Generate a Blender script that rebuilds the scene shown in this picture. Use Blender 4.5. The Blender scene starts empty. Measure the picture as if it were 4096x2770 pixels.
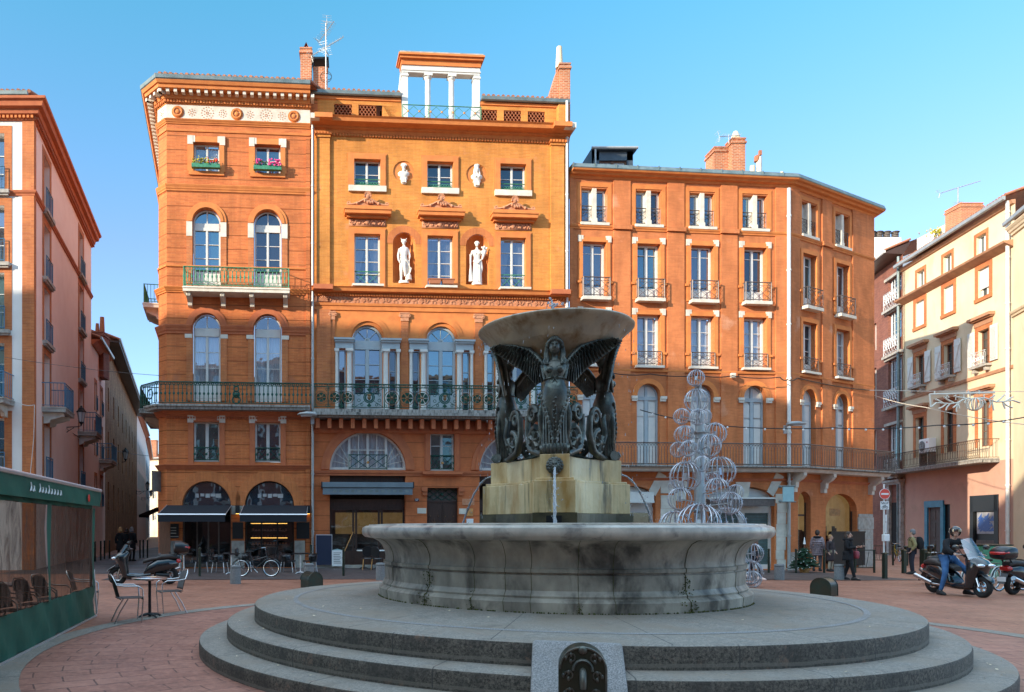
import bpy, bmesh, math, random
from math import sin, cos, pi, radians, sqrt, atan2, hypot
from mathutils import Vector, Matrix, noise
from mathutils.geometry import tessellate_polygon
random.seed(7)
SC = bpy.context.scene
# ---------- camera, sky, sun ----------
EYE = 1.7
FX, CX, HY = 3009.0, 1416.0, 2111.0        # lens in pixels of the full-size photo, principal point, eye line
cam = bpy.data.cameras.new("camera"); cam.sensor_width = 36; cam.lens = 36*FX/4096
cam.shift_x = (2048-CX)/4096; cam.shift_y = (HY-1385)/4096; cam.clip_end = 3000; cam.clip_start = .05
co = bpy.data.objects.new("camera", cam); SC.collection.objects.link(co)
co.location = (0, 0, EYE); co.rotation_euler = (pi/2, 0, 0); SC.camera = co
SC.render.resolution_x, SC.render.resolution_y = 1024, 692
SUN = Vector((-1.5, -1.0, .58)).normalized()
el = math.asin(SUN.z); az = atan2(SUN.x, SUN.y)
wd = bpy.data.worlds.new("World"); SC.world = wd; wd.use_nodes = True
nt = wd.node_tree; bg = nt.nodes['Background']; sk = nt.nodes.new('ShaderNodeTexSky')
sk.sky_type = 'NISHITA'; sk.sun_disc = False; sk.sun_elevation = el; sk.sun_rotation = az
sk.air_density = 1.0; sk.dust_density = .6; sk.ozone_density = 3.0; sk.altitude = 100
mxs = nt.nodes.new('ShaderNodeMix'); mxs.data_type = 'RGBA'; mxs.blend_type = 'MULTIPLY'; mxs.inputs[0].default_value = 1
tcw = nt.nodes.new('ShaderNodeTexCoord'); spw = nt.nodes.new('ShaderNodeSeparateXYZ'); nt.links.new(tcw.outputs['Generated'], spw.inputs[0])
mrw = nt.nodes.new('ShaderNodeMapRange'); mrw.inputs[1].default_value = .34; mrw.inputs[2].default_value = .60; nt.links.new(spw.outputs[2], mrw.inputs[0])
mxw = nt.nodes.new('ShaderNodeMix'); mxw.data_type = 'RGBA'; nt.links.new(mrw.outputs[0], mxw.inputs[0])   # the clear cyan-blue of this winter sky, paler low down
mxw.inputs[6].default_value = (1.18, 1.20, 1.30, 1); mxw.inputs[7].default_value = (.70, 1.56, 1.36, 1)
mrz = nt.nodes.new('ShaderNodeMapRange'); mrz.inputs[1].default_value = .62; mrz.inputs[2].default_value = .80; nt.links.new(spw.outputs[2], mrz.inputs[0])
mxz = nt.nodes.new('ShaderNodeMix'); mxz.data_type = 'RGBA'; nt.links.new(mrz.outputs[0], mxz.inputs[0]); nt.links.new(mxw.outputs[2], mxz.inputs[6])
mxz.inputs[7].default_value = (9.6, 6.9, 4.5, 1); nt.links.new(mxz.outputs[2], mxs.inputs[7])      # overhead sky out of view brightened and warmed, added to fill the shade
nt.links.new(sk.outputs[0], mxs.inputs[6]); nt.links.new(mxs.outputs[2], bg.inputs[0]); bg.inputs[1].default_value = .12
sl = bpy.data.lights.new("sun", 'SUN'); sl.energy = 3.5; sl.angle = radians(.5); sl.color = (1, .87, .69)
so = bpy.data.objects.new("sun", sl); SC.collection.objects.link(so)
so.rotation_euler = SUN.to_track_quat('Z', 'Y').to_euler(); so.location = (-30, -30, 40)
SC.view_settings.view_transform = 'Standard'; SC.view_settings.look = 'None'
SC.view_settings.exposure = 1.2; SC.view_settings.gamma = 1

# ---------- helpers ----------
def U(x): return (x-CX)/FX
def W(x, y, Z): return Vector((U(x)*Z, Z, EYE+(HY-y)/FX*Z))
def sst(a, b, x):
    t = max(0, min(1, (x-a)/(b-a))); return t*t*(3-2*t)
def gz(X, Y): return -.2*sst(6, 19, X)*sst(15, 28, Y)
def Gp(x, y):
    Z = 20
    for i in range(25): Z = FX*(EYE-gz(U(x)*Z, Z))/(y-HY)
    return Vector((U(x)*Z, Z, gz(U(x)*Z, Z)))
def onG(X, Y): return Vector((X, Y, gz(X, Y)))
T = Matrix.Translation
def Rz(a): return Matrix.Rotation(a, 4, 'Z')
def Rx(a): return Matrix.Rotation(a, 4, 'X')
def Ry(a): return Matrix.Rotation(a, 4, 'Y')
def link(o): SC.collection.objects.link(o); return o
def tag(o, label=None, cat=None, group=None, kind=None):
    if label: o['label'] = label
    if cat: o['category'] = cat
    if group: o['group'] = group
    if kind: o['kind'] = kind
    return o
def wm(o):
    m = o.matrix_basis.copy()
    if o.parent: m = wm(o.parent) @ o.matrix_parent_inverse @ m
    return m
def place(o, parent, M):
    if parent is not None:
        o.parent = parent; o.matrix_basis = wm(parent).inverted() @ M
    else: o.matrix_basis = M
    return o
def thing(name, label, cat, M=Matrix(), group=None):
    o = link(bpy.data.objects.new(name, None)); o.empty_display_size = .3
    if not isinstance(M, Matrix): M = T(Vector(M))
    o.matrix_basis = M
    return tag(o, label, cat, group)
def child(root, name, M=Matrix()):     # an Empty sub-part holder, local matrix
    o = link(bpy.data.objects.new(name, None)); o.empty_display_size = .1; o.parent = root; o.matrix_basis = M; return o
def copy_tree(o, parent=None, ch=None):
    if ch is None:
        ch = {}
        for q in SC.collection.objects:
            if q.parent: ch.setdefault(q.parent.name, []).append(q)
    c = o.copy(); link(c)
    if parent is not None: c.parent = parent
    for q in ch.get(o.name, []): copy_tree(q, c, ch)
    return c
class MB:
    def __init__(s): s.v = []; s.f = []; s.mi = []; s.m = 0; s.X = None; s.ch = []
    def add(s, vs, fs):
        n = len(s.v); s.ch.append((n, len(s.f)))
        if s.X is not None: vs = [s.X @ Vector(v) for v in vs]
        s.v += [tuple(v) for v in vs]; s.f += [tuple(n+i for i in f) for f in fs]; s.mi += [s.m]*len(fs); return s
    def box(s, x0, x1, y0, y1, z0, z1):
        v = [(x, y, z) for z in (z0, z1) for y in (y0, y1) for x in (x0, x1)]
        return s.add(v, [(0, 2, 3, 1), (4, 5, 7, 6), (0, 1, 5, 4), (2, 6, 7, 3), (0, 4, 6, 2), (1, 3, 7, 5)])
    def cb(s, c, d): return s.box(c[0]-d[0]/2, c[0]+d[0]/2, c[1]-d[1]/2, c[1]+d[1]/2, c[2]-d[2]/2, c[2]+d[2]/2)
    def quad(s, a, b, c, d): return s.add([a, b, c, d], [(0, 1, 2, 3)])
    def prism(s, poly, y0, y1):        # polygon in x,z extruded along y
        n = len(poly)
        return s.add([(p[0], y0, p[1]) for p in poly]+[(p[0], y1, p[1]) for p in poly],
                     [tuple(range(n)), tuple(range(2*n-1, n-1, -1))]+[(i, i+n, (i+1) % n+n, (i+1) % n) for i in range(n)])
    def prismz(s, poly, z0, z1):
        n = len(poly)
        return s.add([(p[0], p[1], z0) for p in poly]+[(p[0], p[1], z1) for p in poly],
                     [tuple(range(n-1, -1, -1)), tuple(range(n, 2*n))]+[(i, (i+1) % n, (i+1) % n+n, i+n) for i in range(n)])
    def tube(s, pts, r, n=6, closed=False, flat=1.0):
        pts = [Vector(p) for p in pts]; k = len(pts)
        rs = r if isinstance(r, (list, tuple)) else [r]*k
        vs = []; pu = None
        for i, p in enumerate(pts):
            if closed: d = pts[(i+1) % k]-pts[i-1]
            else: d = pts[min(i+1, k-1)]-pts[max(i-1, 0)]
            if d.length < 1e-9: d = Vector((0, 0, 1))
            d.normalize()
            if pu is None:
                up = Vector((0, 0, 1)) if abs(d.z) < .9 else Vector((1, 0, 0)); a = d.cross(up).normalized()
            else:
                a = (pu-d*pu.dot(d))
                a = a.normalized() if a.length > 1e-6 else d.orthogonal().normalized()
            pu = a; b = d.cross(a)
            for j in range(n):
                t = 2*pi*j/n; vs.append(p+a*cos(t)*rs[i]+b*sin(t)*rs[i]*flat)
        fs = []
        for i in range(k if closed else k-1):
            for j in range(n):
                a0 = i*n+j; a1 = i*n+(j+1) % n; b0 = ((i+1) % k)*n+j; b1 = ((i+1) % k)*n+(j+1) % n
                fs.append((a0, a1, b1, b0))
        if not closed: fs += [tuple(range(n-1, -1, -1)), tuple(range((k-1)*n, k*n))]
        return s.add(vs, fs)
    def bar(s, a, b, r, n=4): return s.tube([a, b], r, n)
    def lathe(s, prof, n=24, c=(0, 0), a0=0, a1=2*pi, sx=1, sy=1, cap=True):
        full = abs(a1-a0-2*pi) < 1e-6; k = len(prof); m = n if full else n+1
        vs = [(c[0]+r*cos(a0+(a1-a0)*j/n)*sx, c[1]+r*sin(a0+(a1-a0)*j/n)*sy, z) for r, z in prof for j in range(m)]
        fs = []
        for i in range(k-1):
            for j in range(n if full else n):
                j2 = (j+1) % m
                fs.append((i*m+j, i*m+j2, (i+1)*m+j2, (i+1)*m+j))
        if full and cap:
            if prof[0][0] > 1e-6: fs.append(tuple(range(m-1, -1, -1)))
            if prof[-1][0] > 1e-6: fs.append(tuple(range((k-1)*m, k*m)))
        return s.add(vs, fs)
    def ball(s, c, r, n=10, sz=1, sx=1, sy=1):
        k = max(4, n//2+1); vs = []; fs = []
        for i in range(k+1):
            t = pi*i/k
            for j in range(n): vs.append((c[0]+r*sx*sin(t)*cos(2*pi*j/n), c[1]+r*sy*sin(t)*sin(2*pi*j/n), c[2]-r*sz*cos(t)))
        for i in range(k):
            for j in range(n): fs.append((i*n+j, i*n+(j+1) % n, (i+1)*n+(j+1) % n, (i+1)*n+j))
        return s.add(vs, fs)
    def stack(s, secs, n=12, e=1.0):     # sections (z, cx, cy, rx, ry)
        vs = []
        for z, cx, cy, rx, ry in secs:
            for j in range(n):
                t = 2*pi*j/n; c, d = cos(t), sin(t)
                vs.append((cx+rx*abs(c)**e*(1 if c >= 0 else -1), cy+ry*abs(d)**e*(1 if d >= 0 else -1), z))
        k = len(secs)
        fs = [(i*n+j, i*n+(j+1) % n, (i+1)*n+(j+1) % n, (i+1)*n+j) for i in range(k-1) for j in range(n)]
        fs += [tuple(range(n-1, -1, -1)), tuple(range((k-1)*n, k*n))]
        return s.add(vs, fs)
    def hull(s, secs, n=12, e=.7):       # sections (x, zb, zt, halfwidth) along x
        vs = []
        for q in secs:
            x, zb, zt, hw = q[:4]; cy = q[4] if len(q) > 4 else 0
            for j in range(n):
                t = 2*pi*j/n; c, d = cos(t), sin(t)
                vs.append((x, cy-hw*abs(c)**e*(1 if c >= 0 else -1), (zb+zt)/2+(zt-zb)/2*abs(d)**e*(1 if d >= 0 else -1)))
        k = len(secs)
        fs = [(i*n+j, i*n+(j+1) % n, (i+1)*n+(j+1) % n, (i+1)*n+j) for i in range(k-1) for j in range(n)]
        fs += [tuple(range(n-1, -1, -1)), tuple(range((k-1)*n, k*n))]
        return s.add(vs, fs)
    def ring(s, cx, cz, r0, r1, y0, y1, a0=0, a1=pi, n=16, ez=1):
        vs = []
        for i in range(n+1):
            t = a0+(a1-a0)*i/n
            for r, y in ((r0, y0), (r1, y0), (r1, y1), (r0, y1)): vs.append((cx+r*cos(t), y, cz+r*sin(t)*ez))
        fs = [(4*i+j, 4*i+(j+1) % 4, 4*i+4+(j+1) % 4, 4*i+4+j) for i in range(n) for j in range(4)]
        if a1-a0 < 2*pi-.01: fs += [(0, 1, 2, 3), (4*n+3, 4*n+2, 4*n+1, 4*n)]
        return s.add(vs, fs)
    def torus(s, c, R, r, ax='y', n=24, m=8, a0=0, a1=2*pi):
        full = abs(a1-a0-2*pi) < 1e-6; pts = []
        for i in range(n if full else n+1):
            t = a0+(a1-a0)*i/n; a, b = R*cos(t), R*sin(t)
            pts.append((c[0]+a, c[1], c[2]+b) if ax == 'y' else (c[0]+a, c[1]+b, c[2]) if ax == 'z' else (c[0], c[1]+a, c[2]+b))
        return s.tube(pts, r, m, closed=full)
    def build(s, name, mat, parent=None, M=Matrix(), smooth=None, bevel=0, world=False):
        me = bpy.data.meshes.new(name); me.from_pydata(s.v, [], s.f)
        ms = mat if isinstance(mat, (list, tuple)) else [mat]
        for m_ in ms: me.materials.append(m_)
        if len(ms) > 1: me.polygons.foreach_set('material_index', s.mi)
        bm = bmesh.new(); bm.from_mesh(me); bmesh.ops.recalc_face_normals(bm, faces=bm.faces); bm.to_mesh(me); bm.free()
        if smooth is not None:
            me.polygons.foreach_set('use_smooth', [True]*len(me.polygons))
            if smooth < 180: me.set_sharp_from_angle(angle=radians(smooth))
        me.update(); o = link(bpy.data.objects.new(name, me))
        if world: place(o, parent, M)
        else:
            o.parent = parent; o.matrix_basis = M
        if bevel:
            b = o.modifiers.new('bevel', 'BEVEL'); b.width = bevel; b.segments = 2; b.limit_method = 'ANGLE'
        return o
def inst(src, name, parent, M):
    o = link(bpy.data.objects.new(name, src.data)); o.parent = parent; o.matrix_basis = M; return o

# ---------- materials ----------
MAT = {}
def nn(nt, t, **k):
    n = nt.nodes.new('ShaderNode'+t)
    for a, b in k.items(): setattr(n, a, b)
    return n
def mth(nt, op, a, b=None, c=None):
    n = nn(nt, 'Math', operation=op)
    for i, v in enumerate((a, b, c)):
        if v is None: continue
        if hasattr(v, 'links') or hasattr(v, 'is_linked'): nt.links.new(v, n.inputs[i])
        else: n.inputs[i].default_value = v
    return n.outputs[0]
def mixc(nt, f, a, b, bt='MIX'):
    n = nn(nt, 'Mix', data_type='RGBA', blend_type=bt)
    for i, v in ((0, f), (6, a), (7, b)):
        if hasattr(v, 'is_linked'): nt.links.new(v, n.inputs[i])
        elif i == 0: n.inputs[0].default_value = v
        else: n.inputs[i].default_value = (*v[:3], 1)
    return n.outputs[2]
def ramp(nt, f, p0, p1):
    n = nn(nt, 'MapRange'); n.inputs[1].default_value = p0; n.inputs[2].default_value = p1
    nt.links.new(f, n.inputs[0]); return n.outputs[0]
def nois(nt, co_, sc, det=4, rough=.55, dist=0):
    n = nn(nt, 'TexNoise'); n.inputs['Scale'].default_value = sc; n.inputs['Detail'].default_value = det
    n.inputs['Roughness'].default_value = rough; n.inputs['Distortion'].default_value = dist
    nt.links.new(co_, n.inputs['Vector']); return n.outputs[0]
def scl(nt, co_, v):
    n = nn(nt, 'Mapping'); n.inputs['Scale'].default_value = v; nt.links.new(co_, n.inputs[0]); return n.outputs[0]
def newm(name):
    m = bpy.data.materials.new(name); m.use_nodes = True; nt = m.node_tree; MAT[name] = m
    return m, nt, nt.nodes['Principled BSDF'], nn(nt, 'TexCoord').outputs['Object']
def bump(nt, bs, h, st, d=.02):
    b = nn(nt, 'Bump'); b.inputs['Strength'].default_value = st; b.inputs['Distance'].default_value = d
    nt.links.new(h, b.inputs['Height']); nt.links.new(b.outputs[0], bs.inputs['Normal'])
def pm(name, c, c2=None, ns=4, rough=.6, metal=0, bs=0, bsc=40, spec=.5, coat=0, c3=None, n3=1.2, t3=(.55, .7), stretch=None, emis=None, lo=.35, hi=.65):
    m, nt, b, oc = newm(name)
    b.inputs['Roughness'].default_value = rough; b.inputs['Metallic'].default_value = metal
    b.inputs['Specular IOR Level'].default_value = spec; b.inputs['Coat Weight'].default_value = coat
    b.inputs['Base Color'].default_value = (*c, 1)
    v = scl(nt, oc, stretch) if stretch else oc
    if c2:
        col = mixc(nt, ramp(nt, nois(nt, v, ns, 6), lo, hi), c, c2)
        if c3: col = mixc(nt, ramp(nt, nois(nt, v, n3, 5, .6, .3), *t3), col, c3)
        nt.links.new(col, b.inputs['Base Color'])
    if bs: bump(nt, b, nois(nt, oc, bsc, 5), bs)
    if emis: b.inputs['Emission Color'].default_value = (*emis[:3], 1); b.inputs['Emission Strength'].default_value = emis[3]
    return m
def brickm(name, c1, c2, mo, bw=.36, bh=.062, ms=.006, groove=None, bs=.35, rough=.85, st=(.68, 1.15), vary=.75, patch=None):
    m, nt, b, oc = newm(name); b.inputs['Roughness'].default_value = rough; b.inputs['Specular IOR Level'].default_value = .25
    sp = nn(nt, 'SeparateXYZ'); nt.links.new(oc, sp.inputs[0])
    h = mth(nt, 'ADD', sp.outputs[0], sp.outputs[1]); cb = nn(nt, 'CombineXYZ')
    nt.links.new(h, cb.inputs[0]); nt.links.new(sp.outputs[2], cb.inputs[1])
    br = nn(nt, 'TexBrick'); nt.links.new(cb.outputs[0], br.inputs['Vector'])
    br.inputs['Scale'].default_value = 1; br.inputs['Brick Width'].default_value = bw; br.inputs['Row Height'].default_value = bh
    br.inputs['Mortar Size'].default_value = ms; br.inputs['Mortar Smooth'].default_value = .3; br.inputs['Bias'].default_value = 0
    br.inputs['Color1'].default_value = (*c1, 1); br.inputs['Color2'].default_value = (*c2, 1); br.inputs['Mortar'].default_value = (*mo, 1)
    avg = [(a+d)/2 for a, d in zip(c1, c2)]
    col = mixc(nt, vary, avg, br.outputs[0])
    big = nois(nt, scl(nt, oc, (1, 1, .6)), .9, 6, .65)
    g = ramp(nt, big, .3, .7); k = nn(nt, 'MapRange'); nt.links.new(g, k.inputs[0]); k.inputs[3].default_value = st[0]; k.inputs[4].default_value = st[1]
    hs = nn(nt, 'HueSaturation'); nt.links.new(col, hs.inputs['Color']); nt.links.new(k.outputs[0], hs.inputs['Value'])
    fine = nois(nt, scl(nt, oc, (3, 3, 14)), 1.0, 3); k2 = nn(nt, 'MapRange'); nt.links.new(fine, k2.inputs[0])
    k2.inputs[1].default_value = .3; k2.inputs[2].default_value = .7; k2.inputs[3].default_value = .92; k2.inputs[4].default_value = 1.06
    hs2 = nn(nt, 'HueSaturation'); nt.links.new(hs.outputs[0], hs2.inputs['Color']); nt.links.new(k2.outputs[0], hs2.inputs['Value'])
    col = hs2.outputs[0]
    stk = ramp(nt, nois(nt, scl(nt, oc, (2.2, 2.2, .22)), 1.0, 6, .7), .50, .74); col = mixc(nt, mth(nt, 'MULTIPLY', stk, .42), col, [x*.42+.01 for x in avg])
    pale = ramp(nt, nois(nt, scl(nt, oc, (1, 1, 1.6)), 2.7, 7, .75), .60, .70); col = mixc(nt, mth(nt, 'MULTIPLY', pale, .28), col, [min(1, x*1.15+.10) for x in avg])
    if patch: col = mixc(nt, mth(nt, 'MULTIPLY', ramp(nt, nois(nt, oc, patch[3], 7, .6), .6, .72), .55), col, patch[:3])
    hgt = br.outputs[1]; hgt = mth(nt, 'MULTIPLY', hgt, -1)
    if groove:
        gh, gw, off, dk = groove
        fr = mth(nt, 'FRACT', mth(nt, 'DIVIDE', mth(nt, 'ADD', sp.outputs[2], off), gh))
        gm = mth(nt, 'LESS_THAN', fr, gw/gh)
        col = mixc(nt, mth(nt, 'MULTIPLY', gm, dk), col, [x*.35 for x in avg])  # groove shade and joint dirt painted in as a darker band
        hgt = mth(nt, 'SUBTRACT', hgt, mth(nt, 'MULTIPLY', gm, 4))
    nt.links.new(col, b.inputs['Base Color'])
    bump(nt, b, mth(nt, 'ADD', hgt, mth(nt, 'MULTIPLY', fine, .5)), bs, .01)
    return m
BR = (.60, .205, .052); BR2 = (.50, .155, .045)
brickm('brick_left', (.66, .20, .06), (.51, .135, .045), (.62, .26, .11), groove=(.58, .035, .1, .85), patch=(.33, .13, .08, 1.1))
brickm('brick_center', (.70, .285, .058), (.58, .21, .045), (.68, .34, .13), patch=(.6, .26, .14, 1.5))
brickm('brick_center_low', (.62, .185, .065), (.53, .15, .055), (.48, .14, .06), groove=(.62, .03, .3, .7), vary=.25)
brickm('brick_right', (.66, .225, .078), (.56, .175, .062), (.58, .21, .09), vary=.6, patch=(.70, .38, .24, .8))
brickm('brick_pier', (.60, .21, .07), (.46, .14, .055), (.58, .27, .14))
brickm('brick_plum', (.30, .115, .075), (.20, .075, .055), (.28, .16, .12), vary=.8)
brickm('brick_chimney', (.56, .18, .07), (.40, .11, .05), (.55, .36, .24), bw=.22, bh=.075, ms=.014, vary=.95)
brickm('brick_old', (.50, .25, .12), (.30, .14, .075), (.30, .22, .15), vary=.8, patch=(.40, .28, .14, .5), st=(.5, 1.2))
brickm('brick_arch', (.62, .20, .06), (.50, .15, .05), (.60, .25, .11), bw=.06, bh=.4)
pm('trim_orange', (.66, .225, .055), (.56, .175, .045), 3, .8, bs=.15)
pm('trim_red', (.50, .15, .055), (.42, .115, .045), 3, .8, bs=.15)
pm('trim_brown', (.46, .24, .13), (.36, .18, .10), 3, .85, bs=.15)
pm('relief', (.56, .27, .15), (.48, .20, .10), 9, .85, bs=.5, bsc=14)
pm('white_stone', (.70, .65, .55), (.56, .51, .42), 3, .7, bs=.1)
pm('grey_stone', (.42, .40, .36), (.28, .26, .23), 5, .85, bs=.3, c3=(.5, .45, .36), n3=1.5)
pm('balcony_stone', (.36, .35, .32), (.20, .19, .17), 5, .8, c3=(.06, .06, .055), n3=3, stretch=(3, 3, .8), t3=(.52, .68))
pm('white_paint', (.66, .66, .61), (.58, .59, .56), 4, .45)
pm('pale_blue_paint', (.40, .46, .48), (.34, .41, .44), 4, .5)
pm('stucco_white', (.82, .80, .76), (.76, .74, .70), 1.5, .9, bs=.1)
pm('stucco_pink', (.93, .70, .60), (.88, .64, .54), 1.2, .9, bs=.15, bsc=90)
pm('stucco_cream', (.70, .58, .40), (.62, .51, .34), 1.0, .9, bs=.15, c3=(.58, .45, .29), n3=.8, stretch=(1, 1, .6))
pm('stucco_salmon', (.56, .33, .24), (.50, .29, .22), 1.0, .9, bs=.15, c3=(.45, .28, .2), n3=.9)
pm('zinc', (.20, .25, .25), (.13, .17, .17), 3, .5, .4)
pm('zinc_dark', (.10, .12, .14), (.07, .085, .10), 2, .5, .5)
pm('pipe_zinc', (.42, .43, .42), (.34, .36, .36), 3, .45, .4)
pm('pipe_white', (.70, .70, .66), (.6, .6, .57), 3, .5)
pm('tile', (.42, .16, .08), (.24, .11, .07), 9, .9, c3=(.18, .13, .08), n3=4)
pm('iron_green', (.07, .28, .15), (.04, .19, .11), 8, .45, .1)
pm('iron_green_dark', (.016, .10, .07), (.010, .065, .05), 8, .4, .2)
pm('iron_grey', (.13, .11, .10), (.09, .075, .07), 8, .5, .3)
pm('iron_rust', (.16, .075, .035), (.05, .04, .03), 12, .7, .2)
pm('iron_blue', (.07, .20, .32), (.05, .15, .25), 5, .5)
pm('bollard_green', (.016, .035, .026), (.03, .03, .018), 5, .35, .3)
pm('iron_black', (.018, .02, .022), None, rough=.45, metal=.3)
pm('iron_white', (.62, .64, .64), (.5, .52, .53), 6, .5)
pm('gilt_dull', (.26, .14, .06), (.12, .09, .045), 8, .5, .3)
pm('gold', (.70, .36, .12), (.45, .22, .08), 8, .5, .4)
pm('steel', (.62, .62, .62), None, rough=.22, metal=1)
pm('alu', (.72, .73, .75), None, rough=.35, metal=.8)
pm('black_cloth', (.012, .014, .02), None, rough=.85)
pm('awning_green', (.006, .11, .075), (.004, .075, .052), 1.5, .55, bs=.2, bsc=4)
pm('awning_grey', (.15, .20, .23), (.12, .16, .19), 2, .6)
pm('wood_dark', (.06, .028, .018), (.035, .018, .012), 6, .45, stretch=(4, 4, .6))
pm('wood_grey', (.13, .105, .09), (.08, .065, .055), 6, .7, stretch=(4, 4, .6))
pm('wood_blue', (.045, .24, .36), (.035, .18, .28), 4, .5)
pm('wood_brown', (.20, .09, .05), (.13, .06, .035), 6, .6, stretch=(4, 4, .6))
pm('curtain', (.62, .64, .66), (.48, .51, .54), 14, .9, stretch=(1, 1, .08))
pm('room_dark', (.018, .016, .015), None, rough=1)
pm('room_warm', (.40, .24, .08), (.22, .12, .04), 2, 1, emis=(1, .62, .22, .05))  # faint glow put into the wall colour to stand for indoor lighting
pm('room_glow', (.6, .42, .2), (.4, .25, .1), 2, 1, emis=(1, .62, .22, .08))  # stronger wall glow painted in for the corner shop
pm('marble_grey', (.45, .405, .33), (.22, .20, .165), 3.2, .5, bs=.3, bsc=18, c3=(.07, .062, .05), n3=2.3, stretch=(1, 1, .55), t3=(.50, .66))
pm('rim_marble', (.54, .49, .42), (.32, .30, .265), 4, .3, bs=.15, c3=(.16, .15, .14), n3=3.5)
pm('bronze', (.13, .132, .112), (.055, .062, .056), 6, .36, .4, bs=.35, bsc=25, c3=(.18, .215, .185), n3=5)
pm('plastic_black', (.012, .013, .015), None, rough=.3, coat=.3)
pm('paint_black', (.008, .011, .014), None, rough=.18, coat=1)
pm('rubber', (.016, .016, .016), None, rough=.8)
pm('leather', (.045, .038, .035), (.03, .026, .024), 8, .55)
pm('red_lens', (.55, .02, .02), None, rough=.2, coat=1)
pm('lens', (.70, .72, .74), None, rough=.1, metal=.6, coat=1)
pm('concrete', (.24, .25, .25), (.17, .18, .18), 30, .9, bs=.3)
pm('granite_light', (.34, .33, .32), (.15, .15, .15), 75, .85, bs=.5, bsc=90, lo=.38, hi=.62, c3=(.20, .185, .17), n3=2.5, t3=(.5, .7))
pm('skin', (.55, .32, .23), None, rough=.6)
pm('hair_grey', (.22, .22, .22), (.12, .12, .12), 30, .7)
pm('hair_blonde', (.48, .27, .11), (.33, .17, .07), 30, .7)
pm('hair_dark', (.03, .018, .012), (.055, .03, .018), 30, .6)
pm('jacket_olive', (.30, .25, .11), (.24, .20, .09), 6, .85, bs=.3, bsc=12)
pm('coat_puffer', (.30, .235, .25), (.23, .18, .2), 5, .45, bs=.3, bsc=14)
pm('coat_brown', (.05, .035, .038), (.035, .026, .028), 6, .9)
pm('coat_black', (.010, .010, .012), None, rough=.95)
pm('trousers_grey', (.10, .09, .10), (.07, .065, .07), 8, .9)
pm('trousers_beige', (.38, .33, .24), None, rough=.9)
pm('trousers_navy', (.018, .02, .032), None, rough=.9)
pm('denim', (.05, .14, .30), (.03, .09, .22), 9, .9)
pm('bag_red', (.32, .06, .08), None, rough=.4)
pm('marble_statue', (.82, .79, .72), (.68, .64, .56), 5, .6, bs=.2, bsc=20)
pm('sign_red', (.68, .035, .02), None, rough=.35, coat=.3)
pm('sign_white', (.78, .78, .76), None, rough=.45)
pm('sign_blue', (.03, .10, .35), None, rough=.4)
pm('panel_teal', (.30, .50, .52), (.26, .44, .47), 4, .5)
pm('shutter_roll', (.10, .16, .15), (.07, .12, .11), 4, .5)
pm('garland', (.78, .74, .62), None, rough=.5)
pm('leaf', (.07, .16, .03), (.03, .08, .02), 12, .7)
pm('leaf_yellow', (.50, .40, .04), (.25, .28, .03), 12, .7)
pm('fir', (.03, .085, .04), (.015, .05, .025), 12, .7)
pm('flower_pink', (.75, .06, .26), None, rough=.7)
pm('flower_red', (.65, .04, .02), None, rough=.7)
pm('terracotta', (.36, .13, .06), None, rough=.85)
pm('poster_grey', (.22, .24, .28), (.45, .46, .48), 3, .6)
pm('wire_silver', (.46, .48, .52), None, rough=.35, metal=.7)
pm('fan_dark', (.05, .05, .05), None, rough=.6)
pm('lamp_glass', (.5, .52, .52), None, rough=.3, spec=.8)
pm('lamp_glow', (1, .6, .2), None, rough=.4, emis=(1, .55, .12, 1.6))
pm('number_blue', (.02, .03, .06), None, rough=.3)
pm('wet_stone', (.10, .085, .045), (.045, .04, .022), 6, .4, c3=(.06, .07, .02), n3=3)
pm('moss', (.10, .11, .02), (.03, .035, .012), 20, .9)
def glassm(name, refl, col, rough=.02, transp=0.0, tint=(.8, .9, 1)):
    m, nt, b, oc = newm(name); out = nt.nodes['Material Output']
    b.inputs['Base Color'].default_value = (*col, 1); b.inputs['Roughness'].default_value = .5; b.inputs['Specular IOR Level'].default_value = .2
    gl = nn(nt, 'BsdfGlossy'); gl.inputs['Roughness'].default_value = rough; gl.inputs['Color'].default_value = (*tint, 1)
    bp = nn(nt, 'Bump'); bp.inputs['Strength'].default_value = .25; bp.inputs['Distance'].default_value = .02
    nt.links.new(nois(nt, oc, 1.3, 2), bp.inputs['Height']); nt.links.new(bp.outputs[0], gl.inputs['Normal'])
    base = b.outputs[0]
    if transp:
        tr = nn(nt, 'BsdfTransparent'); tr.inputs[0].default_value = (.9, .93, .95, 1); mx = nn(nt, 'MixShader'); mx.inputs[0].default_value = transp
        nt.links.new(base, mx.inputs[1]); nt.links.new(tr.outputs[0], mx.inputs[2]); base = mx.outputs[0]
    m2 = nn(nt, 'MixShader'); m2.inputs[0].default_value = refl
    nt.links.new(base, m2.inputs[1]); nt.links.new(gl.outputs[0], m2.inputs[2]); nt.links.new(m2.outputs[0], out.inputs[0])
    return m
glassm('glass_dark', .24, (.006, .02, .035))
glassm('glass_deep', .13, (.004, .012, .02))
glassm('glass_teal', .30, (.008, .05, .06), tint=(.6, .85, .95))
glassm('glass_clear', .2, (.1, .1, .1), transp=.93)
glassm('glass_mid', .24, (.006, .02, .035), transp=.5)
glassm('glass_shop', .12, (.02, .02, .02), transp=.85)
glassm('windshield', .16, (.02, .025, .03), transp=.75)
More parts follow.
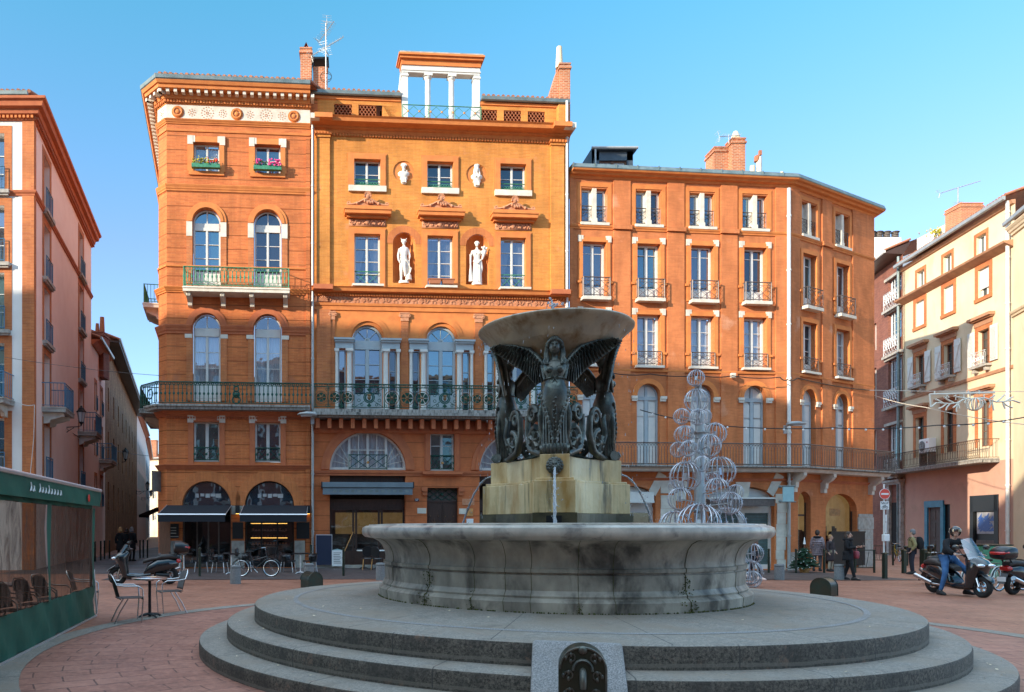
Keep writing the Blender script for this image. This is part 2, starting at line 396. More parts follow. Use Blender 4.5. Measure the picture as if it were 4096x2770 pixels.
def filmm():       # creased clear plastic: streaks of haze over a see-through sheet
    m, nt, b, oc = newm('plastic_film'); out = nt.nodes['Material Output']; b.inputs['Base Color'].default_value = (.13, .075, .055, 1); b.inputs['Roughness'].default_value = .25
    mp = nn(nt, 'Mapping'); mp.inputs['Rotation'].default_value = (0, .6, 0); mp.inputs['Scale'].default_value = (3.5, 1, .9); nt.links.new(oc, mp.inputs[0])
    n1 = nois(nt, mp.outputs[0], 2.2, 6, .65, .8); bump(nt, b, n1, .9, .03); tr = nn(nt, 'BsdfTransparent'); tr.inputs[0].default_value = (.50, .42, .36, 1); mx = nn(nt, 'MixShader')
    f = nn(nt, 'MapRange'); nt.links.new(n1, f.inputs[0]); f.inputs[1].default_value = .42; f.inputs[2].default_value = .66; f.inputs[3].default_value = .12; f.inputs[4].default_value = .85
    nt.links.new(f.outputs[0], mx.inputs[0]); nt.links.new(tr.outputs[0], mx.inputs[1]); nt.links.new(b.outputs[0], mx.inputs[2]); nt.links.new(mx.outputs[0], out.inputs[0])
filmm()
def waterm():
    m, nt, b, oc = newm('water'); b.inputs['Base Color'].default_value = (.75, .8, .85, 1); b.inputs['Roughness'].default_value = .08
    b.inputs['Transmission Weight'].default_value = .55; b.inputs['IOR'].default_value = 1.33; bump(nt, b, nois(nt, oc, 25, 4), .6)
waterm()
def pedestal():      # marble with vertical rust and algae runs
    m, nt, b, oc = newm('pedestal_marble'); b.inputs['Roughness'].default_value = .3
    c = mixc(nt, ramp(nt, nois(nt, oc, 2, 5), .35, .65), (.78, .60, .32), (.58, .45, .24))
    c = mixc(nt, ramp(nt, nois(nt, scl(nt, oc, (2.2, 2.2, .5)), 1.3, 5, .6), .44, .64), c, (.42, .22, .05))
    c = mixc(nt, ramp(nt, nois(nt, scl(nt, oc, (6, 6, .6)), 1.1, 5, .6), .54, .68), c, (.10, .08, .035))
    nt.links.new(c, b.inputs['Base Color']); bump(nt, b, nois(nt, oc, 12, 5), .25)
    m, nt, b, oc = newm('bowl_marble'); b.inputs['Roughness'].default_value = .3
    c = mixc(nt, ramp(nt, nois(nt, oc, 3, 5), .35, .65), (.48, .39, .265), (.33, .275, .20))
    c = mixc(nt, ramp(nt, nois(nt, scl(nt, oc, (3, 3, .6)), 2.0, 5, .6), .5, .68), c, (.24, .15, .07))
    nt.links.new(c, b.inputs['Base Color']); bump(nt, b, nois(nt, oc, 10, 5), .15)
pedestal()
def stepsm():        # granite: treads painted lighter and risers darker to deepen their shading, radial joints
    m, nt, b, oc = newm('granite_steps'); b.inputs['Roughness'].default_value = .75
    sp = nn(nt, 'SeparateXYZ'); nt.links.new(oc, sp.inputs[0])
    gn = nn(nt, 'NewGeometry'); sg = nn(nt, 'SeparateXYZ'); nt.links.new(gn.outputs['Normal'], sg.inputs[0])
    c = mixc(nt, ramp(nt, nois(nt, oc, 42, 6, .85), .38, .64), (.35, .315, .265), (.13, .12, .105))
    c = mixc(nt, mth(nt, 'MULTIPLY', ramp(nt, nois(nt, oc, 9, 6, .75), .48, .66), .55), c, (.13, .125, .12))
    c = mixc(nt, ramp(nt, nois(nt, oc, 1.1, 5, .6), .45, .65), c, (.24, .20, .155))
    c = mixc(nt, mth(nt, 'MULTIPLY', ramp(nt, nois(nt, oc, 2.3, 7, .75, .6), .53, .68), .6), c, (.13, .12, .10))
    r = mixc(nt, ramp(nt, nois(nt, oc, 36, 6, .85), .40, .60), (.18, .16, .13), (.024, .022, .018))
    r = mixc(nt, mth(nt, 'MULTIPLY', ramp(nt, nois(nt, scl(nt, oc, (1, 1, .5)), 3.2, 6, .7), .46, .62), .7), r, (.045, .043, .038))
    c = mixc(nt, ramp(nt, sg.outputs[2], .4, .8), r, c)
    an = mth(nt, 'ARCTAN2', sp.outputs[1], sp.outputs[0]); fr = mth(nt, 'FRACT', mth(nt, 'ADD', mth(nt, 'MULTIPLY', an, 17/(2*pi)), mth(nt, 'MULTIPLY', mth(nt, 'FLOOR', mth(nt, 'MULTIPLY', mth(nt, 'SUBTRACT', sp.outputs[2], .004), 4.72)), .37)))
    fr = mth(nt, 'ABSOLUTE', mth(nt, 'SUBTRACT', fr, .5)); j = mth(nt, 'LESS_THAN', fr, .0042)
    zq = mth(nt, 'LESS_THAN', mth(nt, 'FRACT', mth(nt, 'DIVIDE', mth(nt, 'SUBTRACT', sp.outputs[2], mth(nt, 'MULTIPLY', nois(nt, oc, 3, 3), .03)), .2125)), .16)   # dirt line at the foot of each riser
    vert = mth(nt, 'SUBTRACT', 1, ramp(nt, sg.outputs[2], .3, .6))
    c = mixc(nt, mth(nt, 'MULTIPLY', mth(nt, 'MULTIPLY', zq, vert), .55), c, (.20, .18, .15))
    c = mixc(nt, mth(nt, 'MULTIPLY', j, .8), c, (.05, .048, .045))
    c = mixc(nt, mth(nt, 'MULTIPLY', ramp(nt, nois(nt, oc, 5.5, 6, .7), .60, .68), .5), c, (.27, .17, .12))
    nt.links.new(c, b.inputs['Base Color']); bump(nt, b, nois(nt, oc, 55, 6, .8), .55, .015)
stepsm()
def pave(name, polar, c1, c2, mo, bw, bh, rot=0, ms=.012):
    m, nt, b, oc = newm(name); b.inputs['Roughness'].default_value = .62; b.inputs['Specular IOR Level'].default_value = .35
    if polar:
        sp = nn(nt, 'SeparateXYZ'); nt.links.new(oc, sp.inputs[0]); cb = nn(nt, 'CombineXYZ')
        an = mth(nt, 'MULTIPLY', mth(nt, 'ARCTAN2', sp.outputs[1], sp.outputs[0]), 6.2)
        rr = mth(nt, 'SQRT', mth(nt, 'ADD', mth(nt, 'MULTIPLY', sp.outputs[0], sp.outputs[0]), mth(nt, 'MULTIPLY', sp.outputs[1], sp.outputs[1])))
        nt.links.new(rr, cb.inputs[0]); nt.links.new(an, cb.inputs[1]); v = cb.outputs[0]
    else:
        mp = nn(nt, 'Mapping'); mp.inputs['Rotation'].default_value = (0, 0, rot); nt.links.new(oc, mp.inputs[0]); v = mp.outputs[0]
    br = nn(nt, 'TexBrick'); nt.links.new(v, br.inputs['Vector']); br.inputs['Scale'].default_value = 1
    br.inputs['Brick Width'].default_value = bw; br.inputs['Row Height'].default_value = bh; br.inputs['Mortar Size'].default_value = ms
    br.inputs['Mortar Smooth'].default_value = .2; br.inputs['Color1'].default_value = (*c1, 1); br.inputs['Color2'].default_value = (*c2, 1); br.inputs['Mortar'].default_value = (*mo, 1)
    c = mixc(nt, ramp(nt, nois(nt, oc, .8, 7, .7), .35, .7), br.outputs[0], [x*.62 for x in c1])
    c = mixc(nt, mth(nt, 'MULTIPLY', ramp(nt, nois(nt, oc, 9, 5, .7), .45, .7), .5), c, [x*1.35 for x in c2])
    c = mixc(nt, mth(nt, 'MULTIPLY', ramp(nt, nois(nt, oc, 2.6, 7, .75), .56, .66), .55), c, [x*.4 for x in c1])
    nt.links.new(c, b.inputs['Base Color']); r = nn(nt, 'MapRange'); nt.links.new(nois(nt, oc, .5, 4), r.inputs[0]); r.inputs[3].default_value = .3; r.inputs[4].default_value = .85
    nt.links.new(r.outputs[0], b.inputs['Roughness'])
    bump(nt, b, mth(nt, 'ADD', mth(nt, 'MULTIPLY', br.outputs[1], -1), mth(nt, 'MULTIPLY', nois(nt, oc, 30, 5), .4)), .4, .01)
pave('paving', False, (.33, .14, .085), (.40, .18, .115), (.06, .03, .025), .8, .32, .35, .011)
pave('paving_round', True, (.32, .14, .10), (.40, .19, .135), (.06, .035, .03), .62, .31, 0, .011)
pave('cobbles', False, (.10, .075, .07), (.15, .11, .10), (.03, .025, .025), .2, .12, .1, .02)
pave('asphalt', False, (.09, .08, .08), (.11, .10, .10), (.05, .05, .05), 3, 3, 0)
G = MAT
# ---------- facade tools (s along the wall, y into the wall, z up) ----------
class Fac:
    def __init__(s, p0, p1):          # each end = plan point (X, Y)
        s.A = Vector((p0[0], p0[1], 0)); s.B = Vector((p1[0], p1[1], 0)); s.e = (s.B-s.A).normalized()
        s.n = Vector((s.e.y, -s.e.x, 0)); s.w = (s.B-s.A).length
        s.M = Matrix(((s.e.x, -s.n.x, 0, s.A.x), (s.e.y, -s.n.y, 0, s.A.y), (0, 0, 1, 0), (0, 0, 0, 1)))
    def t(s, x, o=0):                 # depth where the view column x meets the wall pushed out by o
        u = U(x); A = s.A+s.n*o
        return (A.x*s.n.x+A.y*s.n.y)/(u*s.n.x+s.n.y)
    def s_(s, x, o=0):
        t = s.t(x, o); return (Vector((U(x)*t, t, 0))-s.A-s.n*o).dot(s.e)
    def z_(s, x, y, o=0): return EYE+(HY-y)/FX*s.t(x, o)
def fpx(x0, Z0, x1, Z1): return Fac((U(x0)*Z0, Z0), (U(x1)*Z1, Z1))
def rect(a, b, c, d): return [(a, c), (b, c), (b, d), (a, d)]
def arch(a, b, z0, zs, zt=None, n=14):
    r = (b-a)/2; zt = zs+r if zt is None else zt; c = (a+b)/2
    return [(a, z0), (b, z0)]+[(c+r*cos(pi*i/n), zs+(zt-zs)*sin(pi*i/n)) for i in range(n+1)]
def wall(F, root, outline, holes, mats, rev=.26, name='wall'):
    mb = MB(); polys = [outline]+holes
    pts = [p for q in polys for p in q]
    tri = tessellate_polygon([[Vector((p[0], p[1], 0)) for p in q] for q in polys])
    mb.add([(p[0], 0, p[1]) for p in pts], [tuple(t) for t in tri])
    o = mb.build(name, mats, root, F.M, world=True)
    r = MB()
    for q in holes:
        for i in range(len(q)):
            a, b = q[i], q[(i+1) % len(q)]
            if abs(a[0]-b[0])+abs(a[1]-b[1]) < 1e-6: continue
            r.quad((a[0], 0, a[1]), (b[0], 0, b[1]), (b[0], rev, b[1]), (a[0], rev, a[1]))
    me = o.data; bm = bmesh.new(); bm.from_mesh(me)
    for f in bm.faces:
        if f.normal.y > 0: f.normal_flip()
    t2 = bpy.data.meshes.new('t'); t2.from_pydata(r.v, [], r.f); bm.from_mesh(t2); bm.to_mesh(me); bm.free(); bpy.data.meshes.remove(t2)
    return o
def sweep(pts, prof, ends=True):      # mouldings: closed profile (out, z) swept along plan points, mitred
    pts = [Vector(p[:2]) for p in pts]; k = len(pts); mb = MB(); vs = []; m = len(prof)
    for i, p in enumerate(pts):
        ns = []
        if i > 0: d = (p-pts[i-1]).normalized(); ns.append(Vector((d.y, -d.x)))
        if i < k-1: d = (pts[i+1]-p).normalized(); ns.append(Vector((d.y, -d.x)))
        n = sum(ns, Vector((0, 0))).normalized(); n = n/max(.3, n.dot(ns[0]))
        for o, z in prof: vs.append((p.x+n.x*o, p.y+n.y*o, z))
    fs = [(i*m+j, i*m+(j+1) % m, (i+1)*m+(j+1) % m, (i+1)*m+j) for i in range(k-1) for j in range(m)]
    if ends: fs += [tuple(range(m)), tuple(range(k*m-1, (k-1)*m-1, -1))]
    return mb.add(vs, fs)
def mould(z0, z1, o, steps=3, inv=False, base=-.02):   # a stepped cornice profile growing outward towards the top
    p = [(base, z0)]
    for i in range(steps):
        oo = o*(i+1)/steps; za = z0+(z1-z0)*i/steps; zb = z0+(z1-z0)*(i+.7)/steps
        p += [(oo*.8, za+.001), (oo, zb)]
    p += [(o, z1), (base, z1)]
    return p
def dents(F, s0, s1, z0, z1, step, w, o, y0=0):
    mb = MB(); n = max(1, int((s1-s0)/step)); st = (s1-s0)/n
    for i in range(n+1):
        c = s0+st*i; mb.box(c-w/2, c+w/2, -o, y0, z0, z1)
    return mb
WC = {}
def window(F, root, s0, s1, z0, z1, zs=None, rows=3, dep=.24, fm='white_paint', gm='glass_dark', panel=0, mull=.06, fb=.05, fan=0, leaf=2,
           curt=None, name='window', sill=None, sillm='white_stone', band=.14, lab=None, rowz=None, extra=None):
    w = s1-s0; h = z1-z0; hs = (zs-z0) if zs is not None else None
    key = (round(w, 2), round(h, 2), None if hs is None else round(hs, 2), rows, fm, gm, panel, mull, fb, fan, leaf, curt, tuple(rowz or ()))
    if key not in WC:
        mb = MB(); top = h if hs is None else hs; y0, y1 = -.035, .035
        mb.box(0, fb, y0, y1, 0, top).box(w-fb, w, y0, y1, 0, top).box(fb, w-fb, y0, y1, 0, fb*1.1)
        if hs is None: mb.box(fb, w-fb, y0, y1, h-fb, h)
        else:
            R = w/2; ez = (h-hs)/R
            mb.ring(w/2, hs, R-fb, R, y0, y1, 0, pi, 16, ez); mb.box(fb, w-fb, y0-.02, y1, hs-band, hs)
            if fan:
                mb.ring(w/2, hs, .06, .12, y0, y1, 0, pi, 6, ez)
                for i in range(1, fan): a = pi*i/fan; mb.bar((w/2, 0, hs), (w/2+(R-.03)*cos(a), 0, hs+(R-.03)*sin(a)*ez), .016)
            else: mb.box(w/2-mull*.4, w/2+mull*.4, y0, y1, hs, h-fb*.8)
            top = hs-band
        lo = fb
        if panel: mb.box(fb, w-fb, -.015, .02, fb, panel); lo = panel; mb.box(fb+.09, w/2-mull*.8, -.03, -.016, fb+.1, panel-.1); mb.box(w/2+mull*.8, w-fb-.09, -.03, -.016, fb+.1, panel-.1)
        tt = top if hs is not None else h-fb
        if leaf == 2: mb.box(w/2-mull/2, w/2+mull/2, y0-.01, y1, fb, tt)
        for a, b in ([(fb, w/2-mull/2), (w/2+mull/2, w-fb)] if leaf == 2 else [(fb, w-fb)]):
            for q in (rowz or [(i+1)/rows for i in range(rows-1)]):
                z = lo+(tt-lo)*q; mb.box(a, b, -.02, .02, z-.013, z+.013)
            mb.box(a, a+.022, -.028, .03, lo, tt).box(b-.022, b, -.028, .03, lo, tt)
        fo = mb.build('window', G[fm]); bpy.data.objects.remove(fo, do_unlink=False) if False else None
        po = MB(); q = rect(.01, w-.01, .01, h-.01) if hs is None else arch(.01, w-.01, .01, hs, h-.01)
        po.add([(p[0], .012, p[1]) for p in q], [tuple(range(len(q)))]); pe = po.build('pane', G[gm])
        ce = None
        if curt:
            cm = MB(); N = 36; full, spread = curt
            def cx(i, a, b): return a+(b-a)*i/N
            for a, b in ((.02, w/2-.01), (w/2+.01, w-.02)):
                zt_ = (tt if hs is None else h-.05 if False else hs); vs = []
                for k, z in enumerate((.05, zt_*.5, zt_-.02)):
                    pin = spread*(1 if k < 1 else .55 if k == 1 else 0)
                    aa, bb = (a, b-(b-a)*pin) if a < w/2-.1 else (a+(b-a)*pin, b)
                    for i in range(N+1): vs.append((cx(i, aa, bb), .12+.025*sin(i*1.3+k), z))
                cm.add(vs, [(k*(N+1)+i, k*(N+1)+i+1, (k+1)*(N+1)+i+1, (k+1)*(N+1)+i) for k in range(2) for i in range(N)])
            ce = cm.build('curtain', G['curtain'], smooth=180)
            bk = MB().quad((0, .3, 0), (w, .3, 0), (w, .3, h), (0, .3, h)); be = bk.build('room', G['room_dark'])
        else: be = None
        WC[key] = [x.data if x else None for x in (fo, pe, ce, be)]
        for x in (fo, pe, ce, be):
            if x: bpy.data.objects.remove(x)
    d = WC[key]
    o = link(bpy.data.objects.new(name, d[0])); place(o, root, F.M @ T((s0, dep, z0)))
    for nm, dd in zip(('pane', 'curtain', 'interior'), d[1:]):
        if dd:
            q = link(bpy.data.objects.new(nm, dd)); q.parent = o
            if nm == 'pane': q.rotation_euler = (random.uniform(-.014, .014), 0, random.uniform(-.016, .016)); u_ = random.random()
            if nm == 'pane' and gm == 'glass_dark' and u_ < .55: q.material_slots[0].link = 'OBJECT'; q.material_slots[0].material = G['glass_deep' if u_ < .32 else 'glass_teal']
    if sill:
        mb = MB().box(-sill[0], w+sill[0], -dep-sill[1], -.04, -sill[2], -.002); mb.build('sill', G[sillm], o)
    if lab: o['label'] = lab
    return o
def surround(F, root, s0, s1, z0, z1, wd_=.2, out=.06, mat_='trim_orange', name='window_surround', bottom=False, zs=None, inner=True):
    mb = MB()
    if zs is None:
        mb.box(s0-wd_, s0, -out, .01, z0, z1+wd_).box(s1, s1+wd_, -out, .01, z0, z1+wd_).box(s0, s1, -out, .01, z1, z1+wd_)
        if inner: mb.box(s0-wd_*1.25, s0-wd_, -out*.5, .01, z0, z1+wd_*1.25).box(s1+wd_, s1+wd_*1.25, -out*.5, .01, z0, z1+wd_*1.25).box(s0-wd_, s1+wd_, -out*.5, .01, z1+wd_, z1+wd_*1.25)
        if bottom: mb.box(s0-wd_, s1+wd_, -out, .01, z0-wd_*.8, z0)
    else:
        R = (s1-s0)/2; mb.ring((s0+s1)/2, zs, R, R+wd_*.5, -out, .01, n=20); mb.ring((s0+s1)/2, zs, R+wd_*.5, R+wd_, -out*.6, .01, n=20)
        if z0 < zs: mb.box(s0-wd_, s0, -out*.5, .01, z0, zs).box(s1, s1+wd_, -out*.5, .01, z0, zs)
    return mb.build(name, G[mat_], root, F.M, world=True)
def part(mb, name, m, root, F=None, **k):
    ms = G[m] if isinstance(m, str) else [G[x] for x in m]; M_ = F.M if F else Matrix(); n = len(mb.ch)
    if 1 < n <= 260:         # pieces that stand apart become parts of their own
        bb = []
        for i, (v0, f0) in enumerate(mb.ch):
            vs = mb.v[v0:(mb.ch[i+1][0] if i+1 < n else None)]
            bb.append(([min(p[q] for p in vs) for q in range(3)], [max(p[q] for p in vs) for q in range(3)]))
        sz = [max(h[q]-l[q] for q in range(3)) for l, h in bb]; par = list(range(n))
        def fd(i):
            while par[i] != i: i = par[i]
            return i
        for i in range(n):
            for j in range(i+1, n):
                g = sum(max(0, bb[i][0][q]-bb[j][1][q], bb[j][0][q]-bb[i][1][q])**2 for q in range(3))
                if g <= max(.02, .5*max(sz[i], sz[j]))**2:
                    a, b = fd(i), fd(j)
                    if a != b: par[b] = a
        cl = {}
        for i in range(n): cl.setdefault(fd(i), []).append(i)
        if 1 < len(cl) <= 40:
            out = []
            for ids in cl.values():
                q = MB(); q.ch = [(0, 0)]*100
                for i in ids:
                    v0, f0 = mb.ch[i]; v1 = mb.ch[i+1][0] if i+1 < n else len(mb.v); f1 = mb.ch[i+1][1] if i+1 < n else len(mb.f); d = len(q.v)-v0
                    q.v += mb.v[v0:v1]; q.f += [tuple(x+d for x in f) for f in mb.f[f0:f1]]; q.mi += mb.mi[f0:f1]
                out.append(q.build(name, ms, root, M_, world=True, **k))
            return out[0]
    return mb.build(name, ms, root, M_, world=True, **k)
def ears(F, root, s0, s1, z, wd_=.18, h=.30, out=.075):    # white stones at the head of a window surround
    mb = MB()
    for sg, c in ((-1, s0), (1, s1)):
        a, b = sorted((c, c+sg*wd_*1.1)); mb.box(a, b, -out, .0, z-.08, z+h-.08)
        a2, b2 = sorted((c, c-sg*.09)); mb.box(a2, b2, -out+.012, .0, z+.02, z+h-.08)
    return part(mb, 'corner_stone', 'white_stone', root, F)
def roofpoly(root, pts, z, mat_, rise, back, name='roof'):
    """simple mono-pitch roof from the eaves line back"""
    mb = MB(); n = len(pts); vs = [(p[0], p[1], z) for p in pts]+[(p[0]+back[0], p[1]+back[1], z+rise) for p in pts]
    mb.add(vs, [(i, i+1, n+i+1, n+i) for i in range(n-1)]); return part(mb, name, mat_, root)
def tiles(root, pts, z, back, rise, step=.21, depth=1.6, mat_='tile'):   # barrel tile ends along the eaves
    mb = MB(); pts = [Vector((p[0], p[1], 0)) for p in pts]
    for a, b in zip(pts, pts[1:]):
        L = (b-a).length; n = int(L/step); d = (b-a)/max(1, n); bk = Vector((back[0], back[1], rise)).normalized()*depth
        for i in range(n):
            c = a+d*(i+.5); c.z = z+random.uniform(-.012, .012)
            mb.tube([c, c+bk], random.uniform(.075, .085), 7)
    return part(mb, 'roof_tiles', mat_, root, smooth=60)
def gutter(root, pts, z, out, mat_='zinc', r=.09, h=.16):
    mb = sweep(pts, [(out, z), (out+r*.5, z-.01), (out+r, z+.03), (out+r*1.15, z+h), (out+r*.9, z+h), (out, z+h*.9)]); return part(mb, 'gutter', mat_, root)
def pipe(root, x, y, z0, z1, mat_='pipe_zinc', r=.055, name='downpipe'):
    mb = MB(); mb.tube([(x, y, z0), (x, y, z1)], r, 8); z = z0+1.5
    while z < z1: mb.tube([(x, y, z), (x, y, z+.07)], r*1.3, 8); z += 2.4
    return part(mb, name, mat_, root, smooth=60)
# railing panels built as world-space strips: list of (point a, point b) at floor level
def rail_strip(F, s0, s1, z0, h, o, style, y=None):
    mb = MB(); y = -o; L = s1-s0
    B = lambda a, b, r=.012: mb.bar((a[0], y, a[1]), (b[0], y, b[1]), r)
    B((s0, z0+h), (s1, z0+h), .024); B((s0, z0+.06), (s1, z0+.06), .018)
    if style == 'green':      # cast balusters with knops and ornamental bands
        B((s0, z0+h-.13), (s1, z0+h-.13), .012); n = max(2, round(L/.17)); st = L/n
        for i in range(n+1):
            s = s0+st*i; B((s, z0+.06), (s, z0+h-.13), .018)
            mb.ball((s, y, z0+h*.48), .05, 6, 1.3, 1, .5); mb.ball((s, y, z0+.14), .045, 5, .5, 1, .4)
            mb.torus((s, y, z0+h-.065), .045, .018, 'y', 8, 4); mb.torus((s+st/2, y, z0+h-.065), .03, .01, 'y', 6, 4) if i < n else None
    elif style == 'greek':
        B((s0, z0+h-.14), (s1, z0+h-.14), .012); B((s0, z0+.2), (s1, z0+.2), .01); n = max(2, round(L/.16)); st = L/n
        for i in range(n+1):
            s = s0+st*i; B((s, z0+.2), (s, z0+h-.14), .018); mb.ball((s, y, z0+h*.52), .038, 6, 2.4, 1, .5)
            if i < n:
                mb.box(s+.02, s+st-.02, y-.008, y+.008, z0+.09, z0+.105).box(s+.02, s+.035, y-.008, y+.008, z0+.1, z0+.17).box(s+.035, s+st*.7, y-.008, y+.008, z0+.155, z0+.17)
                mb.torus((s+st/2, y, z0+h-.07), .04, .011, 'y', 8, 4)
    elif style == 'cross':
        n = max(1, round(L/.36)); st = L/n
        for i in range(n):
            for k in range(2):
                za, zb = z0+.06+(h-.06)*k*.5*.8, z0+.06+(h-.06)*(k+1)*.5*.8
                B((s0+st*i, za), (s0+st*(i+1), zb), .009); B((s0+st*i, zb), (s0+st*(i+1), za), .009)
            mb.torus((s0+st*(i+.5), y, z0+h-.1), .06, .01, 'y', 8, 4)
        B((s0, z0+h*.83), (s1, z0+h*.83), .009)
        for s in (s0, s1): B((s, z0), (s, z0+h), .018)
    elif style == 'xcross':
        for s in (s0, s1): B((s, z0), (s, z0+h), .014)
        for a, b in ((s0, (s0+s1)/2), ((s0+s1)/2, s1)):
            B((a, z0+.06), (b, z0+h), .010); B((a, z0+h), (b, z0+.06), .010)
            m_ = (a+b)/2; B((m_-(b-a)*.5, z0+h*.55), (m_, z0+h), .008); B((m_, z0+.06), (b, z0+h*.5), .008)
        for s in (s0+.02, (s0+s1)/2, s1-.02): mb.ball((s, y-.01, z0+h*.52), .055, 8, 1, 1, .4)
    elif style == 'arches':
        n = max(2, round(L/.135)); st = L/n
        for i in range(n+1):
            s = s0+st*i; B((s, z0+.06), (s, z0+h*.72), .012)
            if i < n-1:
                pts = [(s+st*(1-cos(pi*j/6)), y, z0+h*.72+(h*.24)*sin(pi*j/6)) for j in range(7)]; mb.tube(pts, .009, 3)
    elif style == 'bars':
        n = max(2, round(L/.13)); st = L/n; B((s0, z0+h-.1), (s1, z0+h-.1), .012)
        for i in range(n+1): B((s0+st*i, z0+.03), (s0+st*i, z0+h-.1), .011)
        for i in range(0, n, 3): mb.torus((s0+st*(i+.5), y, z0+h-.05), .035, .01, 'y', 6, 3)
    return mb

# ================= LEFT BUILDING (four storeys over a cafe, white frieze) =================
LA, LB, LC_, LD = (-11.4, 49.5), (-8.19, 31.53), (U(667)*31.07, 31.07), (U(1240)*31.5, 31.5)
LF = Fac(LC_, LD); LCh = Fac(LB, LC_); LS = Fac(LA, LB)
L = thing('corner_building', 'orange brick corner building with white carved frieze and two green iron balconies above a cafe', 'building', T((-5, 33, 0)))
S = lambda x, o=0: LF.s_(x, o)
def Zl(x, y, o=0): return LF.z_(x, y, o)
zt = 19.75
c1, c2 = S(826), S(1071)
arcL = [(S(728), S(924)), (S(979), S(1176))]
top = [(c1-.53, c1+.53), (c2-.53, c2+.53)]; tw = [(c1-.58, c1+.58), (c2-.58, c2+.58)]
zA = {'top': (16.45, 17.65), 'w2': (11.75, Zl(950, 892), None), 'w1': (6.9, Zl(950, 1312), None), 'ent': (4.42, 6.08)}
holes = []
for (a, b) in top: holes.append(rect(a, b, *zA['top']))
for (a, b) in tw: holes.append(arch(a, b, 11.72, zA['w2'][1])); holes.append(arch(a, b, 6.93, zA['w1'][1]))
for (a, b) in top: holes.append(rect(a, b, 4.42, 6.08))
zsp = 2.62
for (a, b) in arcL: holes.append(arch(a, b, .03, zsp, zsp+(b-a)/2, 18))
wall(LF, L, rect(0, LF.w+.05, 0, zt), holes, G['brick_left'])
part(MB().box(0, LCh.w, 0, .3, 0, zt), 'wall', 'brick_left', L, LCh)
part(MB().box(0, LS.w, 0, .3, 0, zt), 'wall', 'brick_left', L, LS)
part(MB().box(0, .3, 0, 12, 0, zt), 'wall', 'brick_left', L, Fac((LD[0], LD[1]+.31), (LD[0]+5, LD[1]+.31)))
pl = [LA, LB, LC_, LD]
E_ = (LD[0]+.0, LD[1])
for (z0, z1, o, st) in ((Zl(950, 1880), Zl(950, 1861), .16, 3), (Zl(950, 1176), Zl(950, 1156), .18, 3), (Zl(950, 1074), Zl(950, 1068), .06, 1), (Zl(950, 772), Zl(950, 747), .12, 3), (18.08, 18.16, .05, 1), (18.38, 18.56, .14, 3)):
    part(sweep(pl, mould(z0, z1, o, st)), 'string_course', 'trim_orange' if z0 > 10 else 'trim_red', L)
# first-floor imposts interrupted by the doors
zi0, zi1 = Zl(950, 1339), Zl(950, 1306)
for a, b in ((0, tw[0][0]-.03), (tw[0][1]+.03, tw[1][0]-.03), (tw[1][1]+.03, LF.w)):
    P0 = LF.M @ Vector((a, 0, 0)); P1 = LF.M @ Vector((b, 0, 0)); q = [P0, P1]
    if a == 0: q = [LA, LB, LC_, P1]
    part(sweep(q, mould(zi0, zi1, .16, 3)), 'impost', 'trim_red', L)
fr = sweep(pl, [(-.02, 18.56), (.04, 18.56), (.04, 19.16), (-.02, 19.16)]); part(fr, 'frieze', 'white_stone', L)
# frieze carving: cockades and pierced rosettes
mb = MB(); mr = MB()
for px in (712, 948, 1176):
    s = S(px)
    mb.torus((s, -.06, 18.86), .17, .05, 'y', 18, 6); mb.ball((s, -.07, 18.86), .10, 10, 1, 1, .5); mb.torus((s, -.05, 18.86), .235, .02, 'y', 18, 4)
part(mb, 'cockade', 'trim_orange', L, LF, smooth=50)
for px, R in ((768, .14), (830, .24), (891, .15), (1001, .14), (1065, .24), (1128, .15)):
    s = S(px)
    for ri in ((R, R*.55, R*.2) if R > .2 else (R, R*.45)):
        k = max(5, int(ri*60))
        for i in range(k):
            a = 2*pi*i/k; mr.box(s+ri*cos(a)-.018, s+ri*cos(a)+.018, -.052, -.04, 18.86+ri*sin(a)-.018, 18.86+ri*sin(a)+.018)
for i in range(10):
    a = 2*pi*i/10; mr.box(LCh.w*0+.0, .001, 0, .001, 0, .001) if False else None
part(mr, 'rosette', 'relief', L, LF)
mr = MB()
for ri in (.19, .11, .05):
    for i in range(max(5, int(ri*60))): a = 2*pi*i/max(5, int(ri*60)); mr.box(.32+ri*cos(a)-.015, .32+ri*cos(a)+.015, -.052, -.04, 18.86+ri*sin(a)-.018, 18.86+ri*sin(a)+.018)
part(mr, 'rosette', 'relief', L, LCh)
part(sweep(pl, [(-.02, 19.16), (.05, 19.16), (.07, 19.22), (-.02, 19.22)]), 'moulding', 'trim_orange', L)
for F_, a, b in ((LF, -.05, LF.w), (LCh, -.02, LCh.w+.02), (LS, 0, LS.w)):
    part(dents(F_, a, b, 19.22, 19.33, .12, .07, .15), 'dentil_row', 'trim_orange', L, F_)
    part(dents(F_, a-.15, b+.1, 19.45, 19.58, .30, .13, .48), 'modillion_row', 'white_stone', L, F_)
part(sweep(pl, [(-.02, 19.22), (.10, 19.22), (.10, 19.33), (.18, 19.34), (.22, 19.45), (-.02, 19.45)]), 'cornice', 'trim_orange', L)
part(sweep(pl, [(-.02, 19.45), (.24, 19.45), (.24, 19.58), (.54, 19.582), (.56, 19.70), (.62, 19.72), (.68, 19.84), (-.02, 19.84)]), 'cornice', 'trim_orange', L)
gutter(L, pl, 19.84, .62, r=.1, h=.17)
tiles(L, [(p[0], p[1]) for p in (lambda q: q)([(-11.9, 49.4), (-8.75, 31.4), (-8.0, 30.5), (-1.75, 30.95)])], 20.11, (.3, 1), .3)
roofpoly(L, [(-11.9, 49.4), (-8.75, 31.4), (-8.0, 30.5), (-1.75, 30.95)], 19.93, 'tile', 1.3, (1.5, 5))
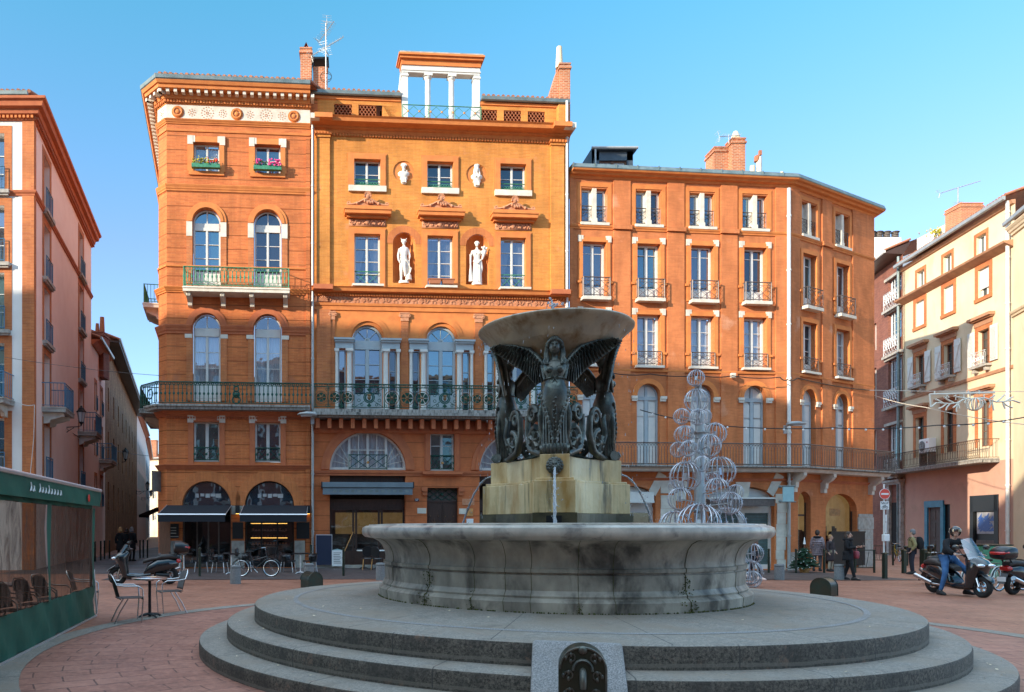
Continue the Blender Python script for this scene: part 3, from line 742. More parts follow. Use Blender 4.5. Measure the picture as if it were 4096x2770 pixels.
# top windows, surrounds, ears
for i, (a, b) in enumerate(top):
    window(LF, L, a, b, 16.5, 17.65, rows=2, sill=None, curt=(1, 0) if i == 0 else None, gm='glass_clear' if i == 0 else 'glass_dark')
    surround(LF, L, a, b, 16.45, 17.65, .2, .07, bottom=True); ears(LF, L, a-.02, b+.02, 17.62, .2, .36, .085)
    part(MB().box(a, b, -.05, .02, 16.33, 16.449), 'sill', 'white_stone', L, LF)
def archwin(F, root, a, b, z0, zs, **k):
    return window(F, root, a, b, z0, zs+(b-a)/2, zs=zs, **k)
for i, (a, b) in enumerate(tw):
    archwin(LF, L, a+.02, b-.02, 11.74, zA['w2'][1], rows=3, panel=.62, band=.30)
    archwin(LF, L, a+.02, b-.02, 6.95, zA['w1'][1], rows=3, panel=.75, band=.34, gm='glass_clear', curt=(1, .0))
    surround(LF, L, a, b, zA['w2'][1], 0, .24, .08, 'trim_orange', 'archivolt', zs=zA['w2'][1])
    surround(LF, L, a, b, zA['w1'][1]+.28-.28, 0, .26, .08, 'trim_red', 'archivolt', zs=zA['w1'][1])
    mb = MB()
    for c in (a-.24, b): mb.box(c, c+.24, -.06, .0, zA['w2'][1]-.62, zA['w2'][1]-.02)
    for c in (a-.3, b): mb.box(c, c+.3, -.06, 0, Zl(950, 1357), Zl(950, 1341))
    part(mb, 'corner_stone', 'white_stone', L, LF)
    mb = MB()
    for c in (a-.24, b):
        mb.box(c, c+.24, -.04, 0, 11.8, zA['w2'][1]-.62); mb.box(c, c+.26, -.04, 0, 6.95, Zl(950, 1357))
    part(mb, 'jamb', 'brick_pier', L, LF)
for i, (a, b) in enumerate(top):
    w = window(LF, L, a, b, 4.45, 6.08, rows=1, mull=.09)
    surround(LF, L, a, b, 4.28, 6.08, .22, .05, 'trim_red', inner=False); ears(LF, L, a, b, 6.12, .22, .30, .07)
    part(rail_strip(LF, a+.03, b-.03, 4.45, .56, .03, 'xcross'), 'window_railing', 'iron_green_dark', L, LF)
    surround(LF, L, arcL[i][0], arcL[i][1], zsp, 0, .42, .03, 'brick_arch', 'arch_bricks', zs=zsp)
# stone bases at the foot of the cafe arches
mb = MB()
for a, b in ((-.0, arcL[0][0]), (arcL[0][1], arcL[1][0]), (arcL[1][1], LF.w-.2)):
    mb.box(a+.02 if a > 0 else .45, b-.01, -.03, 0, 2.25, 2.60); mb.box(a+.02 if a > 0 else .02, b-.01, -.035, 0, .02, 1.15)
part(mb, 'stone_block', 'grey_stone', L, LF)
# cafe arches: glazed shop fronts
for i, (a, b) in enumerate(arcL):
    fr = MB(); z0 = .05; ztr = 2.55
    fr.ring((a+b)/2, zsp, (b-a)/2-.05, (b-a)/2, -.03, .03, n=20); fr.box(a, b, -.03, .03, ztr-.05, ztr+.04)
    for q in ([0, .28, .52, .74, 1] if i == 0 else [0, .33, .66, 1]):
        s = a+.03+(b-a-.06)*q; fr.box(s-.03, s+.03, -.03, .03, z0, ztr)
    fr.box(a, b, -.03, .03, z0, .2)
    o = fr.build('shop_front', G['iron_black'] if i else G['wood_grey'], L, LF.M @ T((0, .3, 0)), world=True)
    g = MB(); q = rect(a, b, .05, ztr); g.add([(p[0], .33, p[1]) for p in q], [(0, 1, 2, 3)]); gg = g.build('shop_glass', G['glass_shop'], L, LF.M, world=True)
    g = MB(); q = arch(a+.02, b-.02, ztr, zsp, zsp+(b-a)/2-.02); g.add([(p[0], .33, p[1]) for p in q], [tuple(range(len(q)))]); part(g, 'arch_glass', 'glass_dark', L, LF)
    sg = MB()
    for k in range(5): sg.add([(p[0], .30, p[1]) for p in rect((a+b)/2-.5+k*.21, (a+b)/2-.36+k*.21+.02*k, 2.95+.05*(k % 2), 3.12)], [(0, 1, 2, 3)])
    part(sg, 'window_lettering', 'lamp_glass', L, LF)
# cafe interior: warm room, counter and lit display shelves
mb = MB().box(.3, LF.w-.3, .45, 5.2, .0, 3.9); o = part(mb, 'interior', 'room_dark', L, LF)
bm = bmesh.new(); bm.from_mesh(o.data); bmesh.ops.delete(bm, geom=[f for f in bm.faces if abs(f.calc_center_median().y-.45) < .01], context='FACES'); bmesh.ops.reverse_faces(bm, faces=bm.faces); bm.to_mesh(o.data); bm.free()
mb = MB(); a, b = arcL[1]
for k, z in enumerate((.95, 1.25, 1.55, 1.85)):
    mb.box(a+.15, b-.3, 1.6, 1.95, z, z+.02)
part(mb, 'display_shelf', 'steel', L, LF)
mb = MB()
for k, z in enumerate((.97, 1.27, 1.57)):
    for i in range(12): s = a+.2+i*.13; mb.box(s, s+.09, 1.62, 1.75, z, z+random.uniform(.04, .1))
part(mb, 'pastry', 'terracotta', L, LF)
mb = MB().box(a+.15, b-.3, 1.6, 1.62, 1.865, 1.885).box(a+.15, b-.3, 1.6, 1.62, 1.265-.03, 1.265-.012)
part(mb, 'display_light', 'lamp_glow', L, LF)
# balconies
def balcony(F, root, s0, s1, z, o, th=.17, style='green', railm='iron_green_dark', h=.92, brackets=(), slabm='balcony_stone', corner=None, brm='white_stone', lip=True):
    mb = MB().box(s0, s1, -o, .0, z-th, z); mb.box(s0-.02, s1+.02, -o-.03, 0, z-.07, z-.03) if lip else None
    b = part(mb, 'balcony', slabm, root, F)
    r = rail_strip(F, s0+.03, s1-.03, z, h, o-.04, style)
    for s in (s0+.03, s1-.03):
        n = max(2, int(o/.15)); r.bar((s, -o+.04, z+h), (s, 0, z+h), .02); r.bar((s, -o+.04, z+.06), (s, 0, z+.06), .014)
        r.bar((s, -o+.04, z), (s, -o+.04, z+h+.02), .022)
        for i in range(1, n): r.bar((s, -o+.04+i*(o-.04)/n, z+.06), (s, -o+.04+i*(o-.04)/n, z+h), .011)
    place(r.build('railing', G[railm], b), b, wm(b))
    for s in brackets:
        m_ = MB(); q = [(0, z-th), (-o*.85, z-th), (-o*.85, z-th-.12), (-o*.6, z-th-.22), (-o*.3, z-th-.3), (-o*.25, z-th-.42), (0, z-th-.46)]
        m_.add([(s-.09, p[0], p[1]) for p in q]+[(s+.09, p[0], p[1]) for p in q], [tuple(range(7)), tuple(range(13, 6, -1))]+[(i, i+7, (i+1) % 7+7, (i+1) % 7) for i in range(7)])
        for k in (-.05, 0, .05): m_.box(s+k-.012, s+k+.012, -o*.87, -o*.5, z-th-.16, z-th-.02)
        m_.build('bracket', G[brm], b)
    return b
zb2 = Zl(950, 1149, .75)
balcony(LF, L, S(731, .75), S(1158, .75), zb2, .75, .2, 'greek', 'iron_green', .80, [S(x, .3) for x in (758, 892, 1008, 1142)], 'white_stone')
zb1 = Zl(950, 1616, .85)
# the long balcony wraps the chamfer and the side street
pl8 = [LA, LB, LC_, LD]
sl_ = sweep([LB, LC_, LD], [(0, zb1-.2), (.62, zb1-.2), (.64, zb1-.1), (.70, zb1-.08), (.70, zb1), (0, zb1)]); bal = part(sl_, 'balcony', 'balcony_stone', L)
def off(F, s, o): return F.M @ Vector((s, -o, 0))
o_ = .64; t_ = math.tan(.5*math.acos(max(-1, min(1, LF.e.dot(LCh.e)))))
r = rail_strip(LF, -o_*t_, LF.w, zb1, .90, o_, 'green'); rr = r.build('railing', G['iron_green_dark'], bal); place(rr, bal, LF.M)
r = rail_strip(LCh, -.3, LCh.w+o_*t_, zb1, .90, o_, 'green')
r.torus((LCh.w/2+.1, -o_, zb1+.45), .2, .03, 'y', 14, 4); rr = r.build('railing', G['iron_green_dark'], bal); place(rr, bal, LCh.M)
m_ = MB(); s = S(945, .64)
for k in range(3): m_.torus((s, -.64, zb1+.2+.22*k), .16-.03*k, .03, 'y', 12, 4)
m_.ball((s, -.64, zb1+.42), .09, 8); rr = m_.build('medallion', G['iron_green_dark'], bal); place(rr, bal, LF.M)
part(sweep([LA, LB, LC_, LD], mould(zb1-.42, zb1-.2, .2, 3)), 'moulding', 'trim_red', L)
part(dents(LF, 0, LF.w, zb1-.50, zb1-.43, .11, .06, .09), 'dentil_row', 'trim_red', L, LF)
# small side-street balcony seen beyond the corner
balcony(LS, L, LS.w-3.4, LS.w-1.2, zb2, .75, .2, 'greek', 'iron_green', .80, [LS.w-3, LS.w-1.6], 'white_stone')
balcony(LS, L, LS.w-5.4, LS.w-.2, zb1, .8, .2, 'green', 'iron_green_dark', .90, [LS.w-3, LS.w-1.6])
# downpipe and strip between the two buildings
pipe(L, LD[0]+.12, LD[1]-.15, 0, 18.9, 'pipe_zinc')
part(MB().box(LF.w-.18, LF.w+.0, -.06, 0, 0, 18.0), 'pilaster_strip', 'brick_left', L, LF)
# chimneys behind the ridge
def chimney(root, c, w, d, z0, z1, mat_='brick_chimney', cap=True, pots=(), pm_='terracotta', rot=0):
    mb = MB(); mb.X = T((c[0], c[1], 0)) @ Rz(rot); mb.box(-w/2, w/2, -d/2, d/2, z0, z1)
    if cap: mb.box(-w/2-.05, w/2+.05, -d/2-.05, d/2+.05, z1-.2, z1-.1).box(-w/2-.03, w/2+.03, -d/2-.03, d/2+.03, z1, z1+.06)
    o = part(mb, 'chimney', mat_, root)
    for (dx, r0, r1, h) in pots:
        m_ = MB(); m_.lathe([(r0, z1), (r0, z1+h*.1), (r1, z1+h), (r1*.8, z1+h)], 12, (c[0]+dx, c[1])); q = m_.build('chimney_pot', G[pm_], o, smooth=60); place(q, o, Matrix())
    return o
Zc = 33.5
def cpx(x, Z): return U(x)*Z
ch = chimney(L, (cpx(1225, Zc), Zc), (44)/FX*Zc, .5, 19.5, W(0, 210, Zc).z)
m_ = MB(); x, z = cpx(1225, Zc), W(0, 210, Zc).z+.06; m_.add([(x-.16, Zc-.1, z), (x+.16, Zc-.1, z), (x, Zc-.1, z+.34), (x-.16, Zc+.2, z), (x+.16, Zc+.2, z), (x, Zc+.2, z+.34)], [(0, 1, 4, 3), (1, 2, 5, 4), (2, 0, 3, 5)])
o = m_.build('chimney_cowl', G['terracotta'], ch); place(o, ch, Matrix())
ch = chimney(L, (cpx(1281, Zc), Zc+.2), (56)/FX*Zc, .5, 19.5, W(0, 270, Zc).z, cap=False)
m_ = MB(); x, z = cpx(1281, Zc), W(0, 270, Zc).z; m_.box(x-.34, x-.28, Zc-.1, Zc+.5, z, z+.3).box(x+.28, x+.34, Zc-.1, Zc+.5, z, z+.3).box(x-.38, x+.38, Zc-.15, Zc+.55, z+.3, z+.38)
o = m_.build('chimney_cap', G['iron_black'], ch); place(o, ch, Matrix())
# antenna mast
def antenna(name, label, X, Y, z0, z1, arms, dish=None, r=.03):
    t = thing(name, label, 'antenna', (X, Y, z0)); MB().tube([(0, 0, 0), (0, 0, z1-z0)], r, 6).build('mast', G['pipe_zinc'], t)
    for (h, ang, L_, n, tilt) in arms:
        m_ = MB(); m_.X = T((0, 0, h)) @ Rz(ang) @ Ry(tilt); m_.bar((-L_*.45, 0, 0), (L_*.55, 0, 0), .02)
        for i in range(n):
            x = -L_*.4+L_*.9*i/max(1, n-1); l = .28-.1*i/n; m_.bar((x, -l, 0), (x, l, 0), .007, 3)
        for zz in (-.12, .12, -.2, .2): m_.bar((-L_*.45-abs(zz)*.4, -.2, zz), (-L_*.45-abs(zz)*.4, .2, zz), .008, 3)
        m_.bar((-L_*.45, 0, 0), (-L_*.5, 0, .25), .01); m_.bar((-L_*.45, 0, 0), (-L_*.5, 0, -.25), .01)
        m_.build('aerial', G['pipe_zinc'], t)
    if dish:
        m_ = MB(); m_.torus((0, 0, dish), .25, .012, 'z', 14, 4).torus((0, 0, dish), .25, .012, 'y', 14, 4); m_.build('loop_aerial', G['iron_black'], t)
    return t
antenna('tv_antenna', 'tall television mast with three rake aerials beside the twin brick chimneys on the left roof', cpx(1304, 33.3), 33.3, 19.4, W(0, 95, 33.3).z,
        [(W(0, 190, 33.3).z-19.4, radians(20), 1.9, 12, radians(-38)), (W(0, 130, 33.3).z-19.4, radians(-35), 1.0, 12, radians(-35)), (W(0, 205, 33.3).z-19.4, radians(70), .6, 5, 0), (W(0, 110, 33.3).z-19.4, radians(100), .7, 6, .3)], W(0, 308, 33.3).z-19.4)
# ================= CENTRE BUILDING (statue facade) =================
CA, CB = (U(1246)*31.55, 31.55), (U(2276)*32.3, 32.3)
CF = Fac(CA, CB); C = thing('statue_building', 'tall orange brick building with statues in niches, round arched first floor and white rooftop loggia', 'building', T((3.5, 34, 0)))
S = lambda x, o=0: CF.s_(x, o)
Z = lambda x, y, o=0: CF.z_(x, y, o)
zc0 = Z(1700, 1186); zcA = Z(1700, 543)   # bottom of mid cornice frieze, bottom of top cornice
hol_hi = []; topw = [(S(1416), S(1522)), (S(1709), S(1811)), (S(2001), S(2102))]
cx_ = [(a+b)/2 for a, b in topw]
z_t0, z_t1 = Z(1469, 747), Z(1469, 640)
z_m0, z_m1 = Z(1469, 1148), Z(1469, 938)
for c in cx_:
    hol_hi.append(rect(c-.56, c+.56, z_t0, z_t1)); hol_hi.append(rect(c-.55, c+.55, z_m0, z_m1))
nich = [(S(1571), S(1662)), (S(1864), S(1956))]
zn0, znt = Z(1616, 1133), Z(1616, 930)
for a, b in nich: hol_hi.append(arch(a, b, zn0, znt-(b-a)/2))
bus = [(S(1615), Z(1615, 687)), (S(1907), Z(1907, 699))]
for s, z in bus: hol_hi.append([(s+.45*cos(2*pi*i/20), z+.45*sin(2*pi*i/20)) for i in range(20)])
zmid = Z(1700, 1230)
wall(CF, C, rect(0, CF.w, zmid, Z(1700, 500)), hol_hi, G['brick_center'], rev=.05, name='wall')
# deep reveals for windows, rounded backs for the niches
mb = MB()
for c in cx_:
    for z0, z1 in ((z_t0, z_t1), (z_m0, z_m1)):
        for q in ([c-.56, z0], [c+.56, z0]): mb.quad((q[0], .05, z0), (q[0], .28, z0), (q[0], .28, z1), (q[0], .05, z1))
        mb.quad((c-.56, .05, z1), (c+.56, .05, z1), (c+.56, .28, z1), (c-.56, .28, z1)); mb.quad((c-.56, .05, z0), (c+.56, .05, z0), (c+.56, .28, z0), (c-.56, .28, z0))
part(mb, 'window_reveal', 'trim_orange', C, CF)
for a, b in nich:
    r = (b-a)/2; c = (a+b)/2; zs = znt-r; vs = []; n = 14; mb = MB()
    rows = [(zn0, 1.0), (zs, 1.0)]+[(zs+r*sin(pi/2*k/6), cos(pi/2*k/6)) for k in range(1, 7)]
    for z, q in rows: vs += [(c-r*q*cos(pi*i/n), .05+r*.95*q*sin(pi*i/n), z) for i in range(n+1)]
    mb.add(vs, [(k*(n+1)+i, k*(n+1)+i+1, (k+1)*(n+1)+i+1, (k+1)*(n+1)+i) for k in range(len(rows)-1) for i in range(n)])
    mb.add([(a, .04, zn0), (b, .04, zn0)]+[(c-r*cos(pi*i/n), .05+r*.95*sin(pi*i/n), zn0) for i in range(n, -1, -1)], [tuple(range(n+3))])
    part(mb, 'niche', 'trim_orange', C, CF, smooth=50)
    mb = MB().ring(c, zs, r, r+.28, -.012, .01, n=20); part(mb, 'arch_bricks', 'brick_arch', C, CF)
for s, z in bus:
    mb = MB(); mb.lathe([(.45, .0), (.44, .2), (.36, .34), (.22, .42), (0, .45)], 20); o = mb.build('niche', G['trim_orange'], C, CF.M @ T((s, .045, z)) @ Rx(-pi/2), world=True, smooth=60)
# end pilasters
for a, b in ((S(1266), S(1319)), (S(2201), S(2254))):
    mb = MB().box(a, b, -.10, 0, zc0+.0, zcA-.05).box(a-.03, b+.03, -.15, 0, zcA-.28, zcA-.18).box(a-.06, b+.06, -.19, 0, zcA-.18, zcA-.05); part(mb, 'pilaster', 'brick_center', C, CF)
# top cornice with dentils
pc = [(CA[0]-.0, CA[1]+.3), CA, CB, (CB[0]-.05, CB[1]+.6)]
zq = zcA
part(sweep([CA, CB], [(-.02, zq-.05), (.05, zq-.05), (.10, zq+.06), (.20, zq+.10), (.22, zq+.16), (.60, zq+.18), (.64, zq+.30), (.72, zq+.36), (-.3, zq+.40)]), 'cornice', 'trim_orange', C)
part(dents(CF, S(1325), S(2195), zq-.17, zq-.07, .125, .075, .08), 'dentil_row', 'trim_orange', C, CF)
for a, b in ((S(1262), S(1322)), (S(2198), S(2258))):
    part(dents(CF, a, b, zq-.17, zq-.07, .125, .075, .22), 'dentil_row', 'trim_orange', C, CF)
    mb = MB().box(a-.05, b+.05, -.82, 0, zq+.19, zq+.38); part(mb, 'cornice_block', 'trim_orange', C, CF)
mb = MB().box(CF.w-.42, CF.w+.05, -.74, 0, zq+.175, zq+.385).box(-.05, .32, -.74, 0, zq+.175, zq+.385); part(mb, 'corner_stone', 'white_stone', C, CF)
# attic with pierced tile screens
za0 = zq+.40; oz = .35
AF = Fac((CA[0]+CF.n.x*-oz, CA[1]-CF.n.y*oz), (CB[0]-CF.n.x*oz, CB[1]-CF.n.y*oz))
zA1 = AF.z_(1700, 398); scr = [(1337, 1408), (1434, 1504), (1530, 1606), (1922, 1989), (2015, 2085), (2111, 2180)]
zs0, zs1 = AF.z_(1372, 475), AF.z_(1372, 417)
hs = [rect(AF.s_(a), AF.s_(b), zs0, zs1) for a, b in scr]
wall(AF, C, rect(0, AF.s_(1605), za0-.3, zA1), hs[:3], G['brick_chimney'] if False else G['brick_center'], rev=.3, name='attic_wall')
wall(AF, C, rect(AF.s_(1920), AF.w, za0-.3, zA1), hs[3:], G['brick_center'], rev=.3, name='attic_wall')
part(MB().box(0, AF.s_(1603), -.05, 0, zA1-.16, zA1-.04).box(AF.s_(1922), AF.w, -.05, 0, zA1-.16, zA1-.04), 'moulding', 'trim_orange', C, AF)
for a, b in scr:
    mb = MB(); s0, s1 = AF.s_(a), AF.s_(b); w = s1-s0; h = zs1-zs0; nx, nz = 5, 6; dx, dz = w/nx, h/nz
    for k in range(nz):
        for i in range(nx+(k % 2)):
            c = s0+dx*(i+.5-(.5 if k % 2 else 0)); a0, a1 = (0, pi)
            if c-dx*.5 < s0-.01: a1 = pi/2
            if c+dx*.5 > s1+.01: a0 = pi/2; a1 = pi
            mb.ring(c, zs0+dz*k, dx*.44, dx*.54, .03, .28, a0, a1, 6, dz/(dx*.52)*.98)
    part(mb, 'tile_screen', 'terracotta', C, AF); part(MB().quad((s0-.05, .6, zs0-.1), (s1+.05, .6, zs0-.1), (s1+.05, .6, zs1+.1), (s0-.05, .6, zs1+.1)), 'screen_back', 'room_dark', C, AF)
for a, b in ((0, AF.s_(1602)), (AF.s_(1922), AF.w+.1)):
    P0 = AF.M @ Vector((a, 0, 0)); P1 = AF.M @ Vector((b, 0, 0)); gutter(C, [P0, P1], zA1-.03, .12, r=.09, h=.16)
    Q0 = AF.M @ Vector((a, -.1, 0)); Q1 = AF.M @ Vector((b, -.1, 0)); tiles(C, [Q0, Q1], zA1+.20, (.1, 1), .3); roofpoly(C, [Q0, Q1], zA1+.08, 'tile', 1.0, (.5, 4.5))
Q0 = AF.M @ Vector((0, 1.2, 0)); Q1 = AF.M @ Vector((AF.w, 1.2, 0)); 
part(MB().box(.0, .25, 0, 8, 3, zA1-.05).box(AF.w-.3, AF.w, 0, 9, 3, zA1-.05), 'side_wall', 'brick_center', C, AF)
# rooftop loggia
a, b = AF.s_(1607), AF.s_(1919); zl0 = za0-.02; zl1 = AF.z_(1760, 297); mb = MB()
mb.box(a, b, -.05, .3, zl1, zl1+.30)
for x0, x1 in ((a, a+.26), (b-.27, b)): mb.box(x0, x1, -.03, .3, zl0, zl1); mb.box(x0-.03, x1+.03, -.06, .33, zl1-.16, zl1-.08)
mb.box(a-.03, b+.03, -.08, .3, zl1+.08, zl1+.13)
part(mb, 'loggia_frame', 'white_paint', C, AF)
mb = MB()
for px in (1713, 1808):
    s = AF.s_(px); mb.X = T((s, .12, 0)); mb.lathe([(.15, zl0), (.14, zl0+.1), (.125, zl0+.2), (.115, zl1-.3), (.11, zl1-.22), (.16, zl1-.16), (.17, zl1-.1)], 14); mb.box(-.18, .18, -.18, .18, zl1-.1, zl1-.0015)
part(mb, 'column', 'white_paint', C, AF, smooth=40)
mb = MB(); mb.box(a-.03, b+.03, -.10, .5, zl1+.30, zl1+.52); mb.box(a-.10, b+.10, -.22, .6, zl1+.52, zl1+.62).box(a-.16, b+.16, -.30, .7, zl1+.62, zl1+.70); part(mb, 'loggia_cornice', 'trim_orange', C, AF)
part(MB().box(a-.1, b+.1, -.25, .9, zl1+.705, zl1+.78), 'loggia_coping', 'grey_stone', C, AF)
mb = MB()   # sloping side walls of the dormer, the right-hand one braces back; sky shows between
mb.add([(a, .3, zl0), (a, .3, zl1+.5), (a, 3.4, zl0+1.0), (a, 3.4, zl0), (a+.12, .3, zl0), (a+.12, .3, zl1+.5), (a+.12, 3.4, zl0+1.0), (a+.12, 3.4, zl0)], [(0, 1, 2, 3), (7, 6, 5, 4), (1, 5, 6, 2), (0, 4, 5, 1), (3, 2, 6, 7)])
mb.add([(b-.12, .3, zl0), (b-.12, .3, zl1), (b-.12, 2.6, zl0+.1), (b, .3, zl0), (b, .3, zl1), (b, 2.6, zl0+.1)], [(0, 1, 2), (5, 4, 3), (1, 4, 5, 2), (0, 3, 4, 1)])
part(mb, 'dormer_side', 'white_paint', C, AF)
mb = MB().box(a+.1, b-.9, 1.3, 1.5, zl0, zl0+.62); part(mb, 'parapet', 'wood_dark', C, AF)
Q0 = AF.M @ Vector((a+.1, 1.25, 0)); Q1 = AF.M @ Vector((b-.9, 1.25, 0)); tiles(C, [Q0, Q1], zl0+.68, (.1, 1), .25, .21, .5)
mb = rail_strip(AF, a-.0, b+.03, zl0+.02, .95, .22, 'plain'); n = 7; st = (b-a)/n; y = -.22
for i in range(n):
    for k in range(2):
        z0_, z1_ = zl0+.06+k*.43, zl0+.06+(k+1)*.43; x0 = a+st*i
        mb.bar((x0, y, z0_), (x0+st, y, z1_), .012); mb.bar((x0, y, z1_), (x0+st, y, z0_), .012)
for s in (a, a+(b-a)/3, a+2*(b-a)/3, b): mb.bar((s, y, zl0-.05), (s, y, zl0+.97), .016)
part(mb, 'loggia_railing', 'iron_green', C, AF)
mb = MB()
for i in range(n):
    for k in range(2): mb.ball((a+st*(i+.5), y-.01, zl0+.06+.215+k*.43), .05, 8, 1, 1, .5)
part(mb, 'gilt_boss', 'gold', C, AF)
# windows of the two upper storeys
zcut = z_m1
for i, c in enumerate(cx_):
    window(CF, C, c-.56, c+.56, z_t0+.02, z_t1, rows=2, dep=.22)
    surround(CF, C, c-.56, c+.56, z_t0+.0, z_t1, .21, .08); part(MB().box(c-.80, c+.80, -.12, 0, z_t0-.24, z_t0-.0), 'sill', 'white_stone', C, CF)
    m_ = rail_strip(CF, c-.54, c+.54, z_t0+.03, .28, -.04, 'plain')
    for k in range(-4, 5): m_.torus((c+k*.11, .04, z_t0+.16), .05, .01, 'y', 8, 3)
    part(m_, 'window_railing', 'iron_green', C, CF)
    window(CF, C, c-.55, c+.55, z_m0+.02, z_m1, rows=4, dep=.22, gm='glass_mid', curt=(1, .7), lab='window with tied lace curtains')
    surround(CF, C, c-.55, c+.55, z_m0, z_m1, .2, .07)
    part(MB().box(c-.66, c+.66, -.45, 0, z_m0-.09, z_m0-.0), 'sill', 'white_stone', C, CF)
    m_ = rail_strip(CF, c-.53, c+.53, z_m0+.02, .62, -.02, 'plain'); zz = z_m0
    if i != 1:
        for d in (-1, 1): m_.bar((c, -.0, zz+.1), (c+d*.53, 0, zz+.64), .01); m_.bar((c, 0, zz+.64), (c+d*.53, 0, zz+.1), .01)
        part(m_, 'window_railing', 'iron_green', C, CF); part(MB().ball((c, -.02, zz+.12), .06, 8), 'gilt_boss', 'gold', C, CF)
    zf0, zf1 = Z(1469, 905), Z(1469, 878)
    m_ = MB().box(c-.78, c+.78, -.03, 0, zf0-.02, zf1+.02)
    for k in range(26):
        a_ = c-.72+1.44*k/25; m_.ball((a_, -.04, (zf0+zf1)/2+.07*sin(k*1.7)), .05, 5, 1, 1.1, .5)
    for d in (-1, 1):
        for k in range(5): m_.ball((c+d*(.62+.03*k), -.05, (zf0+zf1)/2-.1+.05*k), .035, 5)
    m_.ball((c, -.05, (zf0+zf1)/2), .09, 7, 1.2, 1.2, .5); part(m_, 'carved_panel', 'relief', C, CF, smooth=180)
    zp0, zp1 = Z(1469, 871), Z(1469, 843); w = .97
    m_ = MB().box(c-w*.9, c+w*.9, -.22, 0, zp0-.08, zp0+.02).box(c-w, c+w, -.42, 0, zp0+.02, zp0+.17).box(c-w*1.03, c+w*1.03, -.46, 0, zp0+.17, zp0+.22).box(c-w*.96, c+w*.96, -.36, 0, zp0+.22, zp0+.36)
    part(m_, 'window_cornice', 'trim_orange', C, CF)
    m_ = MB(); zz = zp0+.36
    pts = [(c-.86+1.72*k/24, -.28, zz+.04+.26*math.exp(-((k-12)/5.5)**2)) for k in range(25)]; m_.tube(pts, .05, 6)
    pol = [(c-.86, zz)]+[(p[0], p[2]) for p in pts]+[(c+.86, zz)]; m_.prism(pol, -.26, -.16)
    for d in (-1, 1): m_.torus((c+d*.8, -.28, zz+.1), .06, .03, 'y', 10, 5); m_.ball((c+d*.45, -.30, zz+.1), .07, 6)
    for k in range(7): m_.ball((c+.22*sin(k*2.4)*(.3+k*.1), -.32, zz+.14+.03*(k % 3)), .07, 6)
    for k in range(9): a_ = pi*k/8; m_.tube([(c, -.30, zz+.36), (c+.15*cos(a_), -.34, zz+.40+.2*sin(a_))], [.02, .05], 5)
    m_.ball((c, -.3, zz+.4), .12, 8, 1.1, 1, .6); part(m_, 'pediment_ornament', 'relief', C, CF, smooth=60)
# mid cornice, dentils, carved frieze
zk = Z(1700, 1152, .44); zf0, zf1 = Z(1700, 1222), Z(1700, 1193)
part(sweep([CA, CB], [(-.02, zk-.32), (.06, zk-.32), (.10, zk-.2), (.34, zk-.16), (.38, zk-.05), (.44, zk+.0), (-.02, zk+.03)]), 'cornice', 'trim_orange', C)
part(dents(CF, .3, CF.w-.3, zk-.30, zk-.21, .11, .065, .16), 'dentil_row', 'trim_orange', C, CF)
for a, b in ((S(1262), S(1322)), (S(2198), S(2258))): part(MB().box(a-.1, b+.08, -.56, 0, zk-.16, zk+.035), 'cornice_block', 'trim_red', C, CF)
part(MB().box(.15, CF.w-.15, -.05, 0, zf0, zf1+.03), 'frieze', 'relief', C, CF)
m_ = MB(); hh = zf1-zf0; zc_ = (zf0+zf1)/2; s = .75; k = 0
while s < CF.w-.6:
    if k % 3 == 0:    # scroll
        pts = [(s+(.12-.09*j/14)*cos(j*.75), -.065, zc_+(.12-.09*j/14)*sin(j*.75)) for j in range(15)]; m_.tube(pts, .02, 4); s += .30
    elif k % 3 == 1:  # striding beast
        m_.ball((s, -.06, zc_+.02), .06, 6, .7, 1.7, .6); m_.ball((s+.12, -.06, zc_+.08), .035, 5)
        for d in (-.08, -.04, .06, .1): m_.bar((s+d, -.06, zc_), (s+d+.02, -.06, zc_-.11), .015)
        m_.tube([(s-.09, -.06, zc_), (s-.15, -.06, zc_+.08), (s-.1, -.06, zc_+.12)], .012, 4); s += .30
    else:             # palmette
        for j in range(5): a_ = pi*(.15+.7*j/4); m_.tube([(s, -.06, zc_-.12), (s+.1*cos(a_), -.065, zc_-.1+.2*sin(a_))], [.012, .03], 4)
        s += .22
    k += 1
for c in (S(1292), S(2228)):
    for j in range(9): a_ = pi*j/8; m_.tube([(c, -.10, zc_-.1), (c+.2*cos(a_), -.11, zc_-.08+.2*sin(a_))], [.015, .04], 4)
part(m_, 'frieze_carving', 'relief', C, CF)
part(sweep([CA, CB], [(-.02, zf0-.30), (.05, zf0-.28), (.06, zf0-.12), (.10, zf0-.1), (.12, zf0), (-.02, zf0)]), 'moulding', 'trim_orange', C)
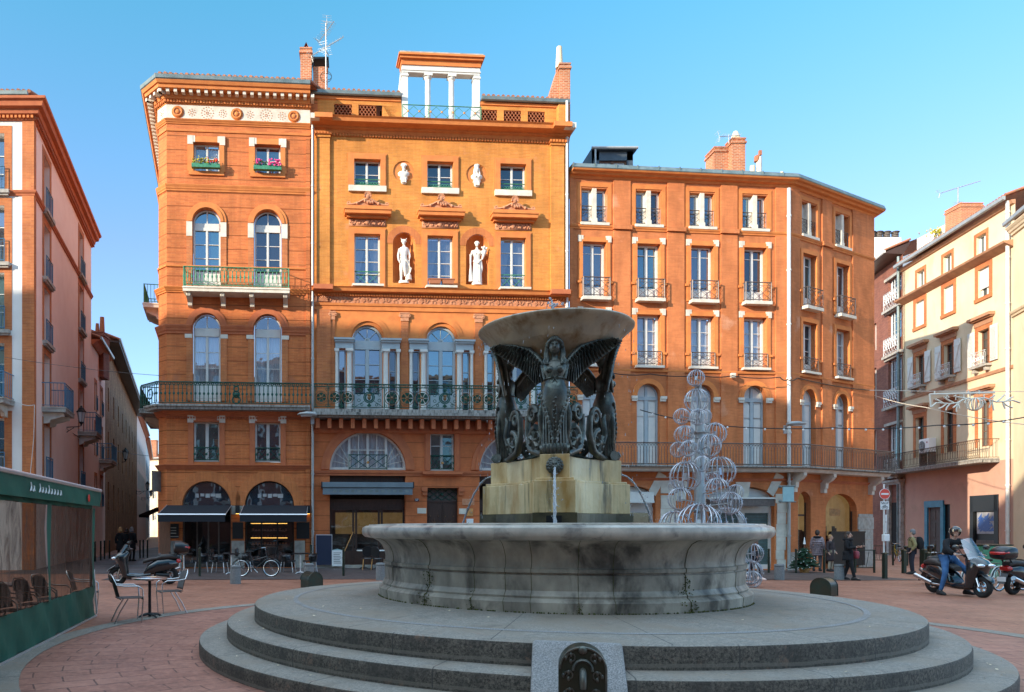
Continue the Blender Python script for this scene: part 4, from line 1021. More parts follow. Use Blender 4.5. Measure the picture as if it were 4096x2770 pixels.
# first floor: arched openings with pale columns
zb = Z(1700, 1640, .8); zsp1 = Z(1469, 1361); ac = [S(1470), S(1765), S(2062)]; rr_ = .64
zlt = zf0-.28; hl = []
for c in ac: hl.append(arch(c-rr_, c+rr_, zb+.02, zsp1, zsp1+rr_)); hl.append(rect(c-rr_-.60, c-rr_-.27, zb+.02, zsp1-.40)); hl.append(rect(c+rr_+.27, c+rr_+.60, zb+.02, zsp1-.40))
zlow = Z(1700, 1905)
wall(CF, C, rect(0, CF.w, zb-.05, zmid), hl, G['trim_orange'], rev=.2, name='wall')
mb = MB().box(S(1266), S(1322), -.10, 0, zb, zf0-.28)
mb.box(S(2200), S(2254), -.10, 0, zb, zf0-.28); part(mb, 'pilaster', 'brick_pier', C, CF)
for x in (1330, 1618, 1914, 2190):
    s = S(x); w = .16 if 1400 < x < 2100 else .1
    part(MB().box(s-w, s+w, -.05, 0, zb, zlt-.42), 'pilaster', 'brick_pier', C, CF)
    m_ = MB().box(s-w*1.05, s+w*1.05, -.08, 0, zlt-.42, zlt-.26).box(s-w*1.3, s+w*1.3, -.12, 0, zlt-.12, zlt-.07)
    for d in (-1, 1): m_.torus((s+d*w*1.1, -.08, zlt-.2), .055, .03, 'y', 10, 5); m_.ball((s+d*w*1.1, -.1, zlt-.2), .035, 6)
    m_.box(s-w, s+w, -.1, 0, zlt-.26, zlt-.12); part(m_, 'capital', 'relief', C, CF)
for i, c in enumerate(ac):
    window(CF, C, c-rr_+.01, c+rr_-.01, zb+.02, zsp1+rr_-.01, zs=zsp1, rows=3, dep=.16, fm='pale_blue_paint', panel=.75, fan=4, fb=.09, band=.38, mull=.12)
    surround(CF, C, c-rr_-.06, c+rr_+.06, zsp1+.1, 0, .24, .07, 'trim_orange', 'archivolt', zs=zsp1+.08)
    for sg in (-1, 1):
        w0 = c+sg*(rr_+.435); window(CF, C, w0-.16, w0+.16, zb+.04, zsp1-.42, rows=3, dep=.16, fm='pale_blue_paint', leaf=1, fb=.03)
        a, b = sorted((c+sg*(rr_-.03), c+sg*(rr_+.72)))
        part(MB().box(a, b, -.10, .0, zsp1-.38, zsp1-.12).box(a-.03, b+.03, -.18, 0, zsp1-.12, zsp1-.04).box(a-.06, b+.06, -.24, 0, zsp1-.04, zsp1+.04), 'entablature', 'pale_blue_paint', C, CF)
        m_ = MB()
        for cc, rr in ((c+sg*(rr_+.13), .115), (c+sg*(rr_+.66), .07)):
            m_.X = T((cc, -.03, 0)); m_.lathe([(rr*1.25, zb+.02), (rr*1.25, zb+.12), (rr, zb+.2), (rr*.88, zsp1-.62), (rr, zsp1-.55), (rr*1.3, zsp1-.5)], 12); m_.box(-rr*1.4, rr*1.4, -rr*1.4, rr*1.4, zsp1-.5, zsp1-.395)
        part(m_, 'column', 'white_paint', C, CF, smooth=40)
# long balcony with rosettes
sl_ = part(MB().box(.05, CF.w+.15, -.85, 0, zb-.14, zb).box(.0, CF.w+.2, -.92, 0, zb-.26, zb-.14).box(.1, CF.w+.1, -.75, 0, zb-.34, zb-.26), 'balcony', 'balcony_stone', C, CF)
m_ = MB(); g_ = MB(); y = -.80; zr = zb+1.02; B = lambda a, b, r=.013: m_.bar((a[0], y, a[1]), (b[0], y, b[1]), r)
w = CF.w+.1
for z, r in ((zr, .024), (zr-.13, .013), (zb+.08, .014)): B((.08, z), (w, z), r)
n = int(w/.2)
for i in range(n):      # meander
    x = .1+i*w/n; d = w/n
    if x+d > w: break
    B((x, zr-.11), (x, zr-.03), .010); B((x, zr-.03), (x+d*.7, zr-.03), .010); B((x+d*.7, zr-.03), (x+d*.7, zr-.08), .010); B((x+d*.35, zr-.08), (x+d*.7, zr-.08), .010); B((x, zr-.11), (x+d, zr-.11), .010)
cyc = ac; bays = []; half = (ac[1]-ac[0])/2
for c in ac:
    for sx in (c-.62, c+.62): B((sx, zb), (sx, zr), .016)
    zc_ = zb+.48; m_.torus((c, y, zc_), .22, .022, 'y', 20, 5); m_.torus((c, y, zc_), .15, .03, 'y', 18, 5)
    for k in range(24): a_ = 2*pi*k/24; m_.bar((c+.17*cos(a_), y, zc_+.17*sin(a_)), (c+.24*cos(a_), y, zc_+.24*sin(a_)), .012)
    for dx, dz in ((-1, -1), (1, -1), (-1, 1), (1, 1)):
        B((c+dx*.2, zc_+dz*.15), (c+dx*.6, zc_+dz*.4), .012); m_.torus((c+dx*.42, y, zc_+dz*.12), .06, .012, 'y', 10, 4); m_.torus((c+dx*.3, y, zc_+dz*.3), .05, .012, 'y', 10, 4)
    for dz in (-1, 1):
        for k in range(5): a_ = pi/2*dz+(k-2)*.35; m_.tube([(c, y, zc_+dz*.24), (c+.12*cos(a_), y, zc_+dz*.24+.14*sin(a_))], [.01, .03], 4)
    g_.ball((c, y-.03, zc_-.01), .075, 10, 1.35, 1, .8); g_.ball((c, y-.05, zc_+.09), .07, 8, .7, 1.3, .8); g_.ball((c, y-.1, zc_-.02), .02, 5, 1.4)
ends_ = [.12]+[v for c in ac for v in (c-.62, c+.62)]+[w]
for a, b in zip(ends_[::2], ends_[1::2]):
    k = max(1, round((b-a)/.56)); st = (b-a)/k
    for i in range(k):
        c = a+st*(i+.5); zc_ = zb+.47; R = min(st*.46, .37)
        g_.torus((c, y, zc_), R, .016, 'y', 22, 5)
        for j in range(6):
            a0 = 2*pi*j/6+pi/6
            for q in range(-2, 3): a_ = a0+q*.17; m_.tube([(c+.06*cos(a0), y, zc_+.06*sin(a0)), (c+R*.78*cos(a_), y, zc_+R*.78*sin(a_))], [.01, .028], 4)
            g_.torus((c+R*.5*cos(a0), y-.01, zc_+R*.5*sin(a0)), R*.26, .007, 'y', 10, 3)
        g_.ball((c, y-.02, zc_), .06, 8)
        B((a+st*i, zb), (a+st*i, zr), .013); B((a+st*i+.03, zb+.08), (a+st*i+.03, zr-.13), .01)
        for dx in (-1, 1):
            for dz in (-1, 1): m_.torus((c+dx*st*.42, y, zc_+dz*.33), .05, .012, 'y', 8, 4)
r_ = m_.build('railing', G['iron_green_dark'], sl_); place(r_, sl_, CF.M); r2 = g_.build('gilt_work', G['gilt_dull'], sl_); place(r2, sl_, CF.M)
part(sweep([CA, CB], [(-.02, zb-.9), (.08, zb-.9), (.12, zb-.84), (.12, zb-.4), (-.02, zb-.36)]), 'moulding', 'trim_red', C)
part(dents(CF, .25, CF.w-.2, zb-.76, zb-.36, .465, .16, .62), 'modillion_row', 'trim_red', C, CF)
# mezzanine and ground floor
hl = []; zh0 = Z(1472, 1881); R1 = 1.62; hc = [S(1472), S(2066)]
for c in hc: hl.append(arch(c-R1, c+R1, zh0, zh0+.02, zh0+R1*1.0, 24))
wz0, wz1 = Z(1769, 1884), Z(1769, 1735); wc = S(1769); hl.append(rect(wc-.52, wc+.52, wz0, wz1))
shp = [(S(1319), S(1622)), (S(1918), S(2225))]; zsh = Z(1472, 1902)
for a, b in shp: hl.append(rect(a, b, .06, zsh))
dr = (S(1708), S(1834)); zd = Z(1769, 1952); hl.append(rect(dr[0], dr[1], .1, zd))
wall(CF, C, rect(0, CF.w, -.4, zb-.05), hl, G['brick_center_low'], rev=.35, name='wall')
part(sweep([CA, CB], mould(Z(1700, 1905), Z(1700, 1886), .1, 2)), 'string_course', 'trim_red', C)
for c in hc:
    surround(CF, C, c-R1, c+R1, zh0+.02, 0, .36, .09, 'trim_red', 'archivolt', zs=zh0+.02)
    m_ = MB(); m_.ring(0, 0, R1-.09, R1, -.03, .03, 0, pi, 28); m_.box(-R1, R1, -.04, .04, 0, .1)
    for x in (-.78, 0, .78): m_.box(x-.05, x+.05, -.03, .03, .1, sqrt(R1**2-x*x)-.05)
    for x in (-.39, .39): m_.box(x-.02, x+.02, -.02, .02, .1, sqrt(R1**2-x*x)-.05)
    m_.box(-.78, .78, -.02, .02, .82, .86)
    for d in (-1, 1):
        for a_ in (14, 28, 42): a_ = radians(a_); m_.bar((d*.8, 0, .14+.5*sin(a_)*.6), (d*R1*cos(a_), 0, R1*sin(a_)), .018)
    f_ = m_.build('half_round_window', G['white_paint'], C, CF.M @ T((c, .2, zh0+.02)), world=True)
    q = [(R1*cos(pi*i/24)*.99, R1*sin(pi*i/24)*.99) for i in range(25)]; g = MB().add([(p[0], .015, p[1]) for p in q], [tuple(range(25))]); g.build('pane', G['glass_clear'], f_)
    g = MB(); N = 90; vs = []
    for i in range(N+1): x = -R1*.98+R1*1.96*i/N; vs += [(x, .1+.025*sin(i*1.1), 0), (x, .1+.025*sin(i*1.1), max(.02, sqrt(max(0, R1**2-x*x))-.04))]
    g.add(vs, [(2*i, 2*i+2, 2*i+3, 2*i+1) for i in range(N)]); g.build('curtain', G['curtain'], f_, smooth=180)
    m_ = MB(); x0, x1 = -.8, .8
    for z in (.05, .62): m_.bar((x0, -.2, z), (x1, -.2, z), .016)
    for x in (x0, x1): m_.bar((x, -.2, 0), (x, -.2, .64), .018)
    for a, b in ((x0, 0), (0, x1)): m_.bar((a, -.2, .05), (b, -.2, .62), .013); m_.bar((a, -.2, .62), (b, -.2, .05), .013); m_.bar((a, -.2, .33), ((a+b)/2, -.2, .62), .009); m_.bar(((a+b)/2, -.2, .05), (b, -.2, .33), .009)
    m_.build('window_railing', G['iron_green_dark'], f_); MB().ball((0, -.22, .3), .06, 8).build('gilt_boss', G['gold'], f_)
window(CF, C, wc-.52, wc+.52, wz0+.02, wz1, rows=2, rowz=[.68], dep=.22); surround(CF, C, wc-.52, wc+.52, wz0, wz1, .2, .06, 'trim_red')
m_ = rail_strip(CF, wc-.5, wc+.5, wz0+.02, .62, -.03, 'xcross'); part(m_, 'window_railing', 'iron_green_dark', C, CF); part(MB().ball((wc, -.05, wz0+.32), .06, 8), 'gilt_boss', 'gold', C, CF)
part(MB().box(wc-.85, wc+.85, -.2, 0, wz0-.16, wz0-.03).box(wc-.75, wc+.75, -.12, 0, wz0-.22, wz0-.16), 'sill', 'trim_red', C, CF)
# shop front left and right
for i, (a, b) in enumerate(shp):
    m_ = MB().box(a, b, -.04, .12, zsh-.32, zsh-.0).box(a, b, -.03, .1, .06, .16)
    for q in (0, .31, .35, .66, .70, 1): s = a+.04+(b-a-.08)*q; m_.box(s-.04, s+.04, -.03, .06, .1, 2.55)
    m_.box(a, b, -.03, .1, 2.45, 2.6).box(a, b, -.02, .04, .1, .72).box(a, b, -.05, .05, 2.6, 2.9)
    part_ = m_.build('shop_front', G['wood_dark'], C, CF.M @ T((0, .3, 0)), world=True)
    g = MB().quad((a, .33, .7), (b, .33, .7), (b, .33, 2.5), (a, .33, 2.5)); part(g, 'shop_glass', 'glass_shop', C, CF)
mb = MB().box(.2, CF.w-.2, .36, 4, .05, 4); o = part(mb, 'interior', 'wood_dark', C, CF)
bm = bmesh.new(); bm.from_mesh(o.data); bmesh.ops.delete(bm, geom=[f for f in bm.faces if abs(f.calc_center_median().y-.36) < .01], context='FACES'); bmesh.ops.reverse_faces(bm, faces=bm.faces); bm.to_mesh(o.data); bm.free()
part(MB().box(S(1319)+.4, S(1622)+1, 3.6, 3.7, 1.4, 2.4), 'glowing_back_wall', 'room_warm', C, CF)
# door with iron transom grille
a, b = dr; m_ = MB(); zt_ = Z(1769, 2008); mid = (a+b)/2
m_.box(a, b, .0, .06, .12, zt_)
for s0, s1 in ((a+.06, mid-.03), (mid+.03, b-.06)):
    m_.box(s0, s1, -.02, 0, .3, .95).box(s0, s1, -.02, 0, 1.1, zt_-.12).box(s0+.06, s1-.06, -.04, -.02, .38, .88).box(s0+.06, s1-.06, -.04, -.02, 1.18, zt_-.2)
m_.box(a, b, -.03, .0, zt_-.02, zt_+.06)
d_ = m_.build('door', G['wood_dark'], C, CF.M @ T((0, .28, 0)), world=True)
m_ = MB(); zc_ = (1.18+zt_-.2)/2
for c in ((a+.06+mid-.03)/2, (mid+.03+b-.06)/2):
    for k in range(8): a_ = pi*k/4; m_.bar((c, -.05, zc_), (c+.2*cos(a_), -.05, zc_+.2*sin(a_)), .014)
    for dx in (-.17, .17):
        for dz in (-.3, .3): m_.ball((c+dx, -.05, zc_+dz), .03, 6)
m_.build('door_ironwork', G['iron_rust'], d_)
m_ = MB()
for i in range(4):
    x0, x1 = a+(b-a)*i/4, a+(b-a)*(i+1)/4
    for k in range(2): z0_, z1_ = zt_+.08+k*.25, zt_+.08+(k+1)*.25; m_.bar((x0, .0, z0_), (x1, 0, z1_), .013); m_.bar((x0, 0, z1_), (x1, 0, z0_), .013)
m_.ball((mid, -.02, zt_+.33), .07, 8); m_.build('transom_grille', G['iron_green_dark'], d_); MB().box(a, b, .04, .06, zt_+.06, zd).build('transom', G['wood_grey'], d_)
for sg, c in ((-1, a), (1, b)): part(MB().box(min(c, c+sg*.24), max(c, c+sg*.24), -.13, .05, zd-.16, zd+.02).box(min(c, c+sg*.2), max(c, c+sg*.2), -.08, .05, zd-.32, zd-.16), 'door_corbel', 'trim_red', C, CF)
# name plates and number 57
part(MB().box(S(1669), S(1705), -.02, -.001, Z(1700, 2055), Z(1700, 2033)), 'plate', 'white_stone', C, CF); part(MB().box(S(1836), S(1864), -.02, -.001, Z(1850, 2057), Z(1850, 2035)), 'plate', 'white_stone', C, CF)
part(MB().box(S(1865), S(1892), -.025, -.001, Z(1880, 2065), Z(1880, 2035)), 'brass_plate', 'gold', C, CF); part(MB().box(S(1849), S(1897), -.022, -.001, Z(1880, 2021), Z(1880, 1996)), 'stone_plate', 'relief', C, CF)
part(MB().box(S(1866), S(1893), -.022, -.001, Z(1880, 2096), Z(1880, 2076)), 'plate', 'sign_white', C, CF)
s, z = S(1667), Z(1667, 2001)
m_ = MB(); m_.lathe([(0, -.02), (.1, -.02), (.1, 0)], 20, sx=1, sy=.7); o = m_.build('number_plate', G['number_blue'], C, CF.M @ T((s, 0, z)) @ Rx(pi/2) @ Matrix.Scale(-1, 4, (0, 0, 1)), world=True)
def text(body, size, m, parent, M, ext=.002, name='lettering', align='CENTER'):
    cu = bpy.data.curves.new(name, 'FONT'); cu.body = body; cu.size = size; cu.extrude = ext; cu.align_x = align; cu.align_y = 'CENTER'
    o = link(bpy.data.objects.new(name, cu)); o.matrix_basis = Matrix(); bpy.context.view_layer.update()
    me = bpy.data.meshes.new_from_object(o.evaluated_get(bpy.context.evaluated_depsgraph_get())); bpy.data.objects.remove(o); bpy.data.curves.remove(cu)
    me.materials.clear(); me.materials.append(G[m]); o = link(bpy.data.objects.new(name, me)); place(o, parent, M @ Rx(pi/2)); return o
text('57', .13, 'sign_white', C, CF.M @ T((s, -.026, z)), name='number_lettering')
part(MB().box(CF.w-.45, CF.w-.0, 0, .3, -.3, zA1-.2), 'side_wall', 'brick_center', C, CF)
pipe(C, *(lambda v: (v.x, v.y))(CF.M @ Vector((S(2264), -.12, 0))), 7.2, zA1-.1, 'pipe_white')
# right chimney stack with clay pot
Zc = 33.2; o = chimney(C, (cpx(2258, Zc), Zc+.2), 42/FX*Zc, .55, 19, W(0, 262, Zc).z)
m_ = MB(); xa, xb, xc = cpx(2202, Zc), cpx(2226, Zc), cpx(2238, Zc); m_.prism([(xa, 19), (xc, 19), (xc, W(0, 258, Zc).z), (xb, W(0, 290, Zc).z), (xa, W(0, 368, Zc).z)], Zc+.05, Zc+.6); q = m_.build('chimney_shoulder', G['brick_chimney'], o); place(q, o, Matrix())
m_ = MB(); z0 = W(0, 262, Zc).z; z1 = W(0, 178, Zc).z; m_.lathe([(.16, z0), (.15, z0+.3), (.115, z1), (.08, z1)], 14, (cpx(2242, Zc), Zc+.2)); q = m_.build('chimney_pot', G['stucco_cream'], o, smooth=50); place(q, o, Matrix())
o = chimney(C, (cpx(2283, Zc), Zc+1.2), .3, .8, 17, W(0, 318, Zc).z, mat_='brick_plum')

# ================= RIGHT BUILDING (rounded end, iron balcony) =================
RA, RB, RC_ = (U(2278)*32.55, 32.55), (U(3162)*33.5, 33.5), (U(3491)*36.7, 36.7)
RF = Fac(RA, RB); RH = Fac(RB, RC_); R = thing('balcony_building', 'painted orange brick building with long iron balcony, stone arches and an angled corner', 'building', T((14, 35, -.1)))
RD = (RC_[0]+.8, RC_[1]+14)
S = lambda x, o=0: RF.s_(x, o); Z = lambda x, y, o=0: RF.z_(x, y, o)
ztop = Z(2700, 722)
X4 = [S(2377), S(2594), S(2808), S(3019)]; X2 = [RH.s_(3236), RH.s_(3368)]
ref = X4[2]
zT = (Z(2808, 910), Z(2808, 774)); zM = (Z(2808, 1208), Z(2808, 985)); zN = (Z(2808, 1470), Z(2808, 1266)); zb = Z(2808, 1862, .8); zar = Z(2808, 1588)
def cols(F, xs, off_):
    h = []
    for c in xs: h += [rect(c-.56, c+.56, *zT), rect(c-.53, c+.53, *zM), rect(c-.54, c+.54, *zN), arch(c-.53, c+.53, zb+.01, zar)]
    return h
GRF = [arch(S(2440), S(2622), -.15, Z(2530, 1990), Z(2530, 1945), 18), arch(S(2836), S(3098), -.15, Z(2970, 1995), Z(2970, 1946), 20)]
GRH = [arch(RH.s_(3192), RH.s_(3243), -.3, RH.z_(3217, 2010), None, 12), arch(RH.s_(3303), RH.s_(3428), -.0, RH.z_(3365, 2045), RH.z_(3365, 1976), 18)]
wall(RF, R, rect(0, RF.w, -.5, ztop), cols(RF, X4, 0)+GRF, G['brick_right'], rev=.3)
wall(RH, R, rect(0, RH.w, -.5, ztop), cols(RH, X2, 0)+GRH, G['brick_right'], rev=.3)
part(MB().box(0, 14, 0, .3, -.5, ztop), 'wall', 'brick_right', R, Fac(RC_, (RC_[0]+.8, RC_[1]+14)))
pr = [RA, RB, RC_, RD]
part(sweep(pr, [(-.02, ztop-.12), (.04, ztop-.12), (.10, ztop-.03), (.24, ztop-.01), (.30, ztop+.06), (.42, ztop+.08), (.46, ztop+.14), (-.02, ztop+.14)]), 'cornice', 'trim_orange', R)
part(sweep(pr, [(-.3, ztop+.14), (.44, ztop+.141), (.47, ztop+.18), (.40, ztop+.36), (-.3, ztop+.38)]), 'zinc_flashing', 'zinc', R)
m_ = MB()
for F_, L_ in ((RF, RF.w), (RH, RH.w)):
    k = 0
    while k*.95 < L_: m_.box(k*.95, k*.95+.03, -.475, -.39, ztop+.16, ztop+.365) if F_ is RF else None; k += 1
part(m_, 'flashing_seam', 'zinc', R, RF)
m_ = MB(); z = ztop+.36; P = [RF.M @ Vector((0, 0, z)), RF.M @ Vector((RF.w, 0, z)), RH.M @ Vector((RH.w, 0, z))]
m_.add([tuple(p) for p in P]+[(p.x-.2, p.y+5.5, z+1.1) for p in P], [(0, 1, 4, 3), (1, 2, 5, 4)]); part(m_, 'roof', 'zinc_dark', R)
# string courses with projecting piers
zs_ = zT[0]-.10
part(sweep(pr, mould(zs_-.18, zs_, .10, 2)), 'string_course', 'trim_orange', R)
part(sweep(pr, mould(zN[0]-.26, zN[0]-.16, .08, 1)), 'string_course', 'trim_orange', R)
def piers(F, xs, w):
    m_ = MB(); xs2 = xs; b = [0]
    for a, c in zip(xs, xs[1:]): b.append((a+c)/2)
    for i, x in enumerate(b[1:]): m_.box(x-.38, x+.38, -.07, 0, zb+.02, zs_-.19); m_.box(x-.38, x+.38, -.07, 0, zs_+.0, ztop-.13); m_.box(x-.42, x+.42, -.16, 0, zs_-.17, zs_+.02)
    e0 = xs[0]-.95 if F is RF else xs[0]-.80
    if e0 > .1: m_.box(.0, e0, -.07, 0, zb+.02, zs_-.19); m_.box(0, e0, -.07, 0, zs_, ztop-.13)
    e1 = xs[-1]+.95 if F is RF else xs[-1]+.80
    m_.box(e1, w, -.07, 0, zb+.02, zs_-.19); m_.box(e1, w, -.07, 0, zs_, ztop-.13)
    part(m_, 'pier', 'brick_right', R, F)
piers(RF, X4, RF.w); piers(RH, X2, RH.w)
for F, xs in ((RF, X4), (RH, X2)):
    for i, c in enumerate(xs):
        e_ = F is RF
        # top storey: twin lights with a white mullion
        for sg in (-1, 1):
            a, b = sorted((c+sg*.09, c+sg*.56)); window(F, R, a, b, zT[0]+.02, zT[1], rows=1, leaf=1, dep=.24, fb=.075)
            part(rail_strip(F, a+.01, b-.01, zT[0]+.02, .72, -.04, 'cross'), 'window_railing', 'iron_grey', R, F)
        part(MB().box(c-.09, c+.09, -.03, .28, zT[0]+.0, zT[1]).box(c-.12, c+.12, -.05, .27, zT[0], zT[0]+.2), 'mullion', 'white_stone', R, F)
        surround(F, R, c-.60, c+.60, zT[0]-.04, zT[1]+.06, .16, .035, 'trim_orange'); part(MB().box(c-.64, c+.64, -.12, -.0, zT[0]-.12, zT[0]), 'sill', 'white_stone', R, F)
        # tall windows with bowed railings
        cu = (1, 0)
        window(F, R, c-.53, c+.53, zM[0]+.02, zM[1], rows=2, rowz=[.80], panel=.55, dep=.26, fb=.075, mull=.10)
        surround(F, R, c-.53, c+.53, zM[0], zM[1], .17, .06, 'trim_orange')
        if e_: ears(F, R, c-.6, c+.6, zM[1]+.06, .13, .28, .075)
        window(F, R, c-.54, c+.54, zN[0]+.02, zN[1], rows=3, dep=.26, panel=.40, fb=.075, mull=.10, gm='glass_clear' if i else 'glass_dark', curt=(1, 0) if i else None)
        surround(F, R, c-.54, c+.54, zN[0], zN[1], .17, .06, 'trim_orange')
        if e_: ears(F, R, c-.6, c+.6, zN[1]+.06, .14, .28, .075)
        balcony(F, R, c-.62, c+.62, zM[0]+.02, .32, .14, 'cross', 'iron_grey', .82, (), 'white_stone', lip=False)
        part(rail_strip(F, c-.54, c+.54, zN[0]+.02, .60, .10, 'cross'), 'window_railing', 'iron_grey', R, F)
        part(MB().box(c-.64, c+.64, -.2, 0, zN[0]-.10, zN[0]), 'sill', 'white_stone', R, F)
        for zz in (zM[0]+.75, zN[0]+.6): part(MB().box(c-.80, c-.64, -.1, 0, zz-.1, zz).box(c+.64, c+.80, -.1, 0, zz-.1, zz), 'bracket_stone', 'trim_orange', R, F)
        # arched doors: louvred white shutters inside pale frames
        f_ = window(F, R, c-.53, c+.53, zb+.02, zar+.53, zs=zar, rows=1, dep=.26, fm='pale_blue_paint', gm='white_paint', fb=.07, band=.16, name='arched_door', mull=.14)
        m_ = MB()
        for sg in (-1, 1):
            a, b = sorted((.53+sg*.09, .53+sg*.44))
            for z0, z1 in ((.12, .9), (1.0, 2.1), (2.2, zar-zb-.3)): m_.box(a+.02, b-.02, -.022, .005, z0, z1)
        m_.build('door_panel', G['white_paint'], f_)
        surround(F, R, c-.53, c+.53, zar, 0, .22, .06, 'trim_orange', 'archivolt', zs=zar)
        part(MB().box(c-.80, c-.53, -.11, 0, zar-.14, zar-.02).box(c+.53, c+.80, -.11, 0, zar-.14, zar-.02).box(c-.77, c-.53, -.08, 0, zar-.24, zar-.14).box(c+.53, c+.77, -.08, 0, zar-.24, zar-.14), 'impost', 'white_stone', R, F)
# long balcony
Rs = [RF.M @ Vector((S(2300), 0, 0)), Vector((*RB, 0)), RH.M @ Vector((RH.w+.25, 0, 0))]
bal = part(sweep(Rs, [(0, zb-.1), (.78, zb-.1), (.86, zb-.06), (.86, zb), (0, zb)]), 'balcony', 'balcony_stone', R)
q = sweep(Rs, [(0, zb-.24), (.60, zb-.24), (.70, zb-.1), (0, zb-.1)]).build('balcony_edge', G['white_stone'], bal); place(q, bal, Matrix())
tt = math.tan(.5*math.acos(RF.e.dot(RH.e)))
for F, a, b in ((RF, S(2300), RF.w+.8*tt), (RH, -.8*tt, RH.w+.3)):
    q = rail_strip(F, a, b, zb, .95, .8, 'arches').build('railing', G['iron_grey'], bal); place(q, bal, F.M)
q = MB(); 
for k in range(7): q.bar((RH.w+.3, -.8+.12*k, zb), (RH.w+.3, -.8+.12*k, zb+.95), .012)
q.bar((RH.w+.3, -.8, zb+.95), (RH.w+.3, 0, zb+.95), .02); q = q.build('railing', G['iron_grey'], bal); place(q, bal, RH.M)
def corbel(F, s, z, h=.85, d=.6):
    pl_ = [(0, z), (-d, z), (-d, z-.14), (-d*.75, z-.3), (-d*.42, z-.42), (-d*.38, z-h*.75), (-.18, z-h*.8), (-.18, z-h), (0, z-h)]
    m_ = MB(); n = len(pl_); m_.add([(s-.11, p[0], p[1]) for p in pl_]+[(s+.11, p[0], p[1]) for p in pl_], [tuple(range(n)), tuple(range(2*n-1, n-1, -1))]+[(i, i+n, (i+1) % n+n, (i+1) % n) for i in range(n)])
    part(m_, 'corbel', 'white_stone', R, F)
corbel(RH, .12, zb-.24); corbel(RH, RH.s_(3287), zb-.24); corbel(RH, RH.s_(3477), zb-.24)
part(sweep([RA, RB, RC_], mould(zb-.62, zb-.5, .1, 2)), 'moulding', 'trim_red', R)
# ground floor stone piers and quoins
m_ = MB(); random.seed(3)
def blocks(F, x0, x1, z0, z1, o=.03):
    z = z0
    while z < z1-.1:
        h = random.choice((.42, .5, .58)); d = random.uniform(-.08, .08); m_.box(x0+random.uniform(-.05, .05), x1+d, -o-random.uniform(0, .01), 0, z, min(z+h-.008, z1)); z += h
blocks(RF, S(2640), S(2708), -.3, 3.2); blocks(RF, S(2640), S(2740), 3.2, 3.9); blocks(RF, S(3103), S(3142), -.3, 3.2); blocks(RF, S(2284), S(2315), -.3, 3.2)
for x0, x1, sg in ((2600, 2660, 1), (3060, 3130, 1)):
    a = S(x1); zz = 3.2; m_.add([(a-.75, -.035, zz+.1), (a-.45, -.035, zz-.12), (a+.05, -.035, zz+.75), (a-.3, -.035, zz+.95), (a-.75, 0, zz+.1), (a-.45, 0, zz-.12), (a+.05, 0, zz+.75), (a-.3, 0, zz+.95)], [(0, 1, 2, 3), (7, 6, 5, 4), (0, 4, 5, 1), (1, 5, 6, 2), (2, 6, 7, 3), (3, 7, 4, 0)])
for xk in (2720, 2970): a = S(xk); m_.prism([(a-.22, zb-1.5), (a+.22, zb-1.5), (a+.34, zb-.66), (a-.34, zb-.66)], -.05, 0)
part(m_, 'stone_block', 'white_stone', R, RF)
m_ = MB(); blocks(RH, RH.s_(3432), RH.w-.0, -.3, 2.35); blocks(RH, 0.0, .55, -.3, .6); part(m_, 'stone_block', 'grey_stone', R, RH)
# shop fronts
for (a, b, kind) in ((S(2440), S(2622), 0), (S(2836), S(3098), 1)):
    za = Z(2530, 1990)
    m_ = MB().box(a, b, -.04, .05, 2.35, 2.6).box(a, a+.12, -.04, .05, -.15, 2.35).box(b-.12, b, -.04, .05, -.15, 2.35)
    if kind: m_.box((a+b)/2+.0, (a+b)/2+.28, -.04, .05, -.15, 2.35).box(a, b, -.04, .05, -.15, .05)
    else: m_.box(a+.85, a+.95, -.04, .05, -.15, 2.35)
    q = arch(a+.01, b-.01, 2.6, za, Z(2530, 1947), 18); m_.add([(p[0], .0, p[1]) for p in q], [tuple(range(len(q)))])
    m_.build('shop_front', G['white_paint'], R, RF.M @ T((0, .28, 0)), world=True)
    if kind:
        m_ = MB()
        for k in range(34): z = .05+k*.068; m_.box(a+.12, (a+b)/2, .30, .33, z, z+.055).box((a+b)/2+.28, b-.12, .30, .33, z, z+.055)
        part(m_, 'roller_shutter', 'shutter_roll', R, RF)
    else: part(MB().quad((a, .31, -.1), (b, .31, -.1), (b, .31, 2.4), (a, .31, 2.4)), 'shop_glass', 'glass_shop', R, RF)
for F, a, b, h_, zs_2, k in ((RH, RH.s_(3192), RH.s_(3243), RH.z_(3217, 2010), None, 0), (RH, RH.s_(3303), RH.s_(3428), RH.z_(3365, 2045), RH.z_(3365, 1976), 1)):
    q = arch(a+.01, b-.01, -.2, h_, zs_2, 16); part(MB().add([(p[0], .27, p[1]) for p in q], [tuple(range(len(q)))]), 'shop_glass', 'glass_shop', R, F)
    m_ = MB().box(a, b, .22, .27, h_-.62 if k == 0 else 1.15, h_-.54 if k == 0 else 1.23); m_.box(a, a+.05, .22, .27, -.2, h_).box(b-.05, b, .22, .27, -.2, h_); part(m_, 'shop_frame', 'wood_dark', R, F)
mb = MB().box(.1, RF.w-.1, .36, 4, -.2, 3.9); o = part(mb, 'interior', 'wood_dark', R, RF)
def openbox(o, y):
    bm = bmesh.new(); bm.from_mesh(o.data); bmesh.ops.delete(bm, geom=[f for f in bm.faces if abs(f.calc_center_median().y-y) < .01], context='FACES'); bmesh.ops.reverse_faces(bm, faces=bm.faces); bm.to_mesh(o.data); bm.free()
openbox(o, .36)
o = part(MB().box(.1, RH.w-.1, .36, 3.6, -.28, 3.9), 'interior', 'wood_brown', R, RH); openbox(o, .36)
part(MB().box(.3, RH.w-.15, 1.0, 1.1, 1.3, 3.6), 'glowing_back_wall', 'room_glow', R, RH)
m_ = MB(); random.seed(31)
